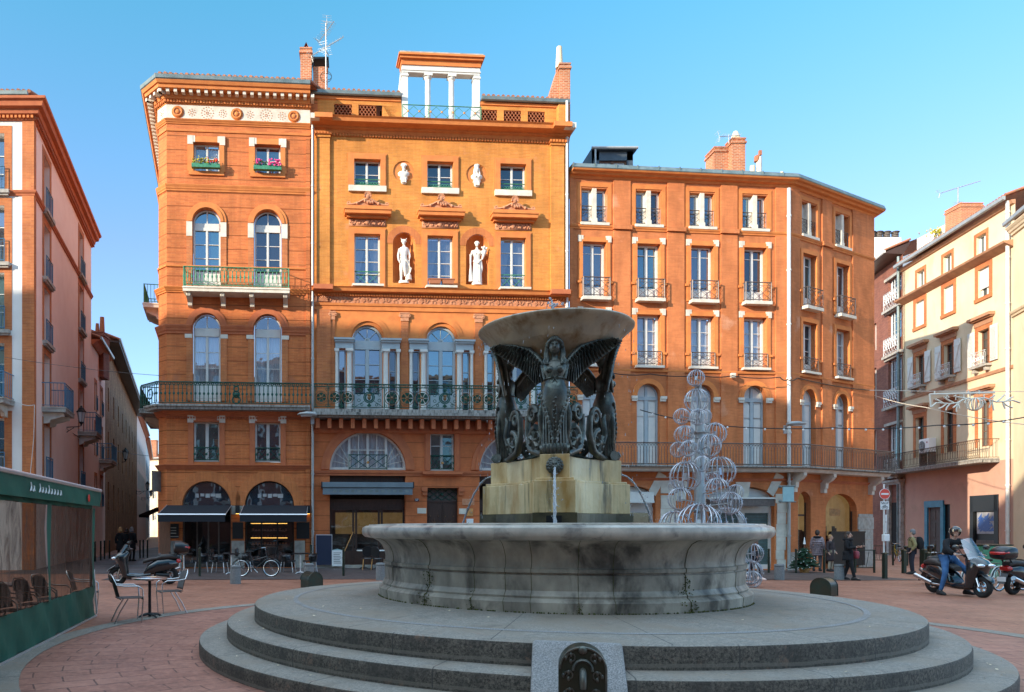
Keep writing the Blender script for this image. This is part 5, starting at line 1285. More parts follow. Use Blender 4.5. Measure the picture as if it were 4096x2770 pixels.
for k in range(30): s = RH.s_(3200)+k*.14; m_.box(s, s+.1, .7, .8, .5, 1.0+random.random()*.8)
part(m_, 'clothes_rail', 'coat_brown', R, RH)
m_ = MB(); 
for k in range(14): s = RH.s_(3310)+k*.16; m_.ball((s, .5, .75+.12*(k % 4)), .1, 6)
part(m_, 'display_goods', 'bag_red', R, RH); part(MB().box(RH.s_(3345)+.1, RH.s_(3390), .34, .36, 2.25, 2.6), 'window_lettering', 'gold', R, RH)
m_ = MB().box(RH.s_(3300), RH.s_(3438), -.25, -.2, -.1, 1.45).box(RH.s_(3300), RH.s_(3438), -.28, -.18, 1.45, 1.52); part(m_, 'terrace_screen', 'iron_black', R, RH)
v = RF.M @ Vector((RF.w-.18, -.15, 0)); pipe(R, v.x, v.y, zb, ztop-.2, 'pipe_white', .08); pipe(R, v.x, v.y, -.2, zb-.1, 'pipe_zinc', .07)
# roof furniture
Zc = 34.6; a, b = RF.M @ Vector((S(2345), 1.8, 0)), RF.M @ Vector((S(2535), 1.8, 0)); zr0 = ztop+.3; DZ = a.y
x0, x1 = cpx(2372, DZ), cpx(2532, DZ); zt_ = W(0, 590, DZ).z
d_ = part(MB().box(x0, x0+.28, DZ, DZ+.3, zr0, zt_-.2).box(x1-.28, x1, DZ, DZ+.3, zr0, zt_-.2).box(x0, x1, DZ, DZ+.3, zt_-.6, zt_-.2).box(x0-.1, x1+.12, DZ-.15, DZ+3, zt_-.2, zt_-.1).add([(x0, DZ, zt_-.2), (x0, DZ, zr0), (x0, DZ+3.5, zr0+1), (x0-.02, DZ+3.5, zt_-.2)], [(0, 1, 2, 3)]), 'dormer', 'zinc_dark', R)
m_ = MB().add([(x0-.1, DZ-.1, zt_-.1), (x0-.1, DZ+3, zt_-.1), (cpx(2300, 36), 36, zr0+.1), (cpx(2300, 36), 33.4, zr0-.05)], [(0, 1, 2, 3)]); part(m_, 'dormer_roof', 'zinc_dark', R)
mm = (x0+x1)/2; m_ = MB().box(x0+.28, x1-.28, DZ+.1, DZ+.14, zt_-.66, zt_-.6).box(mm-.05, mm+.05, DZ+.08, DZ+.14, zr0, zt_-.6).box(x0+.28, x0+.35, DZ+.08, DZ+.14, zr0, zt_-.6).box(x1-.35, x1-.28, DZ+.08, DZ+.14, zr0, zt_-.6)
part(m_, 'dormer_window_frame', 'wood_brown', R); part(MB().box(x0+.3, x1-.3, DZ+.16, DZ+.18, zr0, zt_-.6), 'dormer_window', 'curtain', R)
m_ = MB(); m_.tube([(x0-.12, DZ-.2, zt_-.12), (x1+.15, DZ-.2, zt_-.12)], .07, 8); m_.tube([(x0+.05, DZ-.18, zt_-.15), (x0+.05, DZ-.18, zr0)], .05, 8); part(m_, 'gutter', 'pipe_zinc', R)
Zc = 35.5; o = chimney(R, (cpx(2942, Zc), Zc), 52/FX*Zc, .6, ztop, W(0, 570, Zc).z); o2 = chimney(R, (cpx(2892, Zc), Zc+.5), 64/FX*Zc, .9, ztop, W(0, 590, Zc).z)
m_ = MB(); z0 = W(0, 567, Zc).z; m_.lathe([(.26, z0), (.24, z0+.1), (.11, z0+.42), (.09, z0+.46)], 12, (cpx(2942, Zc), Zc)); q = m_.build('chimney_pot', G['stucco_cream'], o, smooth=50); place(q, o, Matrix())
for px, yt, r_ in ((3010, 665, .11), (3036, 630, .12), (3127, 688, .06)):
    m_ = MB(); m_.lathe([(r_, ztop+.3), (r_, W(0, yt, 34.5).z)], 10, (cpx(px, 34.5), 34.5)); q = part(m_, 'flue', 'white_stone' if px == 3036 else 'stucco_cream', R, smooth=50)
m_ = MB(); x = cpx(3037, 34.5); z = W(0, 640, 34.5).z; m_.tube([(x-.14, 34.5, z-.1), (x-.1, 34.5, z+.1), (x+.06, 34.5, z+.25)], [.1, .14, .05], 8); m_.box(x-.02, x+.1, 34.45, 34.55, z+.2, z+.42); part(m_, 'flue_cowl', 'terracotta', R)
tiles(R, [(cpx(3050, 34.3), 34.3), (cpx(3150, 34.5), 34.5)], ztop+.42, (0, 1), .3, .2, .6)
antenna('tv_antenna', 'small television aerial pointing left from the pale chimney pot on the right roof', cpx(2915, 35.2), 35.2, W(0, 575, 35.2).z, W(0, 540, 35.2).z, [(.35, radians(10), 1.1, 9, radians(-8))], r=.02)
# wooden-posted street lamps on the pipes
def streetlamp(name, label, P, ang, arm=.5):
    t = thing(name, label, 'street lamp', T(P) @ Rz(ang), 'flat grey street lamps fixed to the facades')
    MB().bar((0, 0, 0), (0, -arm, .05), .035, 6).box(-.07, .07, -.05, .02, -.3, .05).build('bracket', G['pipe_zinc'], t)
    m_ = MB().hull([(-.2, -.05, .05, .08), (-.12, -.07, .11, .16), (.2, -.06, .13, .2), (.5, -.03, .07, .16), (.6, -.02, .02, .08)], 12); m_.X = None
    o = m_.build('lamp_head', G['pipe_zinc'], t, T((0, -arm, .05)) @ Rz(0), smooth=50)
    MB().box(0, .45, -.12, .12, -.075, -.05).build('diffuser', G['lamp_glass'], o); return t
streetlamp('street_lamp', 'flat grey street lamp on the white downpipe above the right balcony', W(3140, 1708, 33.0), 0)
streetlamp('street_lamp', 'flat grey street lamp at the downpipe between the cafe building and the statue building', W(1250, 1668, 30.9), radians(180), -.25)
streetlamp('street_lamp', 'flat grey street lamp half hidden behind the bronze fountain figures', W(2290, 1676, 32.2), 0, .3)
# ================= PINK BUILDING AND SIDE STREET =================
PA = (U(135)*30, 30.0); PB = (U(365)*43.6, 43.6); PZ = (PA[0]-14, 30.0)
PF, PS = Fac(PZ, PA), Fac(PA, PB)
P = thing('pink_building', 'pink rendered building with brick corner pier and blue balconies at the left edge', 'building', T((-16, 34, 0)))
ph = EYE+(HY-470)/FX*30
Sp = lambda x, o=0: PS.s_(x, o); Zp = lambda x, y, o=0: PS.z_(x, y, o)
colA, colB = Sp(187), Sp(324); rz = [(13.35, 15.6), (10.7, 13.0), (7.95, 10.2), (5.0, 7.55), (2.4, 4.6)]
zz0 = [Zp(187, y) for y in (860, 1128, 1378, 1640)]
rz = [(z, z+2.3) for z in zz0]+[(zz0[3]-3.0, zz0[3]-.7)]
hl = [rect(c-.55, c+.55, a, b) for c in (colA, colB) for a, b in rz]
wall(PS, P, rect(0, PS.w, 0, ph), hl, G['stucco_pink'], rev=.35)
fr_c = PF.w-2.6; hf = [rect(PF.s_(18)-1.1, PF.s_(18), a+.0, b) for a, b in rz]
wall(PF, P, rect(0, PF.w, 0, ph), hf, G['stucco_white'], rev=.3)
w0 = PF.s_(90); part(MB().box(w0, PF.w+.03, -.04, 0, 0, ph-.1), 'brick_pier', 'brick_pier', P, PF)
part(MB().box(-.02, .25, -.04, 0, 0, ph-.1), 'brick_pier', 'brick_pier', P, PS)
for F, cs in ((PS, (colA, colB)), (PF, (PF.s_(18)-.55,))):
    for c in cs:
        for k, (a, b) in enumerate(rz):
            m_ = MB().box(c-.85, c-.55, -.02, 0, a, b+.3).box(c+.55, c+.85, -.02, 0, a, b+.3).box(c-.55, c+.55, -.02, 0, b, b+.3); part(m_, 'window_surround', 'brick_pier', P, F)
            window(F, P, c-.55, c+.55, a+.02, b, rows=3, dep=.3, fm='white_paint')
            if k == 3 : balcony(F, P, c-.95, c+.95, a-.0, .95, .22, 'bars', 'iron_blue', 1.0, (c-.6, c+.6), 'grey_stone')
            else: 
                m_ = rail_strip(F, c-.6, c+.6, a+.03, .9, .12, 'bars'); m_.bar((c-.6, -.12, a), (c-.6, -.12, a+.93), .02); m_.bar((c+.6, -.12, a), (c+.6, -.12, a+.93), .02)
                part(m_, 'window_railing', 'iron_blue', P, F); part(MB().box(c-.8, c+.8, -.2, 0, a-.14, a).box(c-.75, c+.75, -.14, 0, a-.22, a-.14), 'sill', 'grey_stone', P, F)
pp = [PZ, PA, PB]; zst = Zp(140, 776)
part(sweep(pp, mould(zst-.18, zst+.02, .12, 2)), 'string_course', 'trim_red', P)
part(sweep(pp, [(-.02, ph-.15), (.08, ph-.15), (.10, ph), (.22, ph+.04), (.26, ph+.2), (.42, ph+.24), (.46, ph+.42), (.56, ph+.46), (.58, ph+.55), (-.3, ph+.56)]), 'cornice', 'trim_red', P)
part(dents(PF, 0, PF.w, ph-.1, ph, .16, .09, .18), 'dentil_row', 'trim_orange', P, PF); part(dents(PS, 0, PS.w, ph-.1, ph, .16, .09, .18), 'dentil_row', 'trim_red', P, PS)
gutter(P, [PZ, PA], ph+.56, .5, r=.1, h=.16); tiles(P, [(PZ[0], PZ[1]-.45), (PA[0]+.1, PA[1]-.45)], ph+.80, (0, 1), .3)
part(MB().prismz([(PZ[0], 29.6), (PA[0]+.4, 29.6), (PB[0]+.4, PB[1]), (PB[0]-12, PB[1])], ph+.57, ph+.62), 'roof', 'tile', P)
part(MB().box(0, 12, 0, .3, 0, ph+.5), 'wall', 'stucco_pink', P, Fac(PB, (PB[0]-12, PB[1]+1)))
# lower pink house, then old houses down the street
def house(nm, lab, p0, p1, h, wallm, eaves, cols_, rows_, surr=None, tilec='tile', eo=.5, depth=8, rail=None):
    F = Fac(p0, p1); r = thing(nm, lab, 'house', ((p0[0]+p1[0])/2-2, (p0[1]+p1[1])/2, 0)); hl = []
    for c, w in cols_:
        for a, b in rows_: hl.append(rect(c-w/2, c+w/2, a, b))
    wall(F, r, rect(0, F.w, -.3, h), hl, G[wallm], rev=.25)
    part(sweep([p0, p1], [(-.02, h-.3), (.1, h-.3), (eo*.6, h-.1), (eo, h), (-.3, h)] if eaves == 'm' else [(-.02, h-.06), (eo, h-.12), (eo, h), (-.3, h+.05)]), 'eaves', 'trim_red' if eaves == 'm' else 'wood_dark', r)
    gutter(r, [p0, p1], h+.02, eo, 'pipe_zinc')
    q = [(F.M @ Vector((0, -eo, 0)))[:2], (F.M @ Vector((F.w, -eo, 0)))[:2]]; bk = (-F.n.x, -F.n.y); tiles(r, q, h+.14, bk, .35, .21, 1.0); roofpoly(r, q, h+.1, tilec, 1.6, (bk[0]*5, bk[1]*5))
    a0 = F.M @ Vector((0, 0, 0)); part(MB().box(-.0, .25, .01, depth, -.3, h), 'side_wall', wallm, r, F); part(MB().box(F.w-.25, F.w, .01, depth, -.3, h), 'side_wall', wallm, r, F)
    for c, w in cols_:
        for a, b in rows_:
            window(F, r, c-w/2, c+w/2, a+.02, b, rows=2, dep=.2, fm='white_paint')
            if surr: part(MB().box(c-w/2-.18, c-w/2, -.02, 0, a, b+.2).box(c+w/2, c+w/2+.18, -.02, 0, a, b+.2).box(c-w/2, c+w/2, -.02, 0, b, b+.2), 'window_surround', surr, r, F)
            if rail and b-a > 1.5: part(rail_strip(F, c-w/2, c+w/2, a, .9, .1, 'bars'), 'window_railing', rail, r, F)
    return r, F
x1 = (U(420)*49, 49.0); x2 = (U(548)*82, 82.0); x3 = (U(583)*104, 104.0)
h1 = EYE+(HY-1440)/FX*49
r, F = house('pink_house', 'lower pink house with two narrow windows beyond the tall pink building', PB, x1, h1, 'stucco_pink', 'm', [(1.6, .6), (3.9, .9)], [(10.6-4.6, 7.9), (8.7, 10.4), (3, 4.8)], 'brick_pier', rail='iron_blue')
balcony(F, r, 2.9, 5.2, 5.9, .8, .2, 'bars', 'iron_blue', 1.0, (3.3, 4.8), 'grey_stone')
h2 = EYE+(HY-1655)/FX*82; h2a = EYE+(HY-1420)/FX*49.5
r, F = house('old_brick_house', 'long dark weathered brick house with deep overhanging eaves in the side street', x1, x2, (h2+h2a)/2+.3, 'brick_old', 'w', [(2.2+i*4.0, .8) for i in range(8)], [(2.9, 4.8), (6.2, 8.2), (9.6, 11.2)], None, eo=.9)
Zc = 47.0; o = chimney(r, (cpx(402, Zc), Zc), 48/FX*Zc, 1.1, 11, W(0, 1340, Zc).z, 'brick_plum', pots=((.1, .17, .13, 1.1), (-.2, .14, .1, .7)))
r, F = house('narrow_pink_house', 'narrow pink shuttered house far down the side street', x2, x3, EYE+(HY-1690)/FX*90, 'stucco_pink', 'm', [(2+i*3.4, 1.0) for i in range(6)], [(3, 5), (6, 8), (9, 11)], 'white_stone')
for i in range(5): part(MB().box(1.3+i*3.4, 1.5+i*3.4, -.06, 0, 6, 8).box(2.5+i*3.4, 2.7+i*3.4, -.06, 0, 6, 8), 'shutter', 'white_paint', r, F)
x4 = (U(600)*135, 135.0)
r, F = house('pale_house', 'pale rendered house with a blue edge farthest down the side street', x3, x4, EYE+(HY-1790)/FX*115, 'stucco_white', 'm', [(3+i*5, 1.0) for i in range(5)], [(3, 5), (6, 8), (9, 11)], 'wood_blue')
e0, e1 = (U(585)*140, 140.0), (U(680)*137, 137.0)
r, F = house('street_end_house', 'small sunlit house with tiled roof closing the end of the side street', e0, e1, EYE+(HY-1835)/FX*138, 'stucco_cream', 'w', [(2, .9), (4, .9)], [(3, 5), (7, 9)], 'white_stone')
Zc = 141.0; chimney(r, (cpx(612, Zc), Zc), 34/FX*Zc, 1.2, 9, W(0, 1763, Zc).z)
part(MB().box(.2, .6, -.03, 0, 0, 11.5).box(3, 3.4, -.03, 0, 0, 11.5), 'quoin', 'brick_pier', r, F)
m_ = MB(); random.seed(5)
for i in range(260): p = Vector((cpx(588, 146)+random.gauss(0, 1.6), 146+random.gauss(0, 1.2), W(0, 1830, 146).z+random.gauss(0, 1.1))); a = random.random()*6; m_.tube([p, p+Vector((.35*cos(a), .2, .35*sin(a)))], [.16, .02], 4)
o = m_.build('tree', [G['leaf_yellow']]); tag(o, 'yellow-green treetop at the far end of the side street', 'tree')
# right-hand row of the side street behind the corner building
w0_, w1_ = (U(662)*50.2, 50.2), (U(640)*130, 130)
q0, q1 = (-11.55, 50.2), (U(652)*128, 128)
F = Fac(q1, q0); r = thing('street_house', 'shaded terrace on the right side of the narrow street behind the cafe', 'house', (-14, 90, 0))
part(MB().box(0, F.w, 0, 6, 0, 12), 'wall', 'brick_plum', r, F)
# shop awning and sign far in the street
m_ = MB(); v = Vector((cpx(615, 60), 60, 0)); m_.add([(v.x-.9, 59, 2.7), (v.x+.5, 59, 3.3), (v.x+.5, 62, 3.3), (v.x-.9, 62, 2.7)], [(0, 1, 2, 3)]).add([(v.x-.9, 59, 2.5), (v.x-.9, 59, 2.7), (v.x-.9, 62, 2.7), (v.x-.9, 62, 2.5)], [(0, 1, 2, 3)])
tag(m_.build('shop_awning', G['black_cloth']), 'small dark shop awning inside the narrow side street', 'awning')
# wall lanterns on scroll brackets
def lantern(lab, P, s=1.0, side=1):
    t = thing('wall_lantern', lab, 'lantern', T(P) @ Matrix.Scale(s, 4), 'old wall lanterns of the side street')
    m_ = MB(); m_.lathe([(.11, -.30), (.20, .18)], 6); m_.build('lamp_glass', G['lamp_glass'], t)
    m_ = MB(); m_.lathe([(.24, .18), (.25, .21), (.17, .30), (.13, .38), (.06, .42), (.05, .48), (0, .52)], 6); m_.lathe([(.12, -.33), (.12, -.29), (.05, -.40), (.03, -.48)], 6)
    for k in range(6): a = pi/3*k; m_.bar((.11*cos(a), .11*sin(a), -.3), (.205*cos(a), .205*sin(a), .18), .013)
    m_.build('lantern_frame', G['iron_black'], t)
    m_ = MB(); m_.tube([(0, 0, -.46), (-side*.15, 0, -.52), (-side*1.15, 0, -.56)], .022, 5); m_.bar((-side*1.15, 0, -.45), (-side*1.15, 0, -.85), .03)
    pts = [(-side*(.75+(.18-.012*j)*cos(j*.6)), 0, -.72+(.16-.011*j)*sin(j*.6)) for j in range(13)]; m_.tube(pts, .014, 4); m_.tube([(-side*1.15, 0, -.82), (-side*.8, 0, -.84), (-side*.35, 0, -.56)], .016, 4)
    m_.build('bracket', G['iron_black'], t); return t
lantern('large black wall lantern on a scroll bracket fixed to the pink building', W(325, 1665, 36.5), 1.0)
lantern('black wall lantern with scroll bracket on the old brick house, second along the street', W(502, 1820, 62), 1.15)
lantern('small black wall lantern beside the cafe corner, nearer of the far pair', W(590, 1945, 70), .9)
lantern('tiny black wall lantern far down the street, lowest of the row', W(604, 1975, 85), .9)

# ================= RIGHT SIDE: brick building with iron windows, cream building =================
QA, QB = (U(3611)*50, 50.0), (U(4061)*39.4, 39.4); BA = (U(3489)*54.6, 54.6)
# facades face the plaza: left-to-right in view = BA -> QA -> QB
BF = Fac(BA, QA); QF = Fac(QA, QB); QC = (QB[0]-.9+.6, QB[1]-7); Q3 = Fac(QB, (U(4300)*34, 34.0))
Bd = thing('plum_brick_building', 'dark plum brick building with tall iron glazed bays and white iron balconies', 'building', T((40, 52, 0)))
Zb = lambda x, y, o=0: BF.z_(x, y, o); Sb = lambda x, o=0: BF.s_(x, o)
hb = EYE+(HY-1115)/FX*54.6
bx = (Sb(3553), Sb(3607)); zz = [(Zb(3580, 1175), Zb(3580, 1110)), (Zb(3580, 1360), Zb(3580, 1245)), (Zb(3580, 1570), Zb(3580, 1435)), (Zb(3580, 1850), Zb(3580, 1700))]
hl = [rect(bx[0], bx[1], a, b) for a, b in zz]; nx_ = (Sb(3492), Sb(3505)); hl += [rect(nx_[0], nx_[1], a, b) for a, b in zz[1:]]
wall(BF, Bd, rect(0, BF.w, -.4, hb+.6), hl, G['brick_plum'], rev=.3)
for a, b in zz:
    window(BF, Bd, bx[0]+.02, bx[1]-.02, a+.02, b, rows=3, dep=.2, fm='iron_white', leaf=1, name='iron_window'); m_ = MB()
    for k in range(1, 6): s = bx[0]+(bx[1]-bx[0])*k/6; m_.bar((s, .14, a), (s, .14, b), .03)
    part(m_, 'glazing_bar', 'iron_white', Bd, BF)
    m_ = rail_strip(BF, bx[0]-.1, bx[1]+.1, a-.9, 1.1, .25, 'cross'); 
    for k in range(6): m_.torus((bx[0]+(bx[1]-bx[0])*(k+.5)/6, -.25, a-.35), .2, .035, 'y', 10, 4); m_.torus((bx[0]+(bx[1]-bx[0])*(k+.5)/6, -.25, a-.0), .14, .03, 'y', 8, 4)
    part(m_, 'window_railing', 'iron_white', Bd, BF); part(MB().box(bx[0]-.3, bx[1]+.3, -.3, 0, a-1.1, a-.92).box(bx[0]-.3, bx[1]+.1, -.15, 0, b+.02, b+.2), 'lintel', 'grey_stone', Bd, BF)
for a, b in zz[1:]: window(BF, Bd, nx_[0], nx_[1], a, b, rows=3, dep=.2, leaf=1)
m_ = MB(); a = Sb(3588); m_.box(a-1.2, a+1.1, -.3, 0, 4.6, 4.75).box(a-1.3, a+1.2, -.4, 0, 4.75, 4.9); m_.tube([(a-1, -.3, 5.0), (a-.5, -.35, 5.6), (a, -.35, 5.3)], .14, 6).tube([(a+1, -.3, 5.0), (a+.5, -.35, 5.5), (a+.2, -.35, 5.2)], .14, 6); m_.ball((a-.1, -.35, 5.7), .3, 8, 1.3)
m_.prism([(a-.9, 5.5), (a, 6.3), (a+.9, 5.5)], -.3, -.1); m_.box(a-1.1, a-.75, -.2, 0, -.3, 4.6).box(a+.7, a+1.0, -.2, 0, -.3, 4.6); part(m_, 'carved_doorway', 'grey_stone', Bd, BF)
part(MB().box(a-.75, a+.7, -.03, 0, -.3, 3.4), 'door', 'room_dark', Bd, BF)
part(sweep([BA, QA], [(-.02, hb+.1), (1.0, hb+.25), (1.0, hb+.35), (-.5, hb+.9)]), 'eaves', 'wood_dark', Bd); gutter(Bd, [BA, QA], hb+.3, 1.0, 'pipe_white')
q = [(BF.M @ Vector((0, -1, 0)))[:2], (BF.M @ Vector((BF.w, -1, 0)))[:2]]; tiles(Bd, q, hb+.5, (-BF.n.x, -BF.n.y), .4); roofpoly(Bd, q, hb+.45, 'tile', 2.0, (-BF.n.x*6, -BF.n.y*6))
v = BF.M @ Vector((BF.w-.15, -.2, 0)); pipe(Bd, v.x, v.y, -.2, hb, 'zinc', .09)
Q = thing('cream_building', 'cream rendered building with white shutters and long iron balcony at the right', 'building', T((40, 45, 0)))
Sq = lambda x, o=0: QF.s_(x, o); Zq = lambda x, y, o=0: QF.z_(x, y, o)
xs = [3680, 3795, 3935]; cq = [Sq(x) for x in xs]; hq = Zq(3800, 968)+.15
zat = Zq(3800, 1080); zC = Zq(3800, 1115)
zr = [(Zq(3795, 1252), Zq(3795, 1145), .95), (Zq(3795, 1505), Zq(3795, 1375), .95), (Zq(3795, 1810), Zq(3795, 1640), .95)]
hl = []; at = [Sq(3683), Sq(3790), Sq(3925)]; za_ = (zC+.25, zC+1.5)
for c in cq:
    for a, b, w in zr: hl.append(rect(c-w/2, c+w/2, a, b))
for c in at: hl.append(rect(c-.42, c+.42, *za_))
zfl = Zq(3800, 1868)
wall(QF, Q, rect(0, QF.w, zfl, hq), hl, G['stucco_cream'], rev=.3)
dr_ = (Sq(3712), Sq(3765)); sh = (Sq(3885), Sq(3990)); sd = (Sq(3772), Sq(3800))
wall(QF, Q, rect(0, QF.w, -.5, zfl), [rect(*dr_, -.3, 2.95), rect(*sh, -.3, 3.4), rect(*sd, -.3, 3.1)], G['stucco_salmon'], rev=.2)
part(MB().box(dr_[0]-.3, dr_[0], -.06, .05, -.3, 3.3).box(dr_[1], dr_[1]+.3, -.06, .05, -.3, 3.3).box(dr_[0]-.3, dr_[1]+.3, -.08, .05, 2.95, 3.35), 'door_frame', 'wood_blue', Q, QF)
m_ = MB().box(*dr_, .1, .16, -.3, 2.95)
for s0, s1 in ((dr_[0]+.1, (dr_[0]+dr_[1])/2-.05), ((dr_[0]+dr_[1])/2+.05, dr_[1]-.1)):
    for z0, z1 in ((.0, .9), (1.1, 2.0), (2.2, 2.75)): m_.box(s0, s1, .07, .1, z0, z1)
part(m_, 'door', 'wood_grey', Q, QF)
part(MB().box(*sh, .12, .2, -.3, 3.4).box(sh[0]-.1, sh[0]+.2, -.03, .1, -.3, 3.5).box(sh[1]-.25, sh[1]+.1, -.03, .1, -.3, 3.5).box(*sh, -.03, .1, 2.6, 3.5), 'shop_surround', 'iron_black', Q, QF)
part(MB().box(*sd, .1, .16, -.3, 3.1), 'side_door', 'iron_black', Q, QF)
part(MB().box(sh[0]+.35, sh[1]-.3, .05, .11, .1, 1.0), 'shop_panel', 'wood_grey', Q, QF)
pb = (Sq(3893), Sq(3975)); z0, z1 = 1.35, 2.55
o = part(MB().box(sh[0]+.4, sh[1]-.35, .06, .11, z0, z1), 'poster', 'poster_grey', Q, QF); m_ = MB(); random.seed(9)
for i in range(80):
    s = sh[0]+.45+random.random()*(sh[1]-sh[0]-1.25); z = z0+.1+random.random()*.75; m_.add([(s, .055-.0002*i, z), (s+random.uniform(.1, .5), .055-.0002*i, z+.03), (s+random.uniform(.1, .4), .055-.0002*i, z+random.uniform(.1, .35))], [(0, 1, 2)])
q = m_.build('poster_print', G['sign_blue'], o); place(q, o, QF.M)
for k, c in enumerate(at):
    window(QF, Q, c-.42, c+.42, za_[0]+.02, za_[1], rows=1, dep=.2); part(MB().box(c-.62, c-.42, -.02, 0, za_[0], za_[1]+.2).box(c+.42, c+.62, -.02, 0, za_[0], za_[1]+.2).box(c-.42, c+.42, -.02, 0, za_[1], za_[1]+.2), 'window_surround', 'brick_pier', Q, QF)
for i, c in enumerate(cq):
    for k, (a, b, w) in enumerate(zr):
        w_ = window(QF, Q, c-w/2, c+w/2, a+.02, b, rows=[2, 4, 3][k], dep=.22, fm='white_paint' if k == 0 else 'wood_brown')
        if k == 0: part(MB().box(c-w/2, c+w/2, .1, .16, a+(0 if i < 2 else .5), b), 'roller_blind', 'white_paint', Q, QF)
        m_ = MB().box(c-w/2-.26, c-w/2, -.03, 0, a, b+.26).box(c+w/2, c+w/2+.26, -.03, 0, a, b+.26).box(c-w/2, c+w/2, -.03, 0, b, b+.26); 
        if k == 0: m_.box(c-w/2-.26, c+w/2+.26, -.08, 0, a-.2, a)
        part(m_, 'window_surround', 'brick_pier', Q, QF)
        if k: part(MB().box(c-w/2-.3, c+w/2+.3, -.06, 0, b+.26, b+.55).box(c-w/2-.42, c+w/2+.42, -.2, 0, b+.55, b+.62).box(c-w/2-.5, c+w/2+.5, -.32, 0, b+.62, b+.78), 'window_cornice', 'trim_brown', Q, QF)
        if k == 1:
            for sg in (-1, 1):
                x0, x1 = sorted((c+sg*(w/2+.2), c+sg*(w/2+.78))); m_ = MB().box(x0, x1, -.10, -.06, a+.05, b+.05)
                if i == 2:
                    for q in range(22): z = a+.15+q*(b-a-.2)/22; m_.box(x0+.07, x1-.07, -.125, -.10, z, z+.035)
                else: m_.box(x0, x1, -.12, -.10, a+.3, a+.38).box(x0, x1, -.12, -.10, b-.35, b-.27); m_.bar((x0+.05, -.11, a+.38), (x1-.05, -.11, b-.35), .035)
                part(m_, 'shutter', 'white_paint', Q, QF)
            m_ = rail_strip(QF, c-w/2-.15, c+w/2+.15, a-.05, .75, .3, 'bars')
            for q in range(5): m_.torus((c-w/2+.1+q*(w-.1)/4.5, -.3, a+.3), .09, .025, 'y', 8, 4)
            part(m_, 'window_railing', 'iron_white', Q, QF); part(MB().box(c-w/2-.25, c+w/2+.25, -.36, 0, a-.17, a-.05).box(c-w/2-.1, c-w/2+.08, -.25, 0, a-.4, a-.17).box(c+w/2-.08, c+w/2+.1, -.25, 0, a-.4, a-.17), 'sill', 'grey_stone', Q, QF)
part(sweep([QA, QB], mould(Zq(3800, 1550), Zq(3800, 1538), .08, 1)), 'string_course', 'trim_brown', Q)
part(sweep([QA, QB], [(-.02, zC-.15), (.1, zC-.1), (.3, zC), (.5, zC+.1), (.55, zC+.2), (-.02, zC+.25)]), 'cornice', 'trim_brown', Q)
part(sweep([QA, QB], [(-.02, hq-.25), (.12, hq-.2), (.2, hq-.02), (-.02, hq)]), 'moulding', 'trim_brown', Q)
gutter(Q, [QA, QB], hq, .45, 'pipe_zinc', .12, .2); q = [(QF.M @ Vector((0, -.4, 0)))[:2], (QF.M @ Vector((QF.w, -.4, 0)))[:2]]; bk = (-QF.n.x, -QF.n.y)
tiles(Q, q, hq+.30, bk, .35, .23); roofpoly(Q, q, hq+.18, 'tile', 2.2, (bk[0]*7, bk[1]*7))
v = QF.M @ Vector((QF.w-.25, -.2, 0)); pipe(Q, v.x, v.y, 0, hq, 'pipe_white', .09)
b_ = balcony(QF, Q, -1.0, QF.w-1.2, zfl+.12, 1.0, .22, 'greek', 'iron_rust', 1.05, (), 'balcony_stone')
part(MB().box(-.0, .3, 0, 9, -.4, hq), 'side_wall', 'stucco_cream', Q, QF)
ac = thing('air_conditioner', 'white air conditioning unit with a round fan on the cream building balcony', 'air conditioner', QF.M @ T((Sq(3742), -.45, zfl+1.0)))
MB().box(-.55, .55, -.2, .2, 0, .85).build('casing', G['sign_white'], ac, bevel=.03); m_ = MB(); m_.lathe([(0, -.01), (.3, -.01), (.32, .02)], 20); m_.build('fan', G['fan_dark'], ac, T((-.18, -.21, .42)) @ Rx(pi/2))
m_ = MB(); [m_.torus((-.18, -.235, .42), r_, .006, 'y', 18, 3) for r_ in (.08, .15, .22, .29)]; m_.build('fan_guard', G['sign_white'], ac); MB().ball((.35, -.21, .6), .06, 10, 1, 1, .2).build('badge', G['bag_red'], ac)
MB().box(-.5, .5, -.2, .2, -.06, 0).box(-.5, -.4, -.2, .2, -.9, 0).box(.4, .5, -.2, .2, -.9, 0).build('stand', G['iron_grey'], ac)
N3 = thing('end_building', 'pale yellow building with a gutter at the extreme right edge', 'building', T((38, 36, 0)))
part(MB().box(.05, Q3.w, -.1, 6, -.4, Q3.z_(4061, 905)), 'wall', 'stucco_cream', N3, Q3); z = Q3.z_(4061, 905)
E0 = Q3.M @ Vector((.05, -.1, 0)); E1 = Q3.M @ Vector((Q3.w, -.1, 0)); part(sweep([E0, E1], mould(z-.5, z-.1, .35, 3)), 'cornice', 'stucco_cream', N3); gutter(N3, [E0, E1], z, .35, 'pipe_zinc', .12, .2); tiles(N3, [E0-QF.n*0+Q3.n*.4, E1+Q3.n*.4], z+.2, (-Q3.n.x, -Q3.n.y), .4, .23)
part(sweep([E0, E1], mould(Q3.z_(4061, 1270), Q3.z_(4061, 1250), .2, 2)), 'string_course', 'stucco_cream', N3)
part(MB().box(-.2, 4, 4, 5, z, z+4.5), 'rooftop_block', 'stucco_white', N3, Q3)
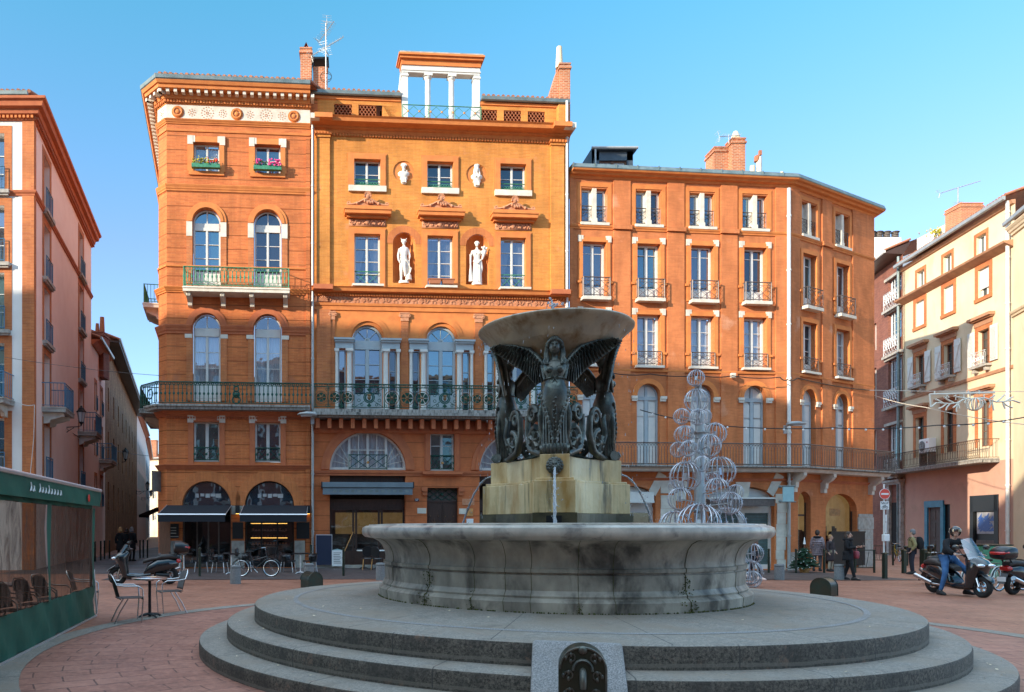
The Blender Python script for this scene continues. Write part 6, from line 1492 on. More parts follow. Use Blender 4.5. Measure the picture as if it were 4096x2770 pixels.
# rooftop pieces of the cream building
Zc = 46; o = chimney(Q, (cpx(3855, Zc), Zc), 88/FX*Zc, 1.2, 17, W(0, 832, Zc).z); part(MB().box(cpx(3720, 49), cpx(3815, 46)-.0, 46.2, 49, 17, W(0, 920, 47.5).z), 'parapet', 'stucco_white', Q)
m_ = MB(); random.seed(2); p0 = W(3735, 930, 47)
for i in range(70): p = p0+Vector((random.gauss(.3, .35), random.gauss(0, .2), random.gauss(0, .12))); a = random.random()*6; m_.tube([p, p+Vector((.16*cos(a), .05, .16*sin(a)))], [.05, .01], 4)
tag(m_.build('roof_plant', G['leaf_yellow']), 'small yellow-green plant on the roof parapet left of the brick chimney', 'plant')
antenna('tv_antenna', 'long white television aerial pointing left above the chimney of the cream building', cpx(3832, 46), 46, W(0, 900, 46).z, W(0, 752, 46).z, [(W(0, 752, 46).z-W(0, 900, 46).z, radians(0), 2.6, 14, radians(-17)), (1.3, radians(60), .6, 4, radians(-40))], r=.035)
Wb = thing('white_block', 'plain white modern block with four round roof cowls behind the right buildings', 'building', (cpx(3540, 75), 75, 0))
z1 = W(0, 950, 75).z; part(MB().box(cpx(3430, 75), cpx(3605, 75), 75, 90, 0, z1), 'wall', 'stucco_white', Wb); part(MB().box(cpx(3605, 78), cpx(3740, 78), 78, 90, 0, W(0, 985, 78).z).box(cpx(3605, 78)-.1, cpx(3740, 78), 77.7, 90, W(0, 985, 78).z, W(0, 978, 78).z), 'wall', 'stucco_white', Wb)
for px in (3489, 3518, 3549, 3583):
    m_ = MB(); [m_.lathe([(.33, z1+.08+k*.17), (.30, z1+.2+k*.17)], 12, (cpx(px, 75.5), 75.6)) for k in range(4)]; m_.lathe([(.42, z1+.72), (.3, z1+.8)], 12, (cpx(px, 75.5), 75.6)); part(m_, 'roof_cowl', 'wood_grey', Wb)
part(MB().box(cpx(3500, 75), cpx(3506, 75)+.2, 74.9, 75, z1-5, z1-2.6), 'window', 'glass_dark', Wb)

# ================= HOUSES BEHIND THE VIEWPOINT (they throw the shade) =================
def block(lab, x0, x1, y0, y1, h, m, fx, gx=1):
    r = thing('plaza_house', lab, 'building', ((x0+x1)/2, (y0+y1)/2, 0), 'houses on the near side of the square')
    part(MB().box(x0, x1, y0, y1, -.5, h), 'wall', m, r)
    n = int((x1-x0)/3.2); a = MB(); b = MB(); c = MB()
    for i in range(n):
        for k in range(int((h-3)/3.6)):
            x = x0+(i+.5)*(x1-x0)/n; z = 4.2+k*3.6; a.box(x-.55, x+.55, y1-.1, y1+.01, z, z+2.1); b.box(x-.8, x-.55, y1, y1+.06, z-.1, z+2.3).box(x+.55, x+.8, y1, y1+.06, z-.1, z+2.3); c.box(x-.9, x+.9, y1, y1+.2, z-.25, z-.1)
    part(a, 'window', 'glass_dark', r).hide_render = False; part(b, 'shutter', 'white_paint', r); part(c, 'sill', 'grey_stone', r)
    part(MB().box(x0-.3, x1+.3, y0, y1+.5, h, h+.35), 'cornice', 'trim_orange', r); m_ = MB(); m_.add([(x0, y1+.4, h+.36), (x1, y1+.4, h+.36), (x1, (y0+y1)/2, h+1.3), (x0, (y0+y1)/2, h+1.3)], [(0, 1, 2, 3)]); part(m_, 'roof', 'tile', r)
    return r
block('tall brick house row behind the viewpoint on the left, out of the photo', -70, -34, -9, 4, 25.6, 'brick_center', 0)
block('narrow brick house behind the viewpoint, out of the photo', -34, -28, -9, 4, 24.9, 'brick_right', 0)
block('cream house behind the viewpoint, out of the photo', -28, -15.5, -9, 4, 23.6, 'stucco_cream', 0)
block('long low brick terrace behind the viewpoint, out of the photo', -44, 24, -24, -14, 17.5, 'brick_plum', 0)
# ================= GROUND =================
def gx(a, b, n): return [a+(b-a)*i/n for i in range(n+1)]
xs_ = [-900, -300, -120]+gx(-60, 60, 48)+[120, 300, 900]; ys_ = [-600, -200, -60]+gx(-20, 70, 45)+[110, 200, 500, 1500]
mb = MB(); nxs = len(xs_); mb.add([(x, y, gz(x, y)) for y in ys_ for x in xs_], [(j*nxs+i, j*nxs+i+1, (j+1)*nxs+i+1, (j+1)*nxs+i) for j in range(len(ys_)-1) for i in range(nxs-1)])
tag(mb.build('ground', G['paving'], smooth=180), 'reddish brown paving of the square', kind='structure')
FC = Vector((2.98, 11.17, 0)); FA = -radians(14.94); FM = T(FC) @ Rz(FA)
mb = MB().lathe([(7.27, .006), (5.0, .006)], 96, cap=False); tag(mb.build('paving_circle', G['paving_round'], None, T(FC)), 'round brick paving laid in arcs around the fountain', kind='structure')
mb = MB().lathe([(7.62, .012), (7.27, .012)], 96, cap=False); tag(mb.build('kerb_ring', G['granite_steps'], None, T(FC)), 'flush granite ring around the fountain paving', kind='structure')
def strip(F, s0, s1, o0, o1, dz):
    n = 12; vs = []
    for i in range(n+1):
        for o in (o0, o1): p = F.M @ Vector((s0+(s1-s0)*i/n, -o, 0)); vs.append((p.x, p.y, gz(p.x, p.y)+dz))
    return MB().add(vs, [(2*i, 2*i+2, 2*i+3, 2*i+1) for i in range(n)])
tag(strip(Fac((-8.5, 31.2), (10, 32.1)), 0, 18.5, .0, 7, .014).build('pavement', G['cobbles']), 'dark cobbled strip along the facades', kind='structure')
tag(strip(Fac((10, 32.1), (19.6, 33.4)), 0, 9.6, .0, 6.4, .016).build('pavement', G['cobbles']), 'dark cobbled strip before the balcony building', kind='structure')
tag(MB().add([(-13.0, 27.5, .010), (-8.0, 27.5, .010), (-11.5, 140, .010), (-25, 140, .010)], [(0, 1, 2, 3)]).build('road', G['cobbles']), 'dark cobbled side street', kind='structure')
mb = MB().box(CA[0]+.2, CA[0]+10.8, 0, 0, 0, 0) if False else MB()
part(MB().box(.1, CF.w-.2, -.35, -.0, -.3, .13), 'plinth', 'grey_stone', C, CF)
# ================= FOUNTAIN =================
fo = thing('fountain', 'grey stone fountain with round basin on three granite steps and a marble bowl on top', 'fountain', FM)
n = 120
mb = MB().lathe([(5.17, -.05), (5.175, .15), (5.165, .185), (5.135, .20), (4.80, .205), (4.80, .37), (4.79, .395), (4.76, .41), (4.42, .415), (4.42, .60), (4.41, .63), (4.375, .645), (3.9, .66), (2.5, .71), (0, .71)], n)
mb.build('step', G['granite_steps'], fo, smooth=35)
tag(MB().lathe([(3.87, .664), (3.85, .6655), (3.82, .667), (3.80, .6685)], 120, cap=False).build('inlaid_ring', G['granite_light'], fo, smooth=180), None)
# sloping granite block that carries the spout
mb = MB(); w0, w1 = -.20, .57
sl = [(-4.30, .649), (-4.42, .648), (-5.10, .255), (-5.48, .03), (-5.52, -.05), (-4.30, -.05)]
mb.add([(w0, y, z) for y, z in sl]+[(w1+.02, y, z) for y, z in sl], [tuple(range(6)), tuple(range(11, 5, -1))]+[(i, i+6, (i+1) % 6+6, (i+1) % 6) for i in range(6)])
mb.build('ramp_block', G['granite_light'], fo, bevel=.025)
bm_ = [(2.60, .70), (2.61, .83), (2.585, .855), (2.55, .875), (2.555, .90), (2.53, .93), (2.515, .96), (2.525, 1.14), (2.505, 1.145), (2.50, 1.165), (2.535, 1.172), (2.54, 1.215), (2.515, 1.225), (2.51, 1.28), (2.525, 1.36), (2.56, 1.44), (2.62, 1.505), (2.70, 1.545), (2.76, 1.555)]
basin = MB().lathe(bm_, 144).build('basin', G['marble_grey'], fo, smooth=28)
rim_ = MB().lathe([(2.75, 1.552), (2.815, 1.562), (2.855, 1.60), (2.865, 1.65), (2.85, 1.70), (2.80, 1.725), (2.76, 1.728), (2.755, 1.745), (2.45, 1.755), (2.40, 1.74), (2.38, 1.70), (2.38, 1.2)], 144); rim_.build('basin_rim', G['rim_marble'], fo, smooth=40)
mb = MB()     # joints, cracks and algae at the joints of the basin blocks
random.seed(4)
for k, a in enumerate([-128, -112, -103, -96, -84, -54, -30, -150, 0, 40, 90, 140, 180, -75]):
    a = radians(a); wd_ = .012 if k not in (0, 5) else .022
    pts = [((r+.003)*cos(a+.002*sin(z*20)), (r+.003)*sin(a+.002*sin(z*20)), z) for r, z in bm_]; mb.tube(pts, wd_*.22, 4)
tag(mb.build('basin_joint', G['moss'], basin), kind='stuff')
mb = MB()
for a0, s_, zt_ in ((-128, 1.5, 1.14), (-54, 1.3, 1.12), (-112, .35, .95), (-84, .3, .9)):
    for i in range(int(60*s_)):
        z = .71+(zt_-.71)*random.random()**1.3; a = radians(a0+random.gauss(0, .9)*s_*(1.25-(z-.7))); r = 2.62 if z < .86 else 2.54
        mb.ball((r*cos(a), r*sin(a), z), random.uniform(.004, .010), 5)
for i in range(260):
    a = radians(random.uniform(-165, -15)); mb.ball((2.615*cos(a), 2.615*sin(a), .712), random.uniform(.005, .014), 5)
tag(mb.build('algae', G['moss'], basin), kind='stuff')
MB().lathe([(2.4, 1.66), (0, 1.66)], 60).build('basin_water', G['water'], fo)
def tri(r, h, pull, n=7):
    v = []
    for k in range(3):
        a = -pi/2+2*pi*k/3; e = Vector((cos(a), sin(a))); t = Vector((-sin(a), cos(a)))
        p0 = e*r-t*h; p1 = e*r+t*h; in0 = e*(r-.30)-t*h; in1 = e*(r-.30)+t*h
        a2 = a+2*pi/3; e2 = Vector((cos(a2), sin(a2))); t2 = Vector((-sin(a2), cos(a2))); q0 = e2*r-t2*h; q1 = e2*(r-.30)-t2*h
        m = (e+e2).normalized()*pull
        v += [p0, p1, in1]+[(in1*(1-s)**2+m*2*s*(1-s)*1.0+q1*s*s) for s in [(i+1)/(n+1) for i in range(n)]]+[q1]
    return [(p.x, p.y) for p in v]
ped = MB(); ped.prismz(tri(1.14, .29, .45), 1.3, 1.90); ped.build('pedestal_foot', G['wet_stone'], fo)
ped = MB(); ped.prismz(tri(1.10, .27, .42), 1.90, 2.34); ped.prismz(tri(1.06, .25, .40), 2.34, 2.375); ped.prismz(tri(1.0, .195, .34), 2.375, 2.70); ped.build('pedestal', G['pedestal_marble'], fo, bevel=.008)
MB().box(-.11, .09, -1.157, -1.139, 1.76, 1.86).build('plaque', G['iron_black'], fo)
bowl = MB().lathe([(.18, 3.6), (.20, 4.0), (.42, 4.08), (.66, 4.17), (.81, 4.27), (.885, 4.345), (.90, 4.36), (.93, 4.42), (1.0, 4.50), (1.085, 4.575), (1.115, 4.60), (1.12, 4.625), (1.10, 4.645), (1.06, 4.635), (.95, 4.56), (.7, 4.44), (0, 4.38)], 96)
bowl.build('bowl', G['bowl_marble'], fo, smooth=50)
MB().lathe([(1.02, 4.60), (0, 4.60)], 48).build('bowl_water', G['water'], fo)
def siren():
    m = MB(); secs = [(0, 0, 0, .15, .13), (.12, 0, 0, .165, .14), (.3, 0, 0, .155, .13), (.5, 0, 0, .165, .14), (.68, 0, 0, .188, .155), (.78, 0, 0, .192, .16), (.88, 0, -.005, .175, .15), (.96, 0, -.01, .145, .125), (1.02, 0, -.005, .13, .105), (1.08, 0, -.01, .135, .105), (1.15, 0, -.015, .155, .12), (1.21, 0, 0, .168, .105), (1.26, 0, .005, .165, .09), (1.29, 0, .01, .12, .075), (1.315, 0, .01, .06, .055), (1.37, 0, 0, .046, .048), (1.40, 0, -.01, .05, .055)]
    m.stack(secs, 22, .92)
    m.ball((0, -.025, 1.475), .088, 16, 1.25, .9, 1.0); m.ball((0, -.05, 1.43), .055, 10, 1.0, .9, .9)   # skull, jaw
    m.tube([(0, -.112, 1.505), (0, -.128, 1.465), (0, -.115, 1.455)], [.010, .015, .013], 6)              # nose
    for d in (-1, 1): m.ball((d*.033, -.102, 1.498), .013, 6, .6, 1.2, .6); m.tube([(d*.012, -.112, 1.515), (d*.055, -.098, 1.515)], .007, 4); m.ball((d*.068, -.10, 1.16), .058, 12, .95, 1, .85)
    m.tube([(-.025, -.108, 1.43), (0, -.116, 1.432), (.025, -.108, 1.43)], [.004, .009, .004], 5)
    m.ball((0, -.145, .86), .02, 8, 1, 1, .3)
    for i in range(13):        # wreath and rolled hair
        a = pi*i/12; m.ball((.095*cos(a), -.03-.03*sin(a), 1.50+.085*sin(a)), .032, 8)
        m.ball((.06*cos(a), -.05, 1.555+.05*sin(a)), .028, 7)
    m.ball((0, .03, 1.53), .10, 12, 1.15, 1, .9); m.ball((0, .0, 1.635), .05, 8)
    for d in (-1, 1):
        for k in range(3): m.tube([(d*(.085+.01*k), -.02, 1.50), (d*(.1+.012*k), -.01, 1.40), (d*(.085+.02*k), -.035, 1.33), (d*(.10+.022*k), -.075, 1.27), (d*(.085+.02*k), -.10, 1.235)], [.022, .024, .024, .022, .008], 6)
        m.tube([(d*.165, .0, 1.24), (d*.15, -.03, 1.12), (d*.135, -.06, 1.03)], [.03, .025, .02], 6)
    m.tube([(.14*cos(t)*1.0, -.01+.115*sin(t), 1.045+.004*sin(3*t)) for t in [2*pi*i/20 for i in range(20)]], .011, 5, True)   # girdle
    for d in (-1, 1): m.tube([(0, -.125, 1.045), (d*.04, -.135, 1.07), (d*.055, -.125, 1.045), (0, -.127, 1.04)], .009, 4); m.tube([(0, -.125, 1.04), (d*.035, -.13, .98)], .009, 4)
    for i in range(22):        # skirt folds
        a = 2*pi*i/22; m.tube([(.176*cos(a), .146*sin(a), .66), (.168*cos(a), .143*sin(a), .4), (.17*cos(a+.04), .147*sin(a+.04), .06)], [.008, .016, .012], 4)
    for d in (-1, 1):          # overskirt of leaves gathered at the hips
        for k in range(11):
            t = k/10; x = d*(.185*(1-t)+.03*t); y = -.05-.105*min(1, t*1.6); z = .84-.62*t**1.15 if t < 1 else .2; m.ball((x, y, z), .028, 7, 1.3, 1, .7); m.tube([(x, y, z), (x*.8, y-.02, z-.06)], [.02, .004], 4)
        m.tube([(d*.17, -.02, .72), (d*.2, -.03, .55), (d*.19, -.03, .35), (d*.17, -.03, .2)], [.02, .035, .03, .01], 6)
    for k in range(9): m.ball((.012*(-1)**k, -.16+.01*k*.3, .76-.055*k), .02, 6)
    for k in range(-3, 4): m.tube([(k*.045, -.13, .02), (k*.05, -.17, .07), (k*.045, -.14, .13)], .028, 6)     # ribbed cushion
    m.tube([(-.2, -.05, .07), (.2, -.05, .07)], .075, 10)
    def cur(P, t):
        t = max(0, min(.9999, t))*(len(P)-1); i = int(t); f = t-i; return Vector(P[i])*(1-f)+Vector(P[i+1])*f
    Uc = [(.13, 1.22), (.24, 1.37), (.35, 1.49), (.55, 1.58), (.72, 1.60), (.90, 1.61)]
    Lc = [(.14, 1.04), (.26, 1.0), (.36, 1.13), (.48, 1.25), (.62, 1.36), (.76, 1.47), (.91, 1.60)]
    for d in (-1, 1):
        yy = lambda x: .05+.40*max(0, x-.1)
        m.tube([(d*p[0], yy(p[0]), p[1]) for p in Uc], [.045, .055, .05, .042, .034, .02], 8)
        m.add([(d*p[0], yy(p[0])+.02, p[1]) for p in [tuple(cur(Uc, i/12)) for i in range(13)]]+[(d*p[0], yy(p[0])+.02, p[1]) for p in [tuple(cur(Lc, i/12)) for i in range(13)]], [(i, i+1, 14+i, 13+i) for i in range(12)])
        for layer, (nf, reach, off_, rr) in enumerate(((20, 1.0, -.0, .040), (16, .66, -.028, .042), (15, .38, -.05, .045))):
            for k in range(nf):
                t = k/(nf-1); a = cur(Uc, t*.80); b = cur(Lc, t); e = a.lerp(b, reach); mid = a.lerp(b, reach*.55)+Vector((.03*(1-t), .02))
                m.tube([(d*a.x, yy(a.x)+off_, a.y), (d*mid.x, yy(mid.x)+off_-.012, mid.y), (d*e.x, yy(e.x)+off_, e.y)], [rr*.6, rr, rr*.35], 6, flat=.38)
    return m
sm = siren(); src = None
for k in range(3):
    a = 2*pi*k/3; M_ = Rz(a) @ T((0, -.83, 2.70))
    if src is None: src = sm.build('bronze_figure', G['bronze'], fo, M_, smooth=60)
    else: inst(src, 'bronze_figure', fo, M_)
src = None
for k in range(3):
    a = 2*pi*k/3+pi/3; m = MB()
    for d in (-1, 1):
        def sp(cx, cz, R, turns, ph, r0, sg=1): return [(d*(cx+(R*(1-.8*j/(12*turns)))*cos(ph+sg*j*.52)), 0, cz+(R*(1-.8*j/(12*turns)))*sin(ph+sg*j*.52)) for j in range(int(12*turns)+1)]
        m.tube(sp(.26, .62, .13, 1.7, 0, .03), [.045-.025*j/20 for j in range(21)], 8); m.tube(sp(.36, .24, .19, 1.8, pi/2, .03), [.05-.03*j/22 for j in range(22)], 8)
        m.tube([(d*.12, 0, .62), (d*.1, 0, .35), (d*.2, 0, .12), (d*.5, 0, .03), (d*.7, 0, .03)], [.045, .05, .055, .05, .03], 8)
        m.ball((d*.36, 0, .24), .07, 10); m.tube([(d*.5, 0, .2), (d*.6, 0, .4), (d*.52, 0, .62), (d*.6, 0, .7)], [.03, .05, .04, .02], 7)
        for j in range(7): b_ = j*.9; m.tube([(d*.36, -.04, .24), (d*(.36+.13*cos(b_)), -.03, .24+.13*sin(b_))], [.02, .035], 4)
    M_ = Rz(a) @ T((0, -.50, 2.70))
    if src is None: src = m.build('bronze_scroll', G['bronze'], fo, M_, smooth=60)
    else: inst(src, 'bronze_scroll', fo, M_)
m = MB().lathe([(.22, 2.70), (.16, 2.85), (.10, 3.1), (.09, 3.5), (.14, 3.75), (.22, 3.9)], 16); m.build('bronze_stem', G['bronze'], fo, smooth=60)
# lion masks
src = None
for k in range(3):
    a = 2*pi*k/3; m = MB()
    for j in range(14): b_ = 2*pi*j/14; m.ball((.085*cos(b_), -.02, .085*sin(b_)*1.05), .035, 8); m.ball((.055*cos(b_+.2), -.045, .06*sin(b_+.2)), .03, 7)
    m.ball((0, -.06, .005), .06, 12, 1.1, 1, .8); m.ball((0, -.105, -.02), .032, 8, .8, 1.1, 1); m.ball((0, -.1, -.055), .025, 8, .6, 1.2, 1)
    for d in (-1, 1): m.ball((d*.028, -.105, .03), .012, 6); m.ball((d*.05, -.05, .07), .018, 6)
    m.tube([(0, -.13, -.01), (0, -.135, -.02)], .013, 6)
    M_ = Rz(a) @ T((0, -1.0, 2.54))
    if src is None: src = m.build('lion_mask', G['bronze'], fo, M_, smooth=60)
    else: inst(src, 'lion_mask', fo, M_)
for k in range(3):   # arcing water jets
    a = 2*pi*k/3; m = MB(); random.seed(k)
    for s_ in range(3):
        pts = []; 
        for j in range(15):
            t = j/14; pts.append((.014*sin(j*1.9+s_*2)*(.3+t), -1.10-.62*t, 2.50+.08*t-.92*t*t+.006*sin(j*2.3+s_)))
        m.tube(pts, [.005+.007*(j % 3)/2+.004*random.random() for j in range(15)], 6)
    [m.ball((random.gauss(0, .03+.05*q), -1.10-.62*q+random.gauss(0, .02), 2.50+.08*q-.92*q*q+random.gauss(0, .02)), random.uniform(.004, .009), 5) for q in [random.random()**.6 for _ in range(40)]]
    m.build('water_jet', G['water'], fo, Rz(a), smooth=180)
m = MB(); random.seed(8)
for i in range(9):
    x, y = random.gauss(-.02, .035), random.gauss(0, .03); h = random.uniform(.18, .50)
    m.tube([(x*.6, y*.6, 4.58), (x*1.3, y*1.2, 4.6+h*.5), (x*1.8-.05, y*1.5, 4.6+h)], [.035, .03, .012], 7)
for i in range(30): m.ball((random.gauss(-.04, .06), random.gauss(0, .05), random.uniform(4.7, 5.12)), random.uniform(.008, .022), 6)
m.build('water_spout', G['water'], fo, smooth=180)
m = MB(); random.seed(11)
for i in range(150):
    a = random.random()*2*pi; r = 1.1+random.gauss(0, .03); z = random.uniform(1.8, 4.5); m.box(r*cos(a)-.0035, r*cos(a)+.0035, r*sin(a)-.0035, r*sin(a)+.0035, z, z+random.uniform(.02, .05))
o = m.build('water_drops', G['water'], None, FM); tag(o, 'water drops falling from the edge of the fountain bowl', 'water', kind='stuff')
# bronze drinking spout cover at the foot of the steps
sp_ = thing('spout_cover', 'arched dark bronze drinking spout cover with relief leaves at the front of the fountain steps', 'spout', FM @ T((.216, -5.24, .06)))
w = .187; q = arch(-w, w, -.1, .51, .51+w, 18); MB().prism(q, -.08, .14).build('casing', G['bollard_green'], sp_, smooth=30, bevel=.008)
m = MB(); 
m.tube([(p[0]*.94, -.085, .51+(p[1]-.51)*.94 if p[1] > .51 else p[1]) for p in q[1:]], .009, 5); m.X = Matrix.Scale(.87, 4, (1, 0, 0)) @ T((0, 0, .10))
for d in (-1, 1):
    for k, (cx, cz) in enumerate(((.12, .50), (.14, .36), (.13, .22), (.11, .10))):
        m.tube([(d*(cx-.02+(.045-.003*j)*cos(j*.7)), -.085, cz+(.045-.003*j)*sin(j*.7)) for j in range(12)], [.009-.0005*j for j in range(12)], 5)
        for j in range(3): m.ball((d*(cx+.03*cos(j*2.1)), -.088, cz+.03*sin(j*2.1)), .014, 6, 1.5, 1, .7)
m.ball((0, -.085, .565), .035, 8, 1, 1.2, .6); m.torus((0, -.083, .40), .085, .016, 'y', 18, 6, 0, pi)
m.tube([(0, -.07, .40), (0, -.12, .385), (0, -.15, .32), (0, -.15, .27)], [.03, .034, .032, .028], 8)
m.ball((0, -.085, .13), .06, 10, 1.35, 1, .6); m.ball((0, -.125, .125), .014, 6, 1.4); m.ball((0, -.115, .085), .02, 6, .5, 1.4)
for d in (-1, 1): m.ball((d*.022, -.118, .15), .011, 6)
m.build('relief', G['bronze'], sp_, smooth=60)

m = MB(); random.seed(17)
for i in range(60):
    a = random.uniform(pi, 2*pi+.4); r = random.choice((random.uniform(4.45, 4.78), random.uniform(4.85, 5.1), random.uniform(5.3, 9.5), random.uniform(2.9, 4.3))); z = .645 if r < 4.42 else .416 if r < 4.8 else .208 if r < 5.17 else .016
    z = z+.012+(.66-.645)*(r < 4); p = Vector((r*cos(a), r*sin(a), z+(.05 if r < 3.6 else .01 if r < 4.42 else 0))); d = random.random()*6; l = random.uniform(.012, .035)
    m.add([p, p+Vector((l*cos(d), l*sin(d), .004)), p+Vector((l*cos(d+1), l*sin(d+1), .008)), p+Vector((l*.7*cos(d+1.7), l*.7*sin(d+1.7), 0))], [(0, 1, 2, 3)])
tag(m.build('litter', G['stucco_cream'], None, FM), 'scattered scraps and dry leaves on the steps and paving', 'litter', kind='stuff')
# ================= CHRISTMAS DECORATION =================
Zd = 22.5; bx0 = Gp(2800, 2350); bx0 = Vector((U(2800)*Zd, Zd, gz(10, 22)))
dc = thing('christmas_tree_sculpture', 'silver tree-shaped christmas decoration of wire balls around a steel pole behind the basin', 'decoration', T(bx0))
MB().lathe([(.16, 0), (.16, 3.0), (.13, 3.05), (.13, 5.1), (.05, 5.15), (.04, 6.0)], 14).box(-.2, .2, -.2, .2, 2.2, 2.26).box(-.2, .2, -.2, .2, 4.55, 4.6).build('pole', G['pipe_zinc'], dc, smooth=50)
bl = [(387, 105, 53, 0), (392, 252, 75, 0), (292, 358, 51, -.2), (400, 362, 53, -.5), (440, 358, 47, .5), (305, 480, 59, -.3), (325, 470, 48, .5), (510, 475, 72, .4), (270, 578, 51, .2), (338, 570, 53, -.5), (473, 553, 74, -.4), (427, 672, 51, -.7), (345, 655, 45, .7), (318, 755, 97, -.3), (545, 722, 95, .2), (490, 790, 60, .9), (525, 845, 77, -.7), (250, 820, 42, .5), (648, 860, 50, .2), (280, 905, 74, -.4), (613, 933, 73, -.2), (405, 1075, 137, -.8), (250, 1090, 105, 0), (590, 1080, 118, .3), (560, 1250, 80, -.2), (765, 1265, 62, -.4), (740, 1390, 80, -.3), (760, 1440, 55, -.6), (300, 1280, 110, -.4), (480, 1300, 120, -.8)]
bm2 = MB(); nmer = 9
for i in range(nmer):
    a = pi*i/nmer; pts = [(cos(a)*sin(2*pi*j/24), sin(a)*sin(2*pi*j/24), cos(2*pi*j/24)) for j in range(24)]; bm2.tube(pts, .028, 4, True)
    for j in range(24):
        if random.random() < .75: p = Vector(pts[j]); d = (p+Vector((random.gauss(0, .5), random.gauss(0, .5), random.gauss(0, .5)))).normalized(); bm2.bar(p, p+d*.13, .014, 3)
for z in (-.92, .92): bm2.torus((0, 0, z), .3, .04, 'z', 12, 4)
bm2.box(-.09, .09, -.05, .05, -.25, .25); bsrc = None; random.seed(6)
for (x, y, r, dy) in bl:
    px, py = 2550+x/1.6545, 1450+y/1.6545; Zq_ = Zd+dy; Rq = r/1.6545/FX*Zq_; p = W(px, py, Zq_)-bx0
    if p.z-Rq < 0: p.z = Rq*.9
    M_ = T(p) @ Rz(random.random()*3) @ Rx(random.uniform(-.25, .25)) @ Matrix.Scale(Rq, 4)
    if bsrc is None: bsrc = bm2.build('wire_ball', G['wire_silver'], dc, M_)
    else: inst(bsrc, 'wire_ball', dc, M_)
m = MB()
for (x, y, r, dy) in bl:
    px, py = 2550+x/1.6545, 1450+y/1.6545; p = W(px, py, Zd+dy)-bx0
    if p.z > .2: m.bar((0, 0, max(.1, p.z-.1)), p, .018, 5)
m.build('arm', G['pipe_zinc'], dc)

# ================= TERRACE TENT =================
t0, t1 = Vector((-4.02, 6.2, 0)), Vector((-4.93, 14.25, 0)); TF = Fac((t0.x, t0.y), (t1.x, t1.y))
# TF.n points to +X side (towards the fountain)
te = thing('terrace_tent', 'green cafe terrace tent with clear plastic windows at the left edge', 'awning', T((-5.5, 11, 0)))
q0, q1 = TF.w-5.25, TF.w; s193 = TF.s_(193)
top_ = 2.36
def wav(s0, s1, z0, z1, y0, n=50, amp=.02, lean=.0):
    vs = [];
    for k in range(5):
        z = z0+(z1-z0)*k/4; 
        for i in range(n+1): s = s0+(s1-s0)*i/n; vs.append((s+lean*(1-k/4)*(i/n), y0+amp*sin(s*7+1.2*k)+amp*.6*sin(s*17+k), z))
    return MB().add(vs, [(k*(n+1)+i, k*(n+1)+i+1, (k+1)*(n+1)+i+1, (k+1)*(n+1)+i) for k in range(4) for i in range(n)])
part(wav(0, TF.w, .03, .60, .0, 60, .02, .1), 'canvas', 'awning_green', te, TF, smooth=180)
part(wav(0, TF.w, 2.04, 2.22, .02, 60, .012), 'canvas', 'awning_green', te, TF, smooth=180)
for a, b in ((s193-.06, s193+.10), (TF.w-.15, TF.w+.02), (s193-2.55, s193-2.4), (.0, .1)): part(wav(a, b, .58, 2.06, -.01, 6, .01), 'canvas_band', 'awning_green', te, TF, smooth=180)
for a, b in ((s193+.1, TF.w-.15), (s193-2.4, s193-.06), (.1, s193-2.55)): part(wav(a-.02, b+.02, .59, 2.05, .012, 30, .02), 'clear_window', 'plastic_film', te, TF, smooth=180)
part(wav(0, TF.w+.12, 2.10, 2.38, -.10, 60, .006), 'valance', 'awning_green', te, TF, smooth=180)
part(MB().tube([(0, -.10, 2.40), (TF.w+.14, -.10, 2.40)], .032, 8).tube([(0, -.03, .02), (TF.w+.1, -.03, .02)], .02, 6), 'rail', 'alu', te, TF, smooth=60)
part(MB().add([(0, -.08, 2.42), (TF.w+.13, -.08, 2.42), (TF.w+.13, 3.8, 3.25), (0, 3.8, 3.25)], [(0, 1, 2, 3)]), 'roof_canvas', 'awning_green', te, TF)
part(MB().box(TF.w-.02, TF.w+.03, .02, .07, 0, 2.35).tube([(TF.w+.0, .0, .9), (TF.w+.16, -.02, .05)], .02), 'post', 'alu', te, TF)
m = MB(); s = TF.s_(120, .12)-.1; random.seed(12)
x = 0
for wch in ('Le', 'Plateau'):
    pass
m = MB()
for k in range(11):
    if k in (2,): continue
    s_ = TF.s_(120+k*12, .12); m.tube([(s_, -.125, 2.19), (s_+.05, -.125, 2.26), (s_+.02, -.125, 2.31 if k in (0, 3, 6) else 2.27), (s_+.07, -.125, 2.2)], .009, 4)
part(m, 'valance_lettering', 'sign_white', te, TF); part(MB().ball((TF.s_(354, .12), -.13, 2.22), .07, 12, 1, 1, .15), 'valance_emblem', 'sign_red', te, TF)
part(MB().add([(0, 3.7, 0), (TF.w, 3.7, 0), (TF.w, 3.7, 2.95), (0, 3.7, 2.95)], [(0, 1, 2, 3)]), 'dark_backdrop', 'wood_dark', te, TF)  # dark sheet added to stand in for the shaded tent interior
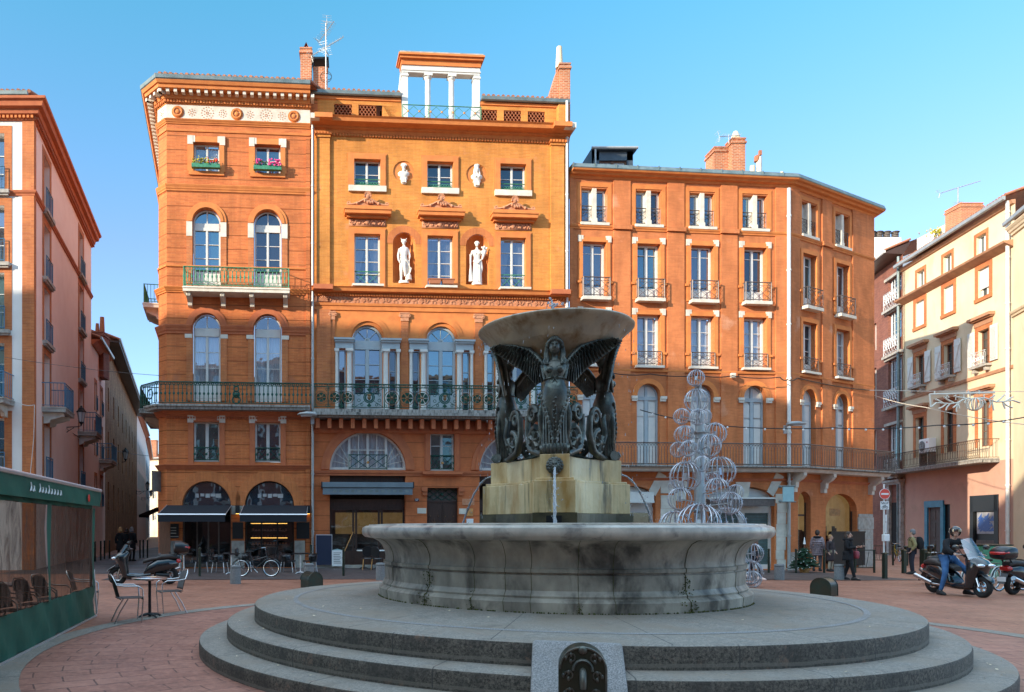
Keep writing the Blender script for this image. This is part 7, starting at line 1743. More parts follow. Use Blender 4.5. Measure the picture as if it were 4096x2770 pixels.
# ---------- metal and wicker chair, bistro tables ----------
def chair0(name, label, M, group=None, frame='steel', weave='leather', arms=True):
    t = thing(name, label, 'chair', M, group)
    q = []
    for i in range(7): a = radians(-28+56*i/6); q.append((.24*sin(a)*1.05, .22-.02*cos(a)))
    m = MB(); vs = []; nz = 9
    for k in range(nz):
        z = .47+.38*k/(nz-1)
        for i in range(9): x = -.21+.42*i/8; vs.append((x*(1-.12*(k/(nz-1))**3), .20+.10*(k/(nz-1))+.03*(1-(x/.21)**2), z-(.05*(x/.21)**2 if k == nz-1 else 0)))
    m.add(vs, [(k*9+i, k*9+i+1, (k+1)*9+i+1, (k+1)*9+i) for k in range(nz-1) for i in range(8)]); o = m.build('backrest', G[weave], t, smooth=180); sd = o.modifiers.new('s', 'SOLIDIFY'); sd.thickness = .012
    m = MB(); m.hull([(-.22, .435, .45, .20), (-.2, .43, .455, .21), (.2, .425, .455, .20), (.22, .43, .45, .18)], 12); o = m.build('seat', G[weave], t, Rz(-pi/2) @ T((0, 0, 0)), smooth=50)
    m = MB(); r_ = .0125
    m.tube([(-.23, -.18, .0), (-.23, -.21, .42), (-.24, -.20, .60), (-.25, -.12, .655), (-.25, .12, .66), (-.23, .25, .68), (-.2, .30, .80), (-.12, .33, .865), (.12, .33, .865), (.2, .30, .80), (.23, .25, .68), (.25, .12, .66), (.25, -.12, .655), (.24, -.20, .60), (.23, -.21, .42), (.23, -.18, .0)], r_, 7)
    m.build('frame', G[frame], t, smooth=60)
    for d in (-1, 1): MB().tube([(d*.21, .05, .43), (d*.22, .18, .22), (d*.23, .28, 0)], r_, 7).build('leg', G[frame], t, smooth=60)
    MB().bar((-.22, -.2, .42), (.22, -.2, .42), .01, 6).bar((-.22, .17, .42), (.22, .17, .42), .01, 6).build('stretcher', G[frame], t); return t
def btable(label, M, r=.33, h=.73, base='iron_black', topm='steel', group=None):
    t = thing('cafe_table', label, 'table', M, group); MB().lathe([(0, h-.012), (r-.01, h-.012), (r, h), (r, h+.02), (r-.01, h+.028), (0, h+.028)], 32).build('tabletop', G[topm], t, smooth=40)
    MB().lathe([(.03, .02), (.028, h-.02)], 10).lathe([(.08, h-.04), (.1, h-.013)], 10).build('pole', G[base], t, smooth=60); m = MB()
    for k in range(4): a = pi/4+k*pi/2; m.tube([(0, 0, .07), (.17*cos(a), .17*sin(a), .05), (.24*cos(a), .24*sin(a), .012)], [.03, .022, .018], 6)
    m.build('foot', G[base], t, smooth=60); return t
chair0('metal_chair', 'steel tube chair left of the round steel table, its woven back to the tent', T((-4.05, 13.55, 0)) @ Rz(radians(115)), 'steel and wicker chairs')
chair0('metal_chair', 'steel tube chair with woven back on the right of the round steel table', T((-3.66, 14.95, 0)) @ Rz(radians(-62)), 'steel and wicker chairs')
btable('round steel cafe table on a black pole between two steel chairs on the square', T((-3.87, 14.25, 0)))
tc = chair0('tent_chair', 'steel chair standing just outside the far end of the green tent', T((-5.25, 14.7, 0)) @ Rz(radians(100)), 'steel and wicker chairs')
kk = 0
for i in range(6):
    yy = 8.6+i*.95; xx = -4.75-(yy-8)*.11
    c_ = copy_tree(tc); c_.matrix_basis = T((xx, yy, 0)) @ Rz(radians(82)); c_['label'] = 'steel chair in the tent behind the plastic, %s' % ['first from the photo edge', 'second from the photo edge', 'third from the photo edge', 'third from the far end', 'second from the far end', 'nearest the far end'][i]
for i, (yy, lab) in enumerate(((8.9, 'round steel table inside the tent at the left edge'), (10.6, 'round steel table inside the tent seen through the first window'), (12.6, 'round steel table inside the tent seen through the second window'))):
    btable(lab, T((-5.45-(yy-8)*.11, yy, 0)), .4, group='steel tables inside the tent')

# ================= CAFE TERRACE =================
def armchair(label, M, group='dark wicker armchairs of the cafe'):
    t = thing('wicker_armchair', label, 'chair', M, group); m = MB(); vs = []; n = 12
    for k in range(5):
        z = .42+.34*k/4
        for i in range(n+1):
            a = pi*(i/n); top_s = (.0 if k < 4 else -.12*abs(cos(a))); vs.append(((.27+.03*k/4)*cos(a), .0+(.27+.04*k/4)*sin(a)-.02, z+top_s+(-.10*abs(cos(a)) if k == 4 else 0)))
        
    m.add(vs, [(k*(n+1)+i, k*(n+1)+i+1, (k+1)*(n+1)+i+1, (k+1)*(n+1)+i) for k in range(4) for i in range(n)])
    for d in (-1, 1): m.hull([(-.24, .52, .64, .03), (.02, .52, .66, .03)], 8) if False else None
    o = m.build('backrest', G['wood_dark'] if False else G['plastic_black'], t, smooth=180); o.modifiers.new('s', 'SOLIDIFY').thickness = .03
    MB().hull([(-.26, .40, .46, .22), (.22, .40, .46, .25)], 12).build('seat', G['plastic_black'], t, Rz(pi/2), smooth=50)
    for dx in (-.2, .2):
        for dy in (-.2, .2): MB().bar((dx, dy, .40), (dx*1.25, dy*1.25, 0), .016, 6).build('leg', G['alu'], t)
    return t
names = ['behind the black scooter, nearest the street', 'right of the first cafe table by the left arch', 'left of the second cafe table by the bicycle', 'right of the second cafe table behind the bicycle', 'left of the third cafe table near the right arch', 'right of the third cafe table beside the menu board']
a0_ = None
for i, (px, py, rot) in enumerate(((705, 2290, 80), (805, 2290, -80), (880, 2292, 80), (975, 2288, -70), (1152, 2290, 80), (1240, 2290, -80))):
    p = Gp(px, py); M_ = T(p) @ Rz(radians(rot)); lab = 'black wicker armchair '+names[i]
    if a0_ is None: a0_ = armchair(lab, M_)
    else: c_ = copy_tree(a0_); c_.matrix_basis = M_; c_['label'] = lab
for px, py, lab in ((735, 2298, 'small dark cafe table before the left arch, behind the scooter'), (925, 2298, 'small dark cafe table by the middle pier of the cafe'), (1202, 2296, 'small dark cafe table before the right arch of the cafe')):
    btable(lab, T(Gp(px, py)), .32, .74, 'alu', 'plastic_black', 'small dark cafe tables')
p = Gp(742, 2298); m = MB().lathe([(.03, .77), (.03, .88), (.012, .92), (.012, .96)], 8); tag(m.build('sauce_bottle', G['leaf_yellow'], None, T(p)), 'small yellow bottle standing on the left cafe table', 'bottle')
# awnings of the cafe (parts of the corner building)
for a, b, fa, fb in ((668, 926, 631, 901), (975, 1231, 959, 1227)):
    s0, s1 = LF.s_(a), LF.s_(b); o = 1.3; f0, f1 = LF.s_(fa, o), LF.s_(fb, o); zb_, zf_ = 2.62, LF.z_(800, 2059, o)
    m = MB().add([(s0, -.02, zb_), (s1, -.02, zb_), (f1, -o, zf_), (f0, -o, zf_)], [(0, 1, 2, 3)]); m.add([(f0, -o-.01, zf_), (f1, -o-.01, zf_), (f1, -o-.01, zf_-.29), (f0, -o-.01, zf_-.29)], [(0, 1, 2, 3)])
    aw = part(m, 'awning', 'black_cloth', L, LF); q = MB().tube([(f0-.02, -o, zf_), (f1+.02, -o, zf_)], .035, 6).tube([(s0, -.02, zb_), (f0, -o, zf_)], .02, 5).tube([(s1, -.02, zb_), (f1, -o, zf_)], .015, 5).build('awning_bar', G['alu'], aw); place(q, aw, LF.M)
for px in (951, 1233):
    s = LF.s_(px); m = MB().box(s-.08, s+.08, -.22, -.04, 2.28, 2.62); q = part(m, 'wall_lamp', 'iron_black', L, LF); q2 = MB().box(s-.06, s+.06, -.2, -.06, 2.262, 2.278).build('lamp_glow', G['lamp_glow'], q); place(q2, q, LF.M)
for px0, px1, y0, y1 in ((930, 973, 2090, 2156), (1186, 1238, 2090, 2156), (664, 716, 2096, 2154)):
    part(MB().box(LF.s_(px0), LF.s_(px1), -.07, -.036, LF.z_(px0, y1), LF.z_(px0, y0)), 'menu_panel', 'iron_black', L, LF)
m = MB()
for k, y in enumerate((2112, 2123, 2134, 2147)): m.box(LF.s_(678), LF.s_(706)+(.1 if k == 3 else 0), -.075, -.07, LF.z_(690, y)-.02, LF.z_(690, y)+.02)
part(m, 'menu_lettering', 'fan_dark' if False else 'grey_stone', L, LF)
part(MB().box(LF.s_(637, .3), LF.s_(637, .3)+.45, -.32, -.27, .05, 2.2), 'folded_door', 'wood_brown', L, LF)
part(MB().box(LCh.w*.35, LCh.w*.35+.06, -.45, -.05, LF.z_(670, 1967), LF.z_(670, 1884)), 'hanging_sign', 'iron_grey', L, LCh)
part(MB().box(.05, .18, -.05, 0, LF.z_(650, 1910), LF.z_(650, 1890)).box(.1, .13, -.05, 0, LF.z_(650, 1890), LF.z_(650, 1884)), 'shop_emblem', 'panel_teal', L, LCh)
# grey awning of the right-hand bistro
s0, s1 = CF.s_(1289, .5), CF.s_(1652, .5); z0, z1 = CF.z_(1470, 1980, .5), CF.z_(1470, 1930, .5); zm_ = CF.z_(1470, 1951, .5)
aw = part(MB().box(s0, s1, -.55, -.1, zm_, z1).box(s0+.02, s1-.02, -.53, -.51, z0, zm_), 'awning', 'awning_grey', C, CF, bevel=.01)
q = MB().box(s0-.04, s0, -.56, -.05, zm_-.02, z1+.02).box(s1, s1+.04, -.56, -.05, zm_-.02, z1+.02).bar((s0, -.56, zm_), (s1, -.56, zm_), .012).build('awning_bracket', G['iron_black'], aw); place(q, aw, CF.M)
m = MB()
for k in range(13): x = s0+.45+k*.25; m.box(x, x+.14, -.533, -.531, (z0+zm_)/2-.05, (z0+zm_)/2+.06)
q = m.build('awning_lettering', G['zinc'], aw); place(q, aw, CF.M)
# shutter box over the closed shop
s0, s1 = RF.s_(2840, .5), RF.s_(3100, .5); aw = part(MB().box(s0, s1, -.5, -.02, RF.z_(2970, 2024, .5), RF.z_(2970, 1996, .5)), 'awning', 'iron_grey', R, RF); q = MB().box(s0-.03, s1+.03, -.53, -.0, RF.z_(2970, 1996, .5), RF.z_(2970, 1993, .5)+.03).build('awning_bar', G['white_paint'], aw); place(q, aw, RF.M)
s0, s1 = RF.s_(2500, .4), RF.s_(2618, .4); part(MB().box(s0, s1, -.4, -.0, RF.z_(2530, 2012, .4), RF.z_(2530, 2004, .4)).box(s0, s1, -.36, -.03, RF.z_(2530, 2004, .4), RF.z_(2530, 1968, .4)), 'awning', 'white_paint', R, RF)
# teal hanging sign
t = thing('hanging_sign', 'pale teal cloth sign hanging between two rods on the downpipe of the balcony building', 'sign', W(3150, 1978, 32.6)); MB().box(-.22, .27, -.03, 0, -.31, .33).build('panel', G['panel_teal'], t, bevel=.01)
MB().tube([(-.32, -.02, .35), (.32, -.02, .35)], .03).tube([(-.3, -.02, -.33), (.35, -.02, -.33)], .03).ball((-.33, -.02, -.3), .07).ball((-.33, -.02, .33), .07).build('rod', G['zinc'], t)
# ================= STREET FURNITURE =================
def rep(builder, spots, group):
    src = None
    for (P_, rot, lab) in spots:
        if src is None: src = builder(lab, T(P_) @ Rz(rot), group)
        else:
            c = copy_tree(src); c.matrix_basis = T(P_) @ Rz(rot); c['label'] = lab
def bollard(lab, M, g):
    t = thing('concrete_bollard', lab, 'bollard', M, g); MB().lathe([(.165, 0), (.165, .47), (.15, .475), (.15, .49), (.165, .495), (.165, .53), (.15, .56), (0, .57)], 20).build('body', G['concrete'], t, smooth=40)
    MB().lathe([(.152, .472), (.152, .492)], 20).build('groove', G['iron_black'], t); return t
rep(bollard, [(Gp(942, 2336), 0, 'round concrete bollard in front of the parked bicycle'), (Gp(1236, 2325), 0, 'round concrete bollard behind the brown arched bollard'), (Gp(1524, 2322), 0, 'round concrete bollard touching the left edge of the basin'),
              (Gp(3117, 2321), 0, 'round concrete bollard before the closed roller shutter'), (Gp(3357, 2320), 0, 'round concrete bollard beside the walking woman in black')], 'round concrete bollards')
def arcboll(lab, M, g):
    t = thing('arched_bollard', lab, 'bollard', M, g); q = arch(-.23, .23, 0, .22, .45, 16); MB().prism(q, -.22, .22).build('casing', G['bollard_green'], t, smooth=40, bevel=.012)
    m = MB(); m.tube([(p[0]*1.005, -.22, p[1]) for p in q[1:]]+[(q[0][0], -.22, 0)], .014, 5).tube([(p[0]*1.005, .22, p[1]) for p in q[1:]], .014, 5); m.build('edge', G['bollard_green'], t); return t
rep(arcboll, [(Gp(1246, 2352), radians(35), 'low arched metal bollard left of the fountain steps'), (Gp(3300, 2386)+Vector((.1, .2, 0)), radians(-52), 'low dark green arched bollard right of the fountain steps')], 'arched metal bollards')
def post(lab, M, g):
    t = thing('thin_post', lab, 'post', M, g); MB().lathe([(.045, 0), (.045, .62), (.055, .63), (.055, .66), (.042, .67), (.042, .95), (.055, .96), (.055, .985), (.03, 1.01), (0, 1.02)], 10).build('post', G['bollard_green'], t, smooth=40); return t
def P_at(x, y): return Gp(x, y)
sp = [(3075, 2294, 'thin green post right of the fountain, before the roller shutter'), (3184, 2294, 'thin green post in front of the small fir tree'), (3297, 2294, 'thin green post between the puffer coat woman and the blonde woman'),
      (3572, 2262, 'thin dark post before the carved doorway'), (799, 2308, 'thin green post before the left cafe arch'), (1244, 2282, 'thin green post by the cafe downpipe'), (1374, 2306, 'thin green post before the bistro window')]
rep(post, [(P_at(x, y), 0, l) for x, y, l in sp], 'thin green street posts')
st_ = [(363, 2252), (380, 2248), (403, 2243), (418, 2238), (438, 2236), (560, 2235), (573, 2232), (590, 2234)]
rep(lambda l, M, g: post(l, M, g), [(P_at(x, y), 0, 'thin dark post at the mouth of the shaded side street') for x, y in st_], 'posts at the mouth of the side street')
def sqpost(lab, M, g):
    t = thing('square_post', lab, 'post', M, g); MB().box(-.065, .065, -.065, .065, 0, .92).build('post', G['bollard_green'], t, bevel=.01); MB().box(-.08, .08, -.08, .08, .92, .95).add([(-.08, -.08, .95), (.08, -.08, .95), (.08, .08, .95), (-.08, .08, .95), (0, 0, 1.01)], [(0, 1, 4), (1, 2, 4), (2, 3, 4), (3, 0, 4)]).build('cap', G['bollard_green'], t); return t
rep(sqpost, [(P_at(x, y), .2, l) for x, y, l in [(3539, 2317, 'square green post carrying the no entry sign pole'), (3616, 2294, 'square green post just left of the man in the olive jacket'), (3687, 2272, 'square green post right of the man, first of the rear group'), (3697, 2290, 'square green post right of the man, tallest of the front pair'), (3711, 2315, 'square green post partly hidden by the silver scooter exhaust'),
      (3717, 2262, 'square green post before the blue door, left one'), (3735, 2252, 'square green post before the blue door, right one'), (3625, 2264, 'square green post behind the man in the olive jacket')]], 'square green street posts')
def barrier(lab, M, g):
    t = thing('barrier', lab, 'barrier', M, g); m = MB(); m.box(-.42, .42, -.03, .03, .93, .97)
    for d in (-1, 1): m.box(d*.4-.03, d*.4+.03, -.03, .03, 0, .95)
    m.build('frame', G['bollard_green'], t); m = MB()
    for d in (-1, 1): m.bar((d*.18, 0, .9), (d*.07, 0, .25), .012)
    m.bar((-.4, 0, .22), (.4, 0, .22), .02).build('infill', G['bollard_green'], t) if False else None
    m.bar((-.4, 0, .22), (.4, 0, .22), .02); m.build('infill', G['bollard_green'], t); return t
rep(barrier, [(P_at(3459, 2292), 0, 'low green pedestrian barrier right of the woman in black'), (P_at(3513, 2258), .2, 'low dark pedestrian barrier farther back by the corner of the balcony building')], 'green pedestrian barriers')
# no entry sign with plate
P0 = Gp(3539, 2317); ns = thing('no_entry_sign', 'round red no entry sign above a small plate reading SAUF with a bicycle', 'road sign', T(P0)); Zn = P0.y
zz_ = lambda y: W(0, y, Zn).z-P0.z
MB().tube([(-.03, 0, .9), (-.03, 0, zz_(1937))], .03, 8).build('pole', G['pipe_white'], ns, smooth=60)
cz = zz_(1977); m = MB(); m.lathe([(0, 0), (.195, 0), (.2, .012), (0, .012)], 32); d_ = m.build('disc', G['sign_red'], ns, T((-.03, -.035, cz)) @ Rx(pi/2)); MB().torus((-.03, -.045, cz), .192, .008, 'y', 32, 5).build('rim', G['sign_white'], d_, (T((-.03, -.035, cz)) @ Rx(pi/2)).inverted()); MB().box(-.03-.135, -.03+.135, -.052, -.048, cz-.03, cz+.03).build('white_bar', G['sign_white'], d_, (T((-.03, -.035, cz)) @ Rx(pi/2)).inverted())
cp = zz_(2023); pl_ = MB().box(-.19, .13, -.045, -.035, cp-.15, cp+.15).build('plate', G['sign_white'], ns, bevel=.01); text('SAUF', .12, 'iron_black', ns, wm(ns) @ T((-.03, -.048, cp+.085)), name='lettering')
m = MB()
for d in (-1, 1): m.torus((-.03+d*.07, -.05, cp-.07), .04, .006, 'y', 16, 4)
for a, b in (((-.1, -.07), (-.06, 0)), ((-.06, 0), (0, 0)), ((0, 0), (.04, -.07)), ((-.06, 0), (-.03, -.07)), ((-.03, -.07), (0, 0)), ((0, .0), (.01, .03)), ((-.06, 0), (-.07, .02)), ((-.1, -.07), (-.03, -.07))): m.bar((a[0], -.05, cp+a[1]), (b[0], -.05, cp+b[1]), .005)
m.build('bicycle_symbol', G['iron_black'], ns)
MB().box(.0, .05, -.04, -.02, zz_(2088), zz_(2060)).box(.0, .035, -.05, -.02, zz_(2135), zz_(2090)).build('small_plate', G['sign_white'], ns, bevel=.006); MB().box(-.08, .12, -.1, .06, zz_(2166), zz_(2138)).build('box', G['sign_white'], ns, bevel=.02)
# menu boards by the bistro
p = CF.M @ Vector((CF.s_(1296), -.5, .12)); t = thing('menu_board', 'tall black menu board leaning by the bistro pier', 'sign board', CF.M @ T((CF.s_(1296, .4), -.45, .10))); MB().box(-.32, .32, -.02, .02, .05, 1.28).build('board', G['number_blue'], t, Rx(radians(-4))); MB().box(-.34, -.32, -.03, .03, .03, 1.3).box(.32, .34, -.03, .03, .03, 1.3).box(-.34, .34, -.03, .03, 1.28, 1.31).build('frame', G['alu'], t, Rx(radians(-4)))
t = thing('menu_stand', 'white menu stand against the bistro window', 'sign board', CF.M @ T((CF.s_(1349, .4), -.5, .1))); MB().box(-.22, .22, -.02, .02, .0, .66).build('panel', G['sign_white'], t); MB().prism([(-.22, .66), (0, .72), (.22, .66)], -.02, .02).build('top', G['panel_teal'], t); m = MB(); [m.box(-.16, .16-.03*(k % 3), -.024, -.021, .12+.07*k, .14+.07*k) for k in range(7)]; m.build('lettering', G['iron_grey'], t)
t = thing('brass_pole', 'slanting brass pole standing against the bistro glass', 'pole', CF.M @ T((CF.s_(1378, .3), -.3, .7))); MB().bar((0, 0, 0), (.36, 0, .82), .02, 6).build('rod', G['gold'], t)
def roundchair(lab, M, g=None):
    t = thing('bistro_chair', lab, 'chair', M, g); m = MB(); 
    for i in range(10):
        a = 2*pi*i/10; 
    m.lathe([(0, .0), (.21, .0), (.22, .02), (0, .035)], 20); m.build('backrest', G['plastic_black'], t, T((0, .22, .74)) @ Rx(pi/2-.12), smooth=50); MB().lathe([(.0, .44), (.22, .44), (.23, .46), (.21, .49), (0, .49)], 20).build('seat', G['plastic_black'], t, smooth=50)
    for dx in (-1, 1):
        for dy in (-1, 1): MB().bar((dx*.16, dy*.16, .45), (dx*.2, dy*.2, 0), .018, 6).build('leg', G['gold' if dx*dy > 0 else 'iron_black'], t)
    return t
rep(roundchair, [(CF.M @ Vector((CF.s_(1470, 1.6), -1.6, 0)), pi, 'black round-backed bistro chair in front of the bistro window'), (CF.M @ Vector((CF.s_(1512, 1.9), -1.9, 0)), pi*.8, 'black round-backed bistro chair nearer the basin edge')], 'black bistro chairs')
btable('white-topped bistro table against the bistro window, left one', CF.M @ T((CF.s_(1456, .9), -.9, 0)), .3, .75, 'iron_black', 'sign_white', 'white-topped bistro tables'); btable('white-topped bistro table near the basin edge, right one', CF.M @ T((CF.s_(1515, .9), -.9, 0)), .3, .75, 'iron_black', 'sign_white', 'white-topped bistro tables')
# ---------- overhead wires and garlands ----------
def wire(name, lab, pts, r, mat_, lamps=0, cat='cable', kindm=None, sag=.3):
    P_ = [W(*p) for p in pts]; out = []
    for a, b in zip(P_, P_[1:]):
        for i in range(12): t = i/12; q = a.lerp(b, t); q.z -= sag*4*t*(1-t)*.25; out.append(q)
    out.append(P_[-1]); c = P_[0].copy(); t_ = thing(name, lab, cat, T(c)); o = MB().tube([p-c for p in out], r, 5).build('cable', G[mat_], t_, smooth=180)
    if lamps:
        m = MB(); L = len(out); [m.ball(out[int(i*(L-1)/lamps)]-c-Vector((0, 0, .04)), .045, 6) for i in range(1, lamps)]; m.build('small_lamp', G['sign_white'], t_)
    return t_
wire('light_cable', 'black cable with small white lamps strung across the square in front of the right building', [(2560, 1640, 31), (2873, 1703, 30), (3330, 1712, 29), (3750, 1702, 27), (4110, 1668, 25)], .02, 'iron_black', 22, 'cable')
wire('cable', 'dark electric cable clipped along the wall under the third floor windows of the balcony building', [(2445, 1492, 32.35), (2600, 1497, 32.5), (2800, 1502, 32.6), (2930, 1504, 32.7), (3120, 1510, 32.9), (3150, 1520, 33.0), (3190, 1513, 33.6), (3480, 1562, 36.3)], .022, 'iron_black', 0)
t = thing('junction_box', 'small cream junction box on the wall between the third and fourth arched doors', 'box', W(2932, 1503, 33.0)); MB().box(-.1, .1, -.08, .08, -.1, .1).build('casing', G['white_stone'], t, bevel=.02)
wire('cable', 'thin pale cable rising from the balcony corner to the right edge', [(3490, 1580, 38), (3700, 1630, 34), (4110, 1700, 28)], .016, 'white_stone', 0)
wire('cable', 'thin dark cable from the pink building across the side street to the corner building', [(20, 1430, 29.6), (636, 1503, 31.4)], .010, 'iron_grey', 0)
wire('cable', 'thin white cable hanging down the brick corner pier of the pink building', [(70, 1610, 29.6), (138, 1620, 29.7), (135, 1750, 29.8), (120, 1905, 29.9)], .014, 'white_paint', 0)
wire('cable', 'thin dark cable sagging across the mouth of the side street', [(270, 1720, 37), (400, 1790, 45), (600, 1825, 60)], .018, 'iron_grey', 0)
Zg = 30.0; c = W(3898, 1575, Zg); t = thing('christmas_garland', 'white christmas garland of branches and a ribbed ball hung over the street at the right', 'decoration', T(c)); g2 = lambda x, y: W(x, y, Zg)-c
m = MB(); m.tube([g2(3718, 1578), g2(3979, 1571)], .035, 6); m.tube([g2(3718, 1578), g2(3723, 1630)], .03, 6); 
for x, y0 in ((3738, 1565), (3873, 1563), (3916, 1563)): m.bar(g2(x, y0), g2(x, 1578), .03, 5)
for x in (3785, 3823, 3855, 3880, 3936, 3972): m.bar(g2(x, 1577), g2(x, 1600), .018, 5)
m.build('bar', G['garland'], t)
br_ = [[(3725, 1628), (3745, 1612), (3770, 1614), (3800, 1616), (3830, 1612), (3855, 1598), (3880, 1592)], [(3742, 1598), (3758, 1605), (3772, 1613)], [(3775, 1588), (3790, 1600), (3815, 1612)], [(3752, 1636), (3768, 1630), (3784, 1618)], [(3783, 1643), (3787, 1630), (3800, 1616)], [(3812, 1632), (3824, 1622), (3834, 1610)], [(3826, 1648), (3826, 1630), (3840, 1606)], [(3838, 1635), (3834, 1620)], [(3858, 1614), (3862, 1600), (3880, 1592)], [(3815, 1585), (3835, 1590), (3860, 1594)], [(3785, 1580), (3795, 1592)],
       [(3912, 1594), (3935, 1592), (3955, 1598), (3985, 1609), (4020, 1607), (4050, 1602), (4080, 1612)], [(3942, 1614), (3935, 1600), (3920, 1592)], [(3957, 1632), (3962, 1615), (3958, 1600)], [(3975, 1644), (3970, 1620), (3968, 1604)], [(3980, 1583), (3960, 1594)], [(4018, 1580), (4000, 1598), (3985, 1608)], [(4052, 1588), (4030, 1600), (4020, 1607)], [(4050, 1632), (4030, 1625), (4010, 1610)], [(4020, 1636), (4012, 1615)]]
m = MB()
for b_ in br_: m.tube([g2(*p) for p in b_], .03, 6)
m.build('branch', G['garland'], t, smooth=60)
m = MB()
for i in range(6): a = pi*i/6; m.tube([g2(3898, 1618)+Vector((.27*cos(a)*sin(2*pi*j/20), .27*sin(a)*sin(2*pi*j/20), .25*cos(2*pi*j/20))) for j in range(20)], .02, 5, True)
m.build('ribbed_ball', G['garland'], t); MB().tube([g2(3480, 1562), g2(3718, 1566), g2(3979, 1566), g2(4110, 1568)], .012, 5).build('hanging_wire', G['white_stone'], t)
# ---------- small potted fir, flower boxes, statues ----------
p = Gp(3212, 2292)+Vector((0, -.1, 0)); t = thing('fir_tree', 'small fir tree dotted with silver tinsel beside the shop door', 'tree', T(p)); random.seed(21)
MB().lathe([(.16, 0), (.2, .22)], 12).build('pot', G['gold'], t); MB().bar((0, 0, .1), (0, 0, 1.25), .025, 6).build('trunk', G['wood_brown'], t)
m = MB(); m2 = MB()
for k in range(150):
    z = .2+.8*random.random(); R_ = .62*(1.12-z)+.08; a = random.random()*2*pi; b = Vector((0, 0, z+.05)); e = Vector((R_*cos(a), R_*sin(a), z-.06+random.random()*.1)); m.tube([b, b.lerp(e, .6), e], [.02, .05, .01], 4, flat=.5)
    for j in range(5): q = b.lerp(e, .3+.14*j); d = Vector((random.gauss(0, .07), random.gauss(0, .07), random.gauss(.02, .05))); m.tube([q, q+d], [.014, .003], 3)
    if k % 4 == 0: m2.ball(e, .02, 5)
m2.tube([(0, 0, 1.2), (0, 0, 1.5)], [.05, .01], 6); m.build('branches', G['fir'], t); m2.build('tinsel', G['sign_white'], t)
def flowerbox(lab, F, c, z, w, kinds, boxm='iron_green', o=.16):
    t = thing('flower_box', lab, 'flower box', F.M @ T((c, -o, z)), 'flower boxes on window sills'); MB().box(-w/2, w/2, -.11, .09, 0, .16).build('box', G[boxm], t); random.seed(int(z*10+c*7))
    m = MB()
    for i in range(170): x = random.uniform(-w/2, w/2); p = Vector((x, random.gauss(-.02, .07), .16+abs(random.gauss(0, .10)))); a = random.random()*6; m.tube([p, p+Vector((.06*cos(a), -.03, .05*sin(a)))], [.028, .006], 4, flat=.4)
    m.build('foliage', G[kinds[0]], t)
    for km, n, x0, x1 in kinds[1:]:
        m = MB(); [m.ball((random.uniform(x0, x1)*w, -.1+random.gauss(0, .04), .20+random.uniform(-.05, .22)), random.uniform(.022, .045), 6) for _ in range(n)]; m.build('blossom', G[km], t)
    return t
flowerbox('green window box with yellow foliage and red flowers on the left top window', LF, LF.s_(826), 16.5, 1.15, ('leaf_yellow', ('flower_red', 12, .05, .5), ('leaf_yellow', 20, -.5, .1)), o=.2)
flowerbox('green window box with pink geraniums on the right top window of the corner building', LF, LF.s_(1071), 16.5, 1.15, ('leaf', ('flower_pink', 22, -.4, -.2), ('flower_pink', 40, .05, .48)), o=.2)
for d, l in ((-.28, 'left'), (.28, 'right')):
    t = thing('planter', 'long brown plastic planter on the middle window sill of the statue facade, %s one' % l, 'flower box', CF.M @ T((cx_[1]+d, -.30, z_m0+.0)), 'planters on the middle sill'); MB().add([(x*s, y, z) for z, s in ((.08, .85), (.27, 1)) for y in (-.11, .09) for x in (-.26, .26)], [(0, 1, 3, 2), (4, 6, 7, 5), (0, 4, 5, 1), (2, 3, 7, 6), (0, 2, 6, 4), (1, 5, 7, 3)]).box(-.28, .28, -.13, .11, .25, .29).build('box', G['terracotta'], t); MB().bar((-.2, -.1, 0), (-.2, -.1, .1), .01).bar((.2, -.1, 0), (.2, -.1, .1), .01).build('bracket', G['iron_black'], t)
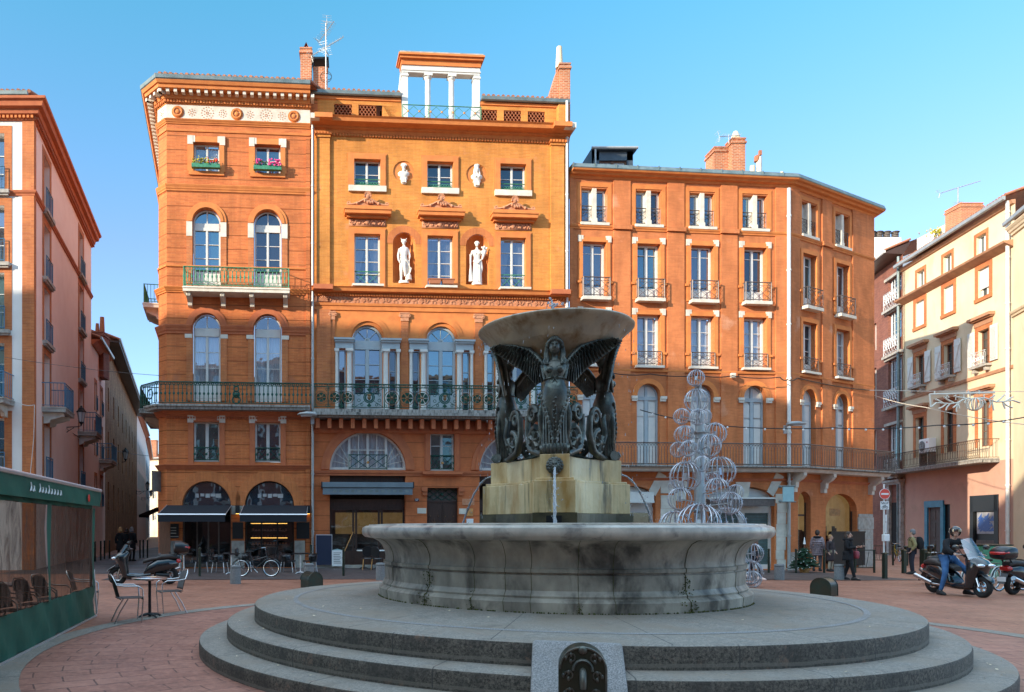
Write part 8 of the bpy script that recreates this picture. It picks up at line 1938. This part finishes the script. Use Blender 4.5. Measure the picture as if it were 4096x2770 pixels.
# marble statues and busts
def figure(m, male, arm):
    H = 1.0
    m.stack([(0, 0, 0, .22, .17), (.10, 0, 0, .21, .16)], 16, .7)
    if male:
        for d, x2, y2 in ((-1, -.11, 0), (1, .13, -.06)): m.tube([(d*.07, 0, .98), (d*.10, -.05*(d > 0), .60), (d*.105, .0, .52), (x2, .02, .15), (x2, -.02, .12)], [.10, .085, .065, .045, .04], 10); m.hull([(-.06, .1, .15, .04), (.14, .1, .13, .035)], 8) if False else m.ball((x2, -.07, .13), .05, 8, .6, 1, 1.8)
        m.stack([(.85, 0, 0, .15, .11), (1.0, 0, 0, .16, .115), (1.15, .0, 0, .135, .10), (1.3, .01, 0, .165, .12), (1.43, .01, 0, .19, .12), (1.5, .01, 0, .17, .09), (1.54, .01, 0, .07, .06), (1.62, .01, 0, .05, .05)], 14)
        m.tube([(-.14, -.08, 1.12), (0, -.14, .98), (.14, -.08, .9), (.2, .02, .7), (.2, .04, .3)], [.04, .06, .07, .08, .05], 8); m.tube([(.02, -.1, 1.0), (.02, -.12, .7), (.05, -.06, .3)], [.06, .07, .04], 8)
    else:
        m.stack([(.1, 0, 0, .20, .15), (.3, 0, 0, .17, .14), (.6, .01, 0, .17, .14), (.85, .02, 0, .18, .14), (1.0, .01, 0, .16, .125), (1.15, 0, 0, .125, .10), (1.28, 0, -.01, .155, .125), (1.4, 0, 0, .175, .11), (1.47, 0, 0, .14, .08), (1.5, 0, 0, .06, .055), (1.6, 0, 0, .045, .045)], 16)
        for i in range(16): a = 2*pi*i/16; m.tube([(.02+.16*cos(a), .13*sin(a), .9), (.18*cos(a+.15), .145*sin(a+.15), .5), (.2*cos(a+.1), .155*sin(a+.1), .12)], [.012, .022, .02], 5)
        m.tube([(-.16, -.06, 1.0), (0, -.15, .88), (.17, -.05, 1.05)], .04, 8); m.tube([(.17, -.05, 1.0), (.2, -.05, .7), (.19, -.02, .5)], [.04, .05, .02], 7)
        for d in (-1, 1): m.ball((d*.065, -.10, 1.3), .055, 8)
    m.ball((0, -.01, 1.72), .085, 14, 1.25, .88, 1); m.tube([(0, -.09, 1.74), (0, -.11, 1.70)], [.008, .013], 5); m.ball((0, -.06, 1.655), .035, 8)
    for i in range(11): a = pi*i/10; m.ball((.085*cos(a), -.02, 1.75+.08*sin(a)), .03, 6)
    if male: [m.tube([(d*.07, 0, 1.82), (d*.13, 0, 1.9)], [.03, .01], 5) for d in (-1, 1)]
    for d in (-1, 1):
        P_ = arm[0 if d < 0 else 1]; m.tube([(d*.17, 0, 1.44)]+P_, [.055, .045, .038, .025, .03], 8)
for i, ((a, b), male) in enumerate(zip(nich, (True, False))):
    c = (a+b)/2; m = MB()
    if male:
        figure(m, True, ([(-.24, -.02, 1.16), (-.22, -.08, .95), (-.2, -.1, .90), (-.19, -.1, .85)], [(.25, .0, 1.2), (.24, -.1, 1.02), (.24, -.14, 1.05), (.25, -.15, 1.1)])); m.tube([(.22, -.1, 1.1), (.22, -.08, .5), (.2, -.05, .15)], .02, 6); m.tube([(.1, -.1, .25), (.24, -.1, .42), (.3, -.1, .62), (.22, -.1, .66)], .028, 6)
        [m.torus((.2, -.03, .16+.06*k), .12-.01*k, .03, 'z', 14, 5) for k in range(4)]
    else:
        figure(m, False, ([(-.26, .0, 1.2), (-.28, -.06, 1.0), (-.28, -.08, .95), (-.28, -.08, .9)], [(.27, -.02, 1.2), (.28, -.12, 1.28), (.26, -.15, 1.36), (.25, -.15, 1.4)])); m.tube([(-.29, -.06, 1.28), (-.28, -.07, .8), (-.26, -.02, .15)], [.03, .035, .10], 8)
        m.tube([(.2, -.1, 1.05), (.26, -.12, 1.25), (.30, -.13, 1.42)], [.03, .07, .11], 8); [m.ball((.3+random.gauss(0, .06), -.15+random.gauss(0, .03), 1.48+random.gauss(0, .05)), .045, 6) for _ in range(14)]
    t = m.build('statue', G['marble_statue'], None, CF.M @ T((c, .12, zn0+.005)) @ Matrix.Scale(1.02, 4), smooth=60); tag(t, ['white marble statue of a standing man with an anchor in the left niche', 'white marble statue of a robed woman with a horn of plenty in the right niche'][i], 'statue', 'white statues in the niches')
for i, (s, z) in enumerate(bus):
    m = MB(); m.stack([(-.52, 0, 0, .07, .07), (-.46, 0, -.0, .12, .10), (-.34, 0, -.02, .13, .12), (-.30, 0, -.02, .17, .14), (-.27, 0, -.02, .16, .13)], 12, .6)
    for k in (-.07, 0, .07): m.tube([(k, -.13, -.32), (k, -.12, -.48)], .03, 6)
    m.stack([(-.27, 0, 0, .08, .07), (-.22, 0, 0, .13, .10), (-.14, 0, 0, .24, .14), (-.05, 0, 0, .25, .14), (.01, 0, 0, .19, .10), (.04, 0, 0, .07, .06), (.12, 0, 0, .055, .055)], 16)
    m.ball((0, -.03, .21), .095, 14, 1.2, .88, 1); m.tube([(0, -.115, .23), (0, -.14, .19)], [.01, .015], 5)
    if i == 0:
        for k in range(16): m.ball((random.gauss(0, .035), -.10+random.gauss(0, .015), .10-.12*random.random()), .03, 6)
        for k in range(11): a = pi*k/10; m.tube([(.09*cos(a), -.02, .26+.07*sin(a)), (.13*cos(a), -.03, .28+.10*sin(a))], [.03, .012], 5)
    else:
        m.lathe([(.095, .29), (.11, .40), (.08, .40)], 12); [m.box(.09*cos(2*pi*k/8)-.02, .09*cos(2*pi*k/8)+.02, .09*sin(2*pi*k/8)-.02, .09*sin(2*pi*k/8)+.02, .38, .44) for k in range(8)]
        for d in (-1, 1): m.tube([(d*.09, -.02, .28), (d*.11, -.02, .15), (d*.12, -.05, .02), (d*.1, -.1, -.04)], [.03, .035, .035, .02], 7); m.ball((d*.07, -.12, -.10), .06, 8)
    t = m.build('bust', G['marble_statue'], None, CF.M @ T((s, .02, z-.02)), smooth=60); tag(t, ['white bust of a bearded man on a bracket in the left round niche', 'white bust of a woman wearing a tower crown in the right round niche'][i], 'bust', 'white busts in round niches')

# ================= TWO-WHEELERS =================
def wheel(t, x, R_, w, y=0, sp=6, tyre='rubber', rimm='steel', thin=False):
    e = MB().torus((x, y, R_), R_-w*.5, w*.5, 'y', 28, 10).build('tyre', G[tyre], t, smooth=180); m = MB(); m.torus((x, y, R_), R_-w*1.05, w*(.22 if not thin else .5), 'y', 28, 6); m.tube([(x, y-.05, R_), (x, y+.05, R_)], .05 if not thin else .02, 10)
    for k in range(sp): a = 2*pi*k/sp; m.bar((x, y+(.02 if thin and k % 2 else 0), R_), (x+(R_-w)*cos(a), y, R_+(R_-w)*sin(a)), .018 if not thin else .0025, 5 if not thin else 3)
    m.build('rim', G[rimm], e)
def scooter(lab, M, topbox=False, small=False, paint='paint_black', screen=True, seatm='leather', group=None, lens='lens'):
    t = thing('scooter', lab, 'scooter', M, group); R_ = .27; ax = .74
    for x in (ax, -ax): wheel(t, x, R_, .13)
    k = MB
    k().hull([(-1.02, .58, .66, .05), (-.98, .52, .74, .12), (-.7, .40, .80, .19), (-.4, .32, .78, .21), (-.12, .26, .60, .21), (.0, .22, .40, .20)], 14).build('rear_body', G[paint], t, smooth=50)
    k().hull([(-.2, .20, .40, .20), (.1, .17, .34, .24), (.45, .17, .36, .24), (.52, .2, .5, .2)], 12).build('floorboard', G[paint], t, smooth=50)
    m = k(); m.stack([(.24, .50, 0, .10, .22), (.45, .55, 0, .13, .25), (.65, .60, 0, .16, .26), (.82, .64, 0, .22, .27), (.92, .58, 0, .20, .24), (1.0, .50, 0, .14, .17), (1.04, .46, 0, .08, .10)], 18, .85); m.build('front_fairing', G[paint], t, smooth=50)
    k().hull([(.45, .50, .56, .05), (.55, .53, .60, .085), (.78, .56, .62, .095), (.98, .42, .5, .08), (1.04, .36, .42, .04)], 12).build('front_fender', G[paint], t, smooth=50)
    for d in (-1, 1):
        m = k(); m.ball((.83, d*.13, .80), .09, 12, .55, .9, 1.1); m.build('headlight', G[lens], t, smooth=180)
        m = k(); m.tube([(.60, d*.1, .72), (.74, d*.09, .28)], .025, 8); m.build('fork', G['steel'], t)
    m = k(); m.hull([(-.98, .74, .86, .10), (-.8, .76, .92, .16), (-.5, .74, .90, .18), (-.38, .72, .84, .17), (-.15, .68, .80, .15), (.02, .62, .74, .10)], 14); m.build('seat', G[seatm], t, smooth=50)
    k().hull([(-.5, .74, .94, .12), (-.44, .76, .93, .14), (-.4, .76, .86, .13)], 12).build('seat_backrest', G[seatm], t, smooth=50)
    if screen:
        m = k(); vs = []
        for i in range(7):
            z = i/6*(1 if screen is True else .5)
            for j in range(9): a = (j-4)/4; vs.append((.70-.33*z-.10*a*a, .23*a*(1-.35*z*z), .94+.54*z-.05*a*a*z))
        m.add(vs, [(i*9+j, i*9+j+1, (i+1)*9+j+1, (i+1)*9+j) for i in range(6) for j in range(8)]); m.build('windshield', G['windshield'] if screen is True else G['plastic_black'], t, smooth=180)
    m = k(); m.tube([(.46, 0, 1.02), (.40, -.15, 1.05), (.32, -.33, 1.04)], .018, 7).tube([(.46, 0, 1.02), (.40, .15, 1.05), (.32, .33, 1.04)], .018, 7); m.hull([(.34, .98, 1.08, .16), (.5, .98, 1.12, .14)], 10); m.build('handlebar', G['plastic_black'], t, smooth=50)
    for d in (-1, 1):
        m = k(); m.tube([(.40, d*.22, 1.06), (.42, d*.34, 1.22)], .009, 5); m.ball((.42, d*.38, 1.25), .075, 10, .65, .35, 1.1) if False else m.hull([(.36, 1.20, 1.28, .05, -d*.40), (.40, 1.18, 1.31, .085, -d*.40), (.46, 1.21, 1.28, .05, -d*.40)], 10); m.build('mirror', G['plastic_black'], t, smooth=50)
        m = k(); m.tube([(.36, d*.25, 1.06), (.32, d*.37, 1.05)], .02, 7); m.tube([(.42, d*.25, 1.06), (.38, d*.38, 1.09)], .006, 4); m.build('grip', G['rubber'] if d > 0 else G['steel'], t)
    m = k(); m.tube([(-.2, -.16, .24), (-.5, -.2, .26), (-.62, -.22, .30)], .03, 8); m.tube([(-.55, -.22, .28), (-1.08, -.24, .46)], [.055, .062], 10); m.build('exhaust', G['steel'], t, smooth=50)
    m = k(); m.tube([(-.74, .12, R_), (-.35, .14, .3)], .06, 8); m.hull([(-.8, .2, .36, .05, -.14), (-.3, .18, .40, .06, -.14)], 8); m.build('engine', G['iron_black'], t, smooth=50)
    m = k(); m.hull([(-1.07, .66, .74, .10), (-1.02, .62, .78, .13), (-.95, .64, .76, .14)], 10); m.build('tail_light', G['red_lens'], t, smooth=50)
    k().add([(-.98, -.08, .62), (-1.18, -.09, .30), (-1.18, .09, .30), (-.98, .08, .62)], [(0, 1, 2, 3)]).build('rear_mudguard', G['plastic_black'], t); k().box(-1.15, -1.14, -.1, .1, .36, .48).build('number_plate', G['sign_white'], t, Ry(0))
    if topbox:
        b = k().hull([(-1.32, .98, 1.16, .10), (-1.29, .94, 1.22, .20), (-1.1, .92, 1.29, .25), (-.9, .92, 1.28, .24), (-.86, .96, 1.18, .18)], 14).build('top_box', G['plastic_black'], t, smooth=50); k().hull([(-1.345, 1.06, 1.12, .12), (-1.30, 1.05, 1.15, .20), (-1.2, 1.07, 1.16, .242)], 10).build('reflector', G['red_lens'], b, smooth=50)
        k().bar((-1.0, -.1, .94), (-.9, -.1, .82), .02).bar((-1.0, .1, .94), (-.9, .1, .82), .02).build('rack', G['iron_black'], t)
    return t
def headm(P_, dirv, yawoff=0): return T(P_) @ Rz(atan2(dirv[1], dirv[0]))
pa, pb_ = Gp(446, 2342), Vector((-5.55, 22.9, 0)); mid = (pa+pb_)/2
scooter('black maxi scooter with red-fronted top box parked left of the cafe', headm(Vector((-6.25, 22.35, 0)), (-.97, -.26)), topbox=True, paint='paint_black', screen='low')
rs = Vector((15.48, 19.3, gz(15.5, 19.3))); hv = (.04, -1.0); RM = headm(rs, hv)
scooter('black scooter with tall windshield ridden by a helmeted man at the right', RM, seatm='leather')
scooter('black scooter with a red reflector top box cut by the right edge of the photo', headm(Vector((17.95, 19.9, gz(18, 20))), (.96, .28)), topbox=True)
scooter('dark blue scooter standing behind the rider, seen between windshield and top box', headm(onG(18.9, 24.2), (-.35, -.93)), screen=False)
def bicycle(lab, M, R_=.31, fr='paint_black', basket=False, fender=None):
    t = thing('bicycle', lab, 'bicycle', M, 'bicycles parked on the square'); wb = .52
    for x in (wb, -wb): wheel(t, x, R_, .035, sp=24, thin=True)
    m = MB(); B = lambda a, b, r=.015: m.bar((a[0], 0, a[1]), (b[0], 0, b[1]), r, 7)
    bbx = (-.06, R_-.03); hd = (.36, .78); st = (-.22, .80); B((-wb, R_), bbx); B(bbx, st, .017); B((-wb, R_), (-.17, .62), .01); B(bbx, (.38, .62), .02); B((-.17, .55), (.37, .70), .017); B((.39, .58), (.33, .92), .018); B((.39, .60), (wb, R_), .014); m.build('frame', G[fr], t, smooth=60)
    m = MB(); m.tube([(.33, 0, .92), (.30, 0, .98), (.34, .12, 1.02), (.22, .27, 1.0)], .012, 6).tube([(.30, 0, .98), (.34, -.12, 1.02), (.22, -.27, 1.0)], .012, 6); m.build('handlebar', G['steel'], t)
    MB().hull([(-.36, .82, .90, .09), (-.28, .84, .90, .08), (-.08, .85, .89, .025)], 10).build('saddle', G['rubber'], t, smooth=60)
    m = MB(); m.torus((-.06, -.03, R_-.03), .085, .008, 'y', 18, 5); m.bar((-.06, -.05, R_-.03), (.06, -.05, R_-.15), .01).bar((-.06, .05, R_-.03), (-.18, .05, R_+.09), .01).box(.03, .11, -.12, -.05, R_-.165, R_-.145); m.build('crank', G['steel'], t)
    m = MB(); m.torus((-wb, 0, R_), R_+.03, .014, 'y', 16, 4, .3, pi+.2); m.torus((wb, 0, R_), R_+.03, .014, 'y', 16, 4, .2, pi-.1); m.build('mudguard', G[fender or fr], t)
    m = MB().box(-.75, -.3, -.06, .06, R_*2+.07, R_*2+.09).bar((-wb, -.05, R_), (-.6, -.05, R_*2+.07), .007).bar((-wb, .05, R_), (-.6, .05, R_*2+.07), .007).build('rack', G['iron_black'], t)
    if basket: MB().lathe([(.12, .80), (.17, 1.0), (.165, 1.0), (.115, .81)], 10, (.56, 0)).build('basket', G['iron_black'], t); MB().hull([(-.74, .72, .98, .05), (-.66, .70, 1.0, .08), (-.62, .72, .96, .05)], 8).build('child_seat', G['plastic_black'], t)
    return t
pb = Gp(965, 2309); bicycle('dark city bicycle with white rims parked in front of the cafe', T(pb+Vector((.5, .1, 0))) @ Rz(radians(-3)), .30, basket=True)
bicycle('bicycle with white mudguards partly hidden behind the right-hand scooter', T(onG(18.1, 21.7)) @ Rz(radians(200)), .34, fender='white_paint'); bicycle('second bicycle with white mudguards at the right edge behind the scooter', T(onG(18.6, 21.3)) @ Rz(radians(200)), .34, fender='white_paint')
bicycle('dark bicycle with a yellow frame leaning by the carved doorway', T(onG(30.3, 42)) @ Rz(radians(70)), .34, fr='leaf_yellow')
t = thing('litter_bin', 'green square bin behind the scooters at the right edge', 'bin', T(onG(22.6, 26.8))); MB().box(-.45, .6, -.3, .3, .1, 1.25).build('casing', G['iron_green'], t, bevel=.03); MB().box(-.47, .62, -.32, .32, 1.25, 1.3).build('lid', G['bollard_green'], t)

# ================= PEOPLE =================
def skin(nodes, edges, name, matn, parent, root, sub=1, extra=None, M=Matrix()):
    me = bpy.data.meshes.new(name); ks = list(nodes); ix = {k: i for i, k in enumerate(ks)}
    me.from_pydata([nodes[k][:3] for k in ks], [(ix[a], ix[b]) for a, b in edges], []); o = link(bpy.data.objects.new(name, me))
    md = o.modifiers.new('skin', 'SKIN'); md.use_smooth_shade = True
    if not me.skin_vertices: bm = bmesh.new(); bm.from_mesh(me); bm.verts.layers.skin.verify(); bm.to_mesh(me); bm.free()
    for k, sv in zip(ks, me.skin_vertices[0].data): sv.radius = (nodes[k][3], nodes[k][4] if len(nodes[k]) > 4 else nodes[k][3]); sv.use_root = (k in root)
    o.modifiers.new('sub', 'SUBSURF').levels = sub; o.modifiers['sub'].render_levels = sub
    bpy.context.view_layer.update(); me2 = bpy.data.meshes.new_from_object(o.evaluated_get(bpy.context.evaluated_depsgraph_get())); bpy.data.objects.remove(o)
    if extra: 
        t2 = bpy.data.meshes.new('x'); t2.from_pydata(extra.v, [], extra.f); bm = bmesh.new(); bm.from_mesh(me2); bm.from_mesh(t2); bmesh.ops.recalc_face_normals(bm, faces=bm.faces); bm.to_mesh(me2); bm.free(); bpy.data.meshes.remove(t2)
    me2.polygons.foreach_set('use_smooth', [True]*len(me2.polygons)); me2.materials.clear(); me2.materials.append(G[matn]); o = link(bpy.data.objects.new(name, me2)); o.parent = parent; o.matrix_basis = M; return o
def person(lab, M, pose=None, h=1.75, coat=('jacket_olive', .80, 0), legs='trousers_navy', hair=('hair_grey', 0), shoes='rubber', w=1.0, headyaw=0, helmet=False, skirt=None, stepm=0):
    J = dict(pel=(0, 0, .95), ch=(0, .0, 1.25), nk=(0, .0, 1.46), hd=(0, -.01, 1.62), shL=(-.165*w, 0, 1.395), shR=(.165*w, 0, 1.395), elL=(-.225*w, .03, 1.13), elR=(.225*w, .03, 1.13), wrL=(-.25, -.06, .92), wrR=(.25, -.06, .92),
             hpL=(-.09, 0, .92), hpR=(.09, 0, .92), knL=(-.10, -.02, .50), knR=(.10, -.02, .50), akL=(-.10, .02, .09), akR=(.10, .02, .09), toL=(-.11, -.13, .04), toR=(.11, -.13, .04))
    if pose: J.update(pose)
    t = thing('person', lab, 'person', M @ Matrix.Scale(h/1.75, 4)); V = {k: Vector(v) for k, v in J.items()}
    ex = MB(); hm = T(V['hd']) @ Rz(headyaw); ex.X = hm
    ex.ball((0, .01, .02), .088, 14, 1.28, .86, 1.05); ex.ball((0, -.03, -.055), .058, 10, .85, .95, 1.0); ex.tube([(0, -.088, .02), (0, -.115, -.02), (0, -.095, -.032)], [.008, .015, .012], 6)
    for d in (-1, 1): ex.ball((d*.082, .01, .0), .022, 7, 1.3, .4, .8); ex.ball((d*.032, -.08, .025), .013, 6)
    ex.tube([(-.022, -.086, -.055), (0, -.092, -.054), (.022, -.086, -.055)], [.005, .009, .005], 5)
    ex.X = None
    for s, e, wr in (('L', V['elL'], V['wrL']), ('R', V['elR'], V['wrR'])):      # palm and five curled fingers
        d = (wr-e).normalized(); a = d.cross(Vector((0, 1, .2))).normalized(); b = d.cross(a)
        for i, ln in enumerate((.075, .088, .082, .065)):
            o_ = wr+d*.075+a*(i-1.5)*.02; ex.tube([wr+d*.02+a*(i-1.5)*.018, o_, o_+d*ln*.5+b*.01, o_+d*ln*.85+b*.035], [.014, .0105, .0095, .007], 6)
        ex.tube([wr+d*.02+a*.03, wr+d*.05+a*.055+b*.01, wr+d*.09+a*.05+b*.025], [.013, .011, .008], 6)
    N = lambda k, *r: (*V[k], *r)
    nodes = dict(pel=N('pel', .11), ch=N('ch', .12), nk=N('nk', .055), hd=(*(V['hd']-Vector((0, -.01, .04))), .06), shL=N('shL', .055), shR=N('shR', .055), elL=N('elL', .04), elR=N('elR', .04), wrL=N('wrL', .027), wrR=N('wrR', .027),
                 hpL=N('hpL', .085), hpR=N('hpR', .085), knL=N('knL', .055), knR=N('knR', .055), akL=N('akL', .038), akR=N('akR', .038), toL=N('toL', .03), toR=N('toR', .03))
    nodes['hnL'] = (*(V['wrL']+(V['wrL']-V['elL']).normalized()*.07), .03, .018); nodes['hnR'] = (*(V['wrR']+(V['wrR']-V['elR']).normalized()*.07), .03, .018)
    ed = [('pel', 'ch'), ('ch', 'nk'), ('nk', 'hd'), ('ch', 'shL'), ('ch', 'shR'), ('shL', 'elL'), ('shR', 'elR'), ('elL', 'wrL'), ('elR', 'wrR'), ('wrL', 'hnL'), ('wrR', 'hnR'), ('pel', 'hpL'), ('pel', 'hpR'), ('hpL', 'knL'), ('hpR', 'knR'), ('knL', 'akL'), ('knR', 'akR'), ('akL', 'toL'), ('akR', 'toR')]
    skin(nodes, ed, 'body', 'skin', t, {'pel'}, extra=ex)
    leg = {k: (*nodes[k][:3], nodes[k][3]*1.16+.008) for k in ('pel', 'hpL', 'hpR', 'knL', 'knR', 'akL', 'akR')}; leg['pel'] = (*V['pel'], .13)
    skin(leg, [('pel', 'hpL'), ('pel', 'hpR'), ('hpL', 'knL'), ('hpR', 'knR'), ('knL', 'akL'), ('knR', 'akR')], 'trousers', legs, t, {'pel'})
    for s in 'LR':
        d = (V['to'+s]-V['ak'+s]); d.z = 0; d = d.normalized() if d.length > .01 else Vector((0, -1, 0)); a = V['ak'+s]; MB().hull([(-.10, -.085, -.0, .04), (-.07, -.09, .05, .046), (.03, -.09, .03, .05), (.15, -.09, -.02, .045), (.19, -.085, -.05, .03)], 10).build('shoe', G[shoes], t, T(a) @ Rz(atan2(d.y, d.x)), smooth=60)
    cm, hem, bulk = coat; c = {k: (*nodes[k][:3], nodes[k][3]*1.12+.010+bulk*.6) for k in ('shL', 'shR', 'elL', 'elR', 'wrL', 'wrR')}; c['wrL'] = (*V['wrL'], .038+bulk*.5); c['wrR'] = (*V['wrR'], .038+bulk*.5)
    c['ch'] = (*V['ch'], .125+bulk*.8); c['up'] = (*(V['ch'].lerp(V['nk'], .5)), .100+bulk*.5); c['pel'] = (*(V['pel']+Vector((0, 0, .05))), .125+bulk); c['nk'] = (*(V['nk']+Vector((0, 0, -.01))), .075)
    exc = None
    if skirt:
        exc = MB(); z0 = V['pel'].z+.12; p = V['pel']; 
        secs = [];
        for i in range(7): q = i/6; secs.append((z0+(hem-z0)*q, p.x, p.y+.01*q, (.155+bulk)*(1-q)+skirt*q, (.13+bulk)*(1-q)+skirt*.8*q))
        exc.stack(secs[::-1], 18)
        if bulk > .02:
            for i in range(7): exc.torus((0, .01*i/6, hem+.05+i*.09), .20+.0*i, .03, 'z', 20, 6)
    skin(c, [('pel', 'ch'), ('ch', 'up'), ('up', 'nk'), ('up', 'shL'), ('up', 'shR'), ('shL', 'elL'), ('shR', 'elR'), ('elL', 'wrL'), ('elR', 'wrR')], 'coat' if skirt else 'jacket', cm, t, {'ch'}, extra=exc)
    hm_, style = hair
    if helmet:
        o = MB().ball((0, .02, .04), .135, 20, 1.05, .95, 1.08).build('helmet', G['paint_black'], t, hm, smooth=180)
        bm = bmesh.new(); bm.from_mesh(o.data); bmesh.ops.delete(bm, geom=[f for f in bm.faces if f.calc_center_median().y < -.055 and -.09 < f.calc_center_median().z < .045 or f.calc_center_median().z < -.10], context='FACES'); bm.to_mesh(o.data); bm.free(); o.modifiers.new('s', 'SOLIDIFY').thickness = .02
        m = MB(); m.add([(.128*sin(a)*1.0, .02-.145*cos(a)-.02, z) for z in (.03, .10) for a in [radians(-75+150*i/12) for i in range(13)]], [(i, i+1, 14+i, 13+i) for i in range(12)]); m.build('visor', G['windshield'], o, smooth=180)
    else:
        m = MB(); m.ball((0, .03, .045), .098, 14, 1.12, .95, 1.03)
        if style: 
            for i in range(9): a = radians(20+140*i/8); m.tube([(.08*cos(a), .02+.07*sin(a), .05), (.095*cos(a), .02+.085*sin(a), -.08), (.10*cos(a), .03+.08*sin(a), -.10-style)], [.035, .035, .02], 6)
        else: m.ball((0, .05, .0), .09, 12, 1, 1, .9)
        m.build('hair', G[hm_], t, hm, smooth=180)
    return t, V
def faceto(P_, deg): return T(P_) @ Rz(radians(deg)-atan2(P_[0], P_[1]))      # 0 = faces the camera (-Y)
p = Gp(3270, 2282); p.y -= .6; p.x = U(3270)*p.y
t, V = person('woman in a long pale mauve puffer coat seen from behind at the shop door', faceto(p, 170), dict(knR=(.12, -.06, .5), akR=(.13, .06, .09), toR=(.14, -.09, .04)), 1.78, ('coat_puffer', .66, .03), 'trousers_grey', ('hair_dark', 0), skirt=.22)
m = MB().torus((0, .02, 0), .11, .045, 'z', 20, 7); m.build('fur_collar', G['coat_black'], t, T((0, .01, 1.46)))
m = MB().tube([(.14, .12, 1.4), (0, .18, 1.2), (-.15, .15, 1.0)], .012, 5).build('bag_strap', G['wood_brown'], t)
p = Gp(3325, 2283); p.y -= .8; p.x = U(3322)*p.y
person('blonde woman in a dark brown coat and beige trousers standing by the shop window', faceto(p, 60), dict(wrR=(.2, -.12, .95), elR=(.26, .0, 1.15)), 1.58, ('coat_brown', .50, .015), 'trousers_beige', ('hair_blonde', .0), skirt=.20)
p = Gp(3393, 2322)
t, V = person('woman in a black coat looking at her phone, red handbag on her arm', faceto(p, 75), dict(elR=(.22, -.08, 1.14), wrR=(.12, -.34, 1.22), elL=(-.22, -.02, 1.14), wrL=(-.10, -.28, 1.20), knL=(-.09, -.14, .50), akL=(-.09, -.22, .09), toL=(-.1, -.37, .05), knR=(.09, .04, .5), akR=(.09, .16, .10), toR=(.1, .02, .04)), 1.74, ('coat_black', .72, .02), 'coat_black', ('hair_dark', .12), skirt=.23)
m = MB().torus((0, .0, 0), .12, .05, 'z', 20, 7); m.build('fur_collar', G['coat_black'], t, T((0, .01, 1.47))); MB().box(-.02, .05, -.46, -.44, 1.22, 1.36).build('phone', G['iron_black'], t)
hb_ = thing('handbag', 'dark red leather handbag hanging from the arm of the woman in black', 'handbag', t.matrix_basis @ T((.17, -.16, .80)) @ Rz(.9)); MB().hull([(-.17, .0, .22, .05), (-.14, -.02, .26, .075), (.14, -.02, .26, .075), (.17, .0, .22, .05)], 12).build('body', G['bag_red'], hb_, smooth=60); MB().tube([(-.09, 0, .24), (-.06, 0, .38), (.06, 0, .38), (.09, 0, .24)], .012, 6).build('handle', G['bag_red'], hb_)
p = Gp(3648, 2298)
t, V = person('grey-haired man in an olive jacket with a black backpack, looking left', faceto(p, -80), dict(elR=(.22, .08, 1.14), wrR=(.19, -.05, .93), elL=(-.22, .08, 1.14), wrL=(-.19, -.05, .93)), 1.82, ('jacket_olive', .8, .02), 'trousers_navy', ('hair_grey', 0), headyaw=radians(-15))
bk_ = thing('backpack', 'black backpack worn by the man in the olive jacket', 'backpack', t.matrix_basis @ T((0, .24, 1.0))); MB().stack([(-.02, 0, 0, .12, .06), (.05, 0, .02, .16, .11), (.25, 0, .02, .17, .12), (.42, 0, 0, .13, .09), (.47, 0, -.02, .07, .05)], 16, .75).build('pack', G['coat_black'], bk_, smooth=60)
m = MB()
for d in (-1, 1): m.tube([(d*.12, -.08, .05), (d*.16, -.22, .22), (d*.15, -.36, .34), (d*.13, -.30, .45), (d*.11, -.12, .44)], .018, 6, flat=.5)
m.build('strap', G['coat_black'], bk_)
p = Gp(3022, 2326); p.y = 26.0; p.x = U(3018)*p.y
t, V = person('walking person in dark trousers half hidden behind the fountain basin', faceto(p, 80), dict(knL=(-.09, -.16, .5), akL=(-.09, -.20, .09), toL=(-.1, -.34, .04), akR=(.09, .28, .16), toR=(.09, .18, .05), knR=(.09, .08, .5)), 1.7, ('wood_brown', .8, .01), 'trousers_navy', ('hair_blonde', .05), shoes='stucco_pink')
bb = thing('handbag', 'black shoulder bag on the person half hidden by the basin', 'handbag', t.matrix_basis @ T((-.28, -.05, .78))); MB().hull([(-.2, 0, .24, .04), (0, -.03, .26, .07), (.2, 0, .24, .04)], 10).build('body', G['coat_black'], bb); MB().tube([(-.15, 0, .24), (.1, .05, .62), (.15, 0, .24)], .012, 5).build('strap', G['coat_black'], bb)
for px, z, lab, hr, hh, a in ((482, 37, 'fair-haired person in dark clothes in the shade of the side street', 'hair_blonde', 1.72, 160), (505, 39, 'dark-clothed person just left of the man with the pale collar in the side street', 'hair_dark', 1.66, 190), (528, 38, 'short-haired person in dark clothes at the right of the group in the side street', 'hair_grey', 1.72, 150)):
    person(lab, faceto(Vector((U(px)*z, z, 0)), a), None, hh, ('coat_black', .6, .02), 'coat_black', (hr, .04), skirt=.22)
# rider: local frame of the scooter (x forward) -> person faces -Y, so turn
rp = dict(pel=(0, .32, .98), ch=(0, .20, 1.24), nk=(0, .10, 1.46), hd=(0, .06, 1.60), shL=(-.2, .12, 1.40), shR=(.2, .12, 1.40), elL=(-.34, -.06, 1.19), elR=(.34, -.06, 1.19), wrL=(-.33, -.30, 1.08), wrR=(.33, -.30, 1.08), hpL=(-.1, .28, .93), hpR=(.1, .28, .93), knL=(-.30, .02, .58), knR=(.30, .0, .58), akL=(-.40, .06, .10), akR=(.36, .10, .10), toL=(-.42, -.08, .05), toR=(.38, -.06, .05))
t, V = person('helmeted rider in black jacket and blue jeans astride the scooter at the right', RM @ Rz(pi/2), rp, 1.75, ('coat_black', .8, .03), 'denim', ('hair_dark', 0), helmet=True, headyaw=radians(-25))
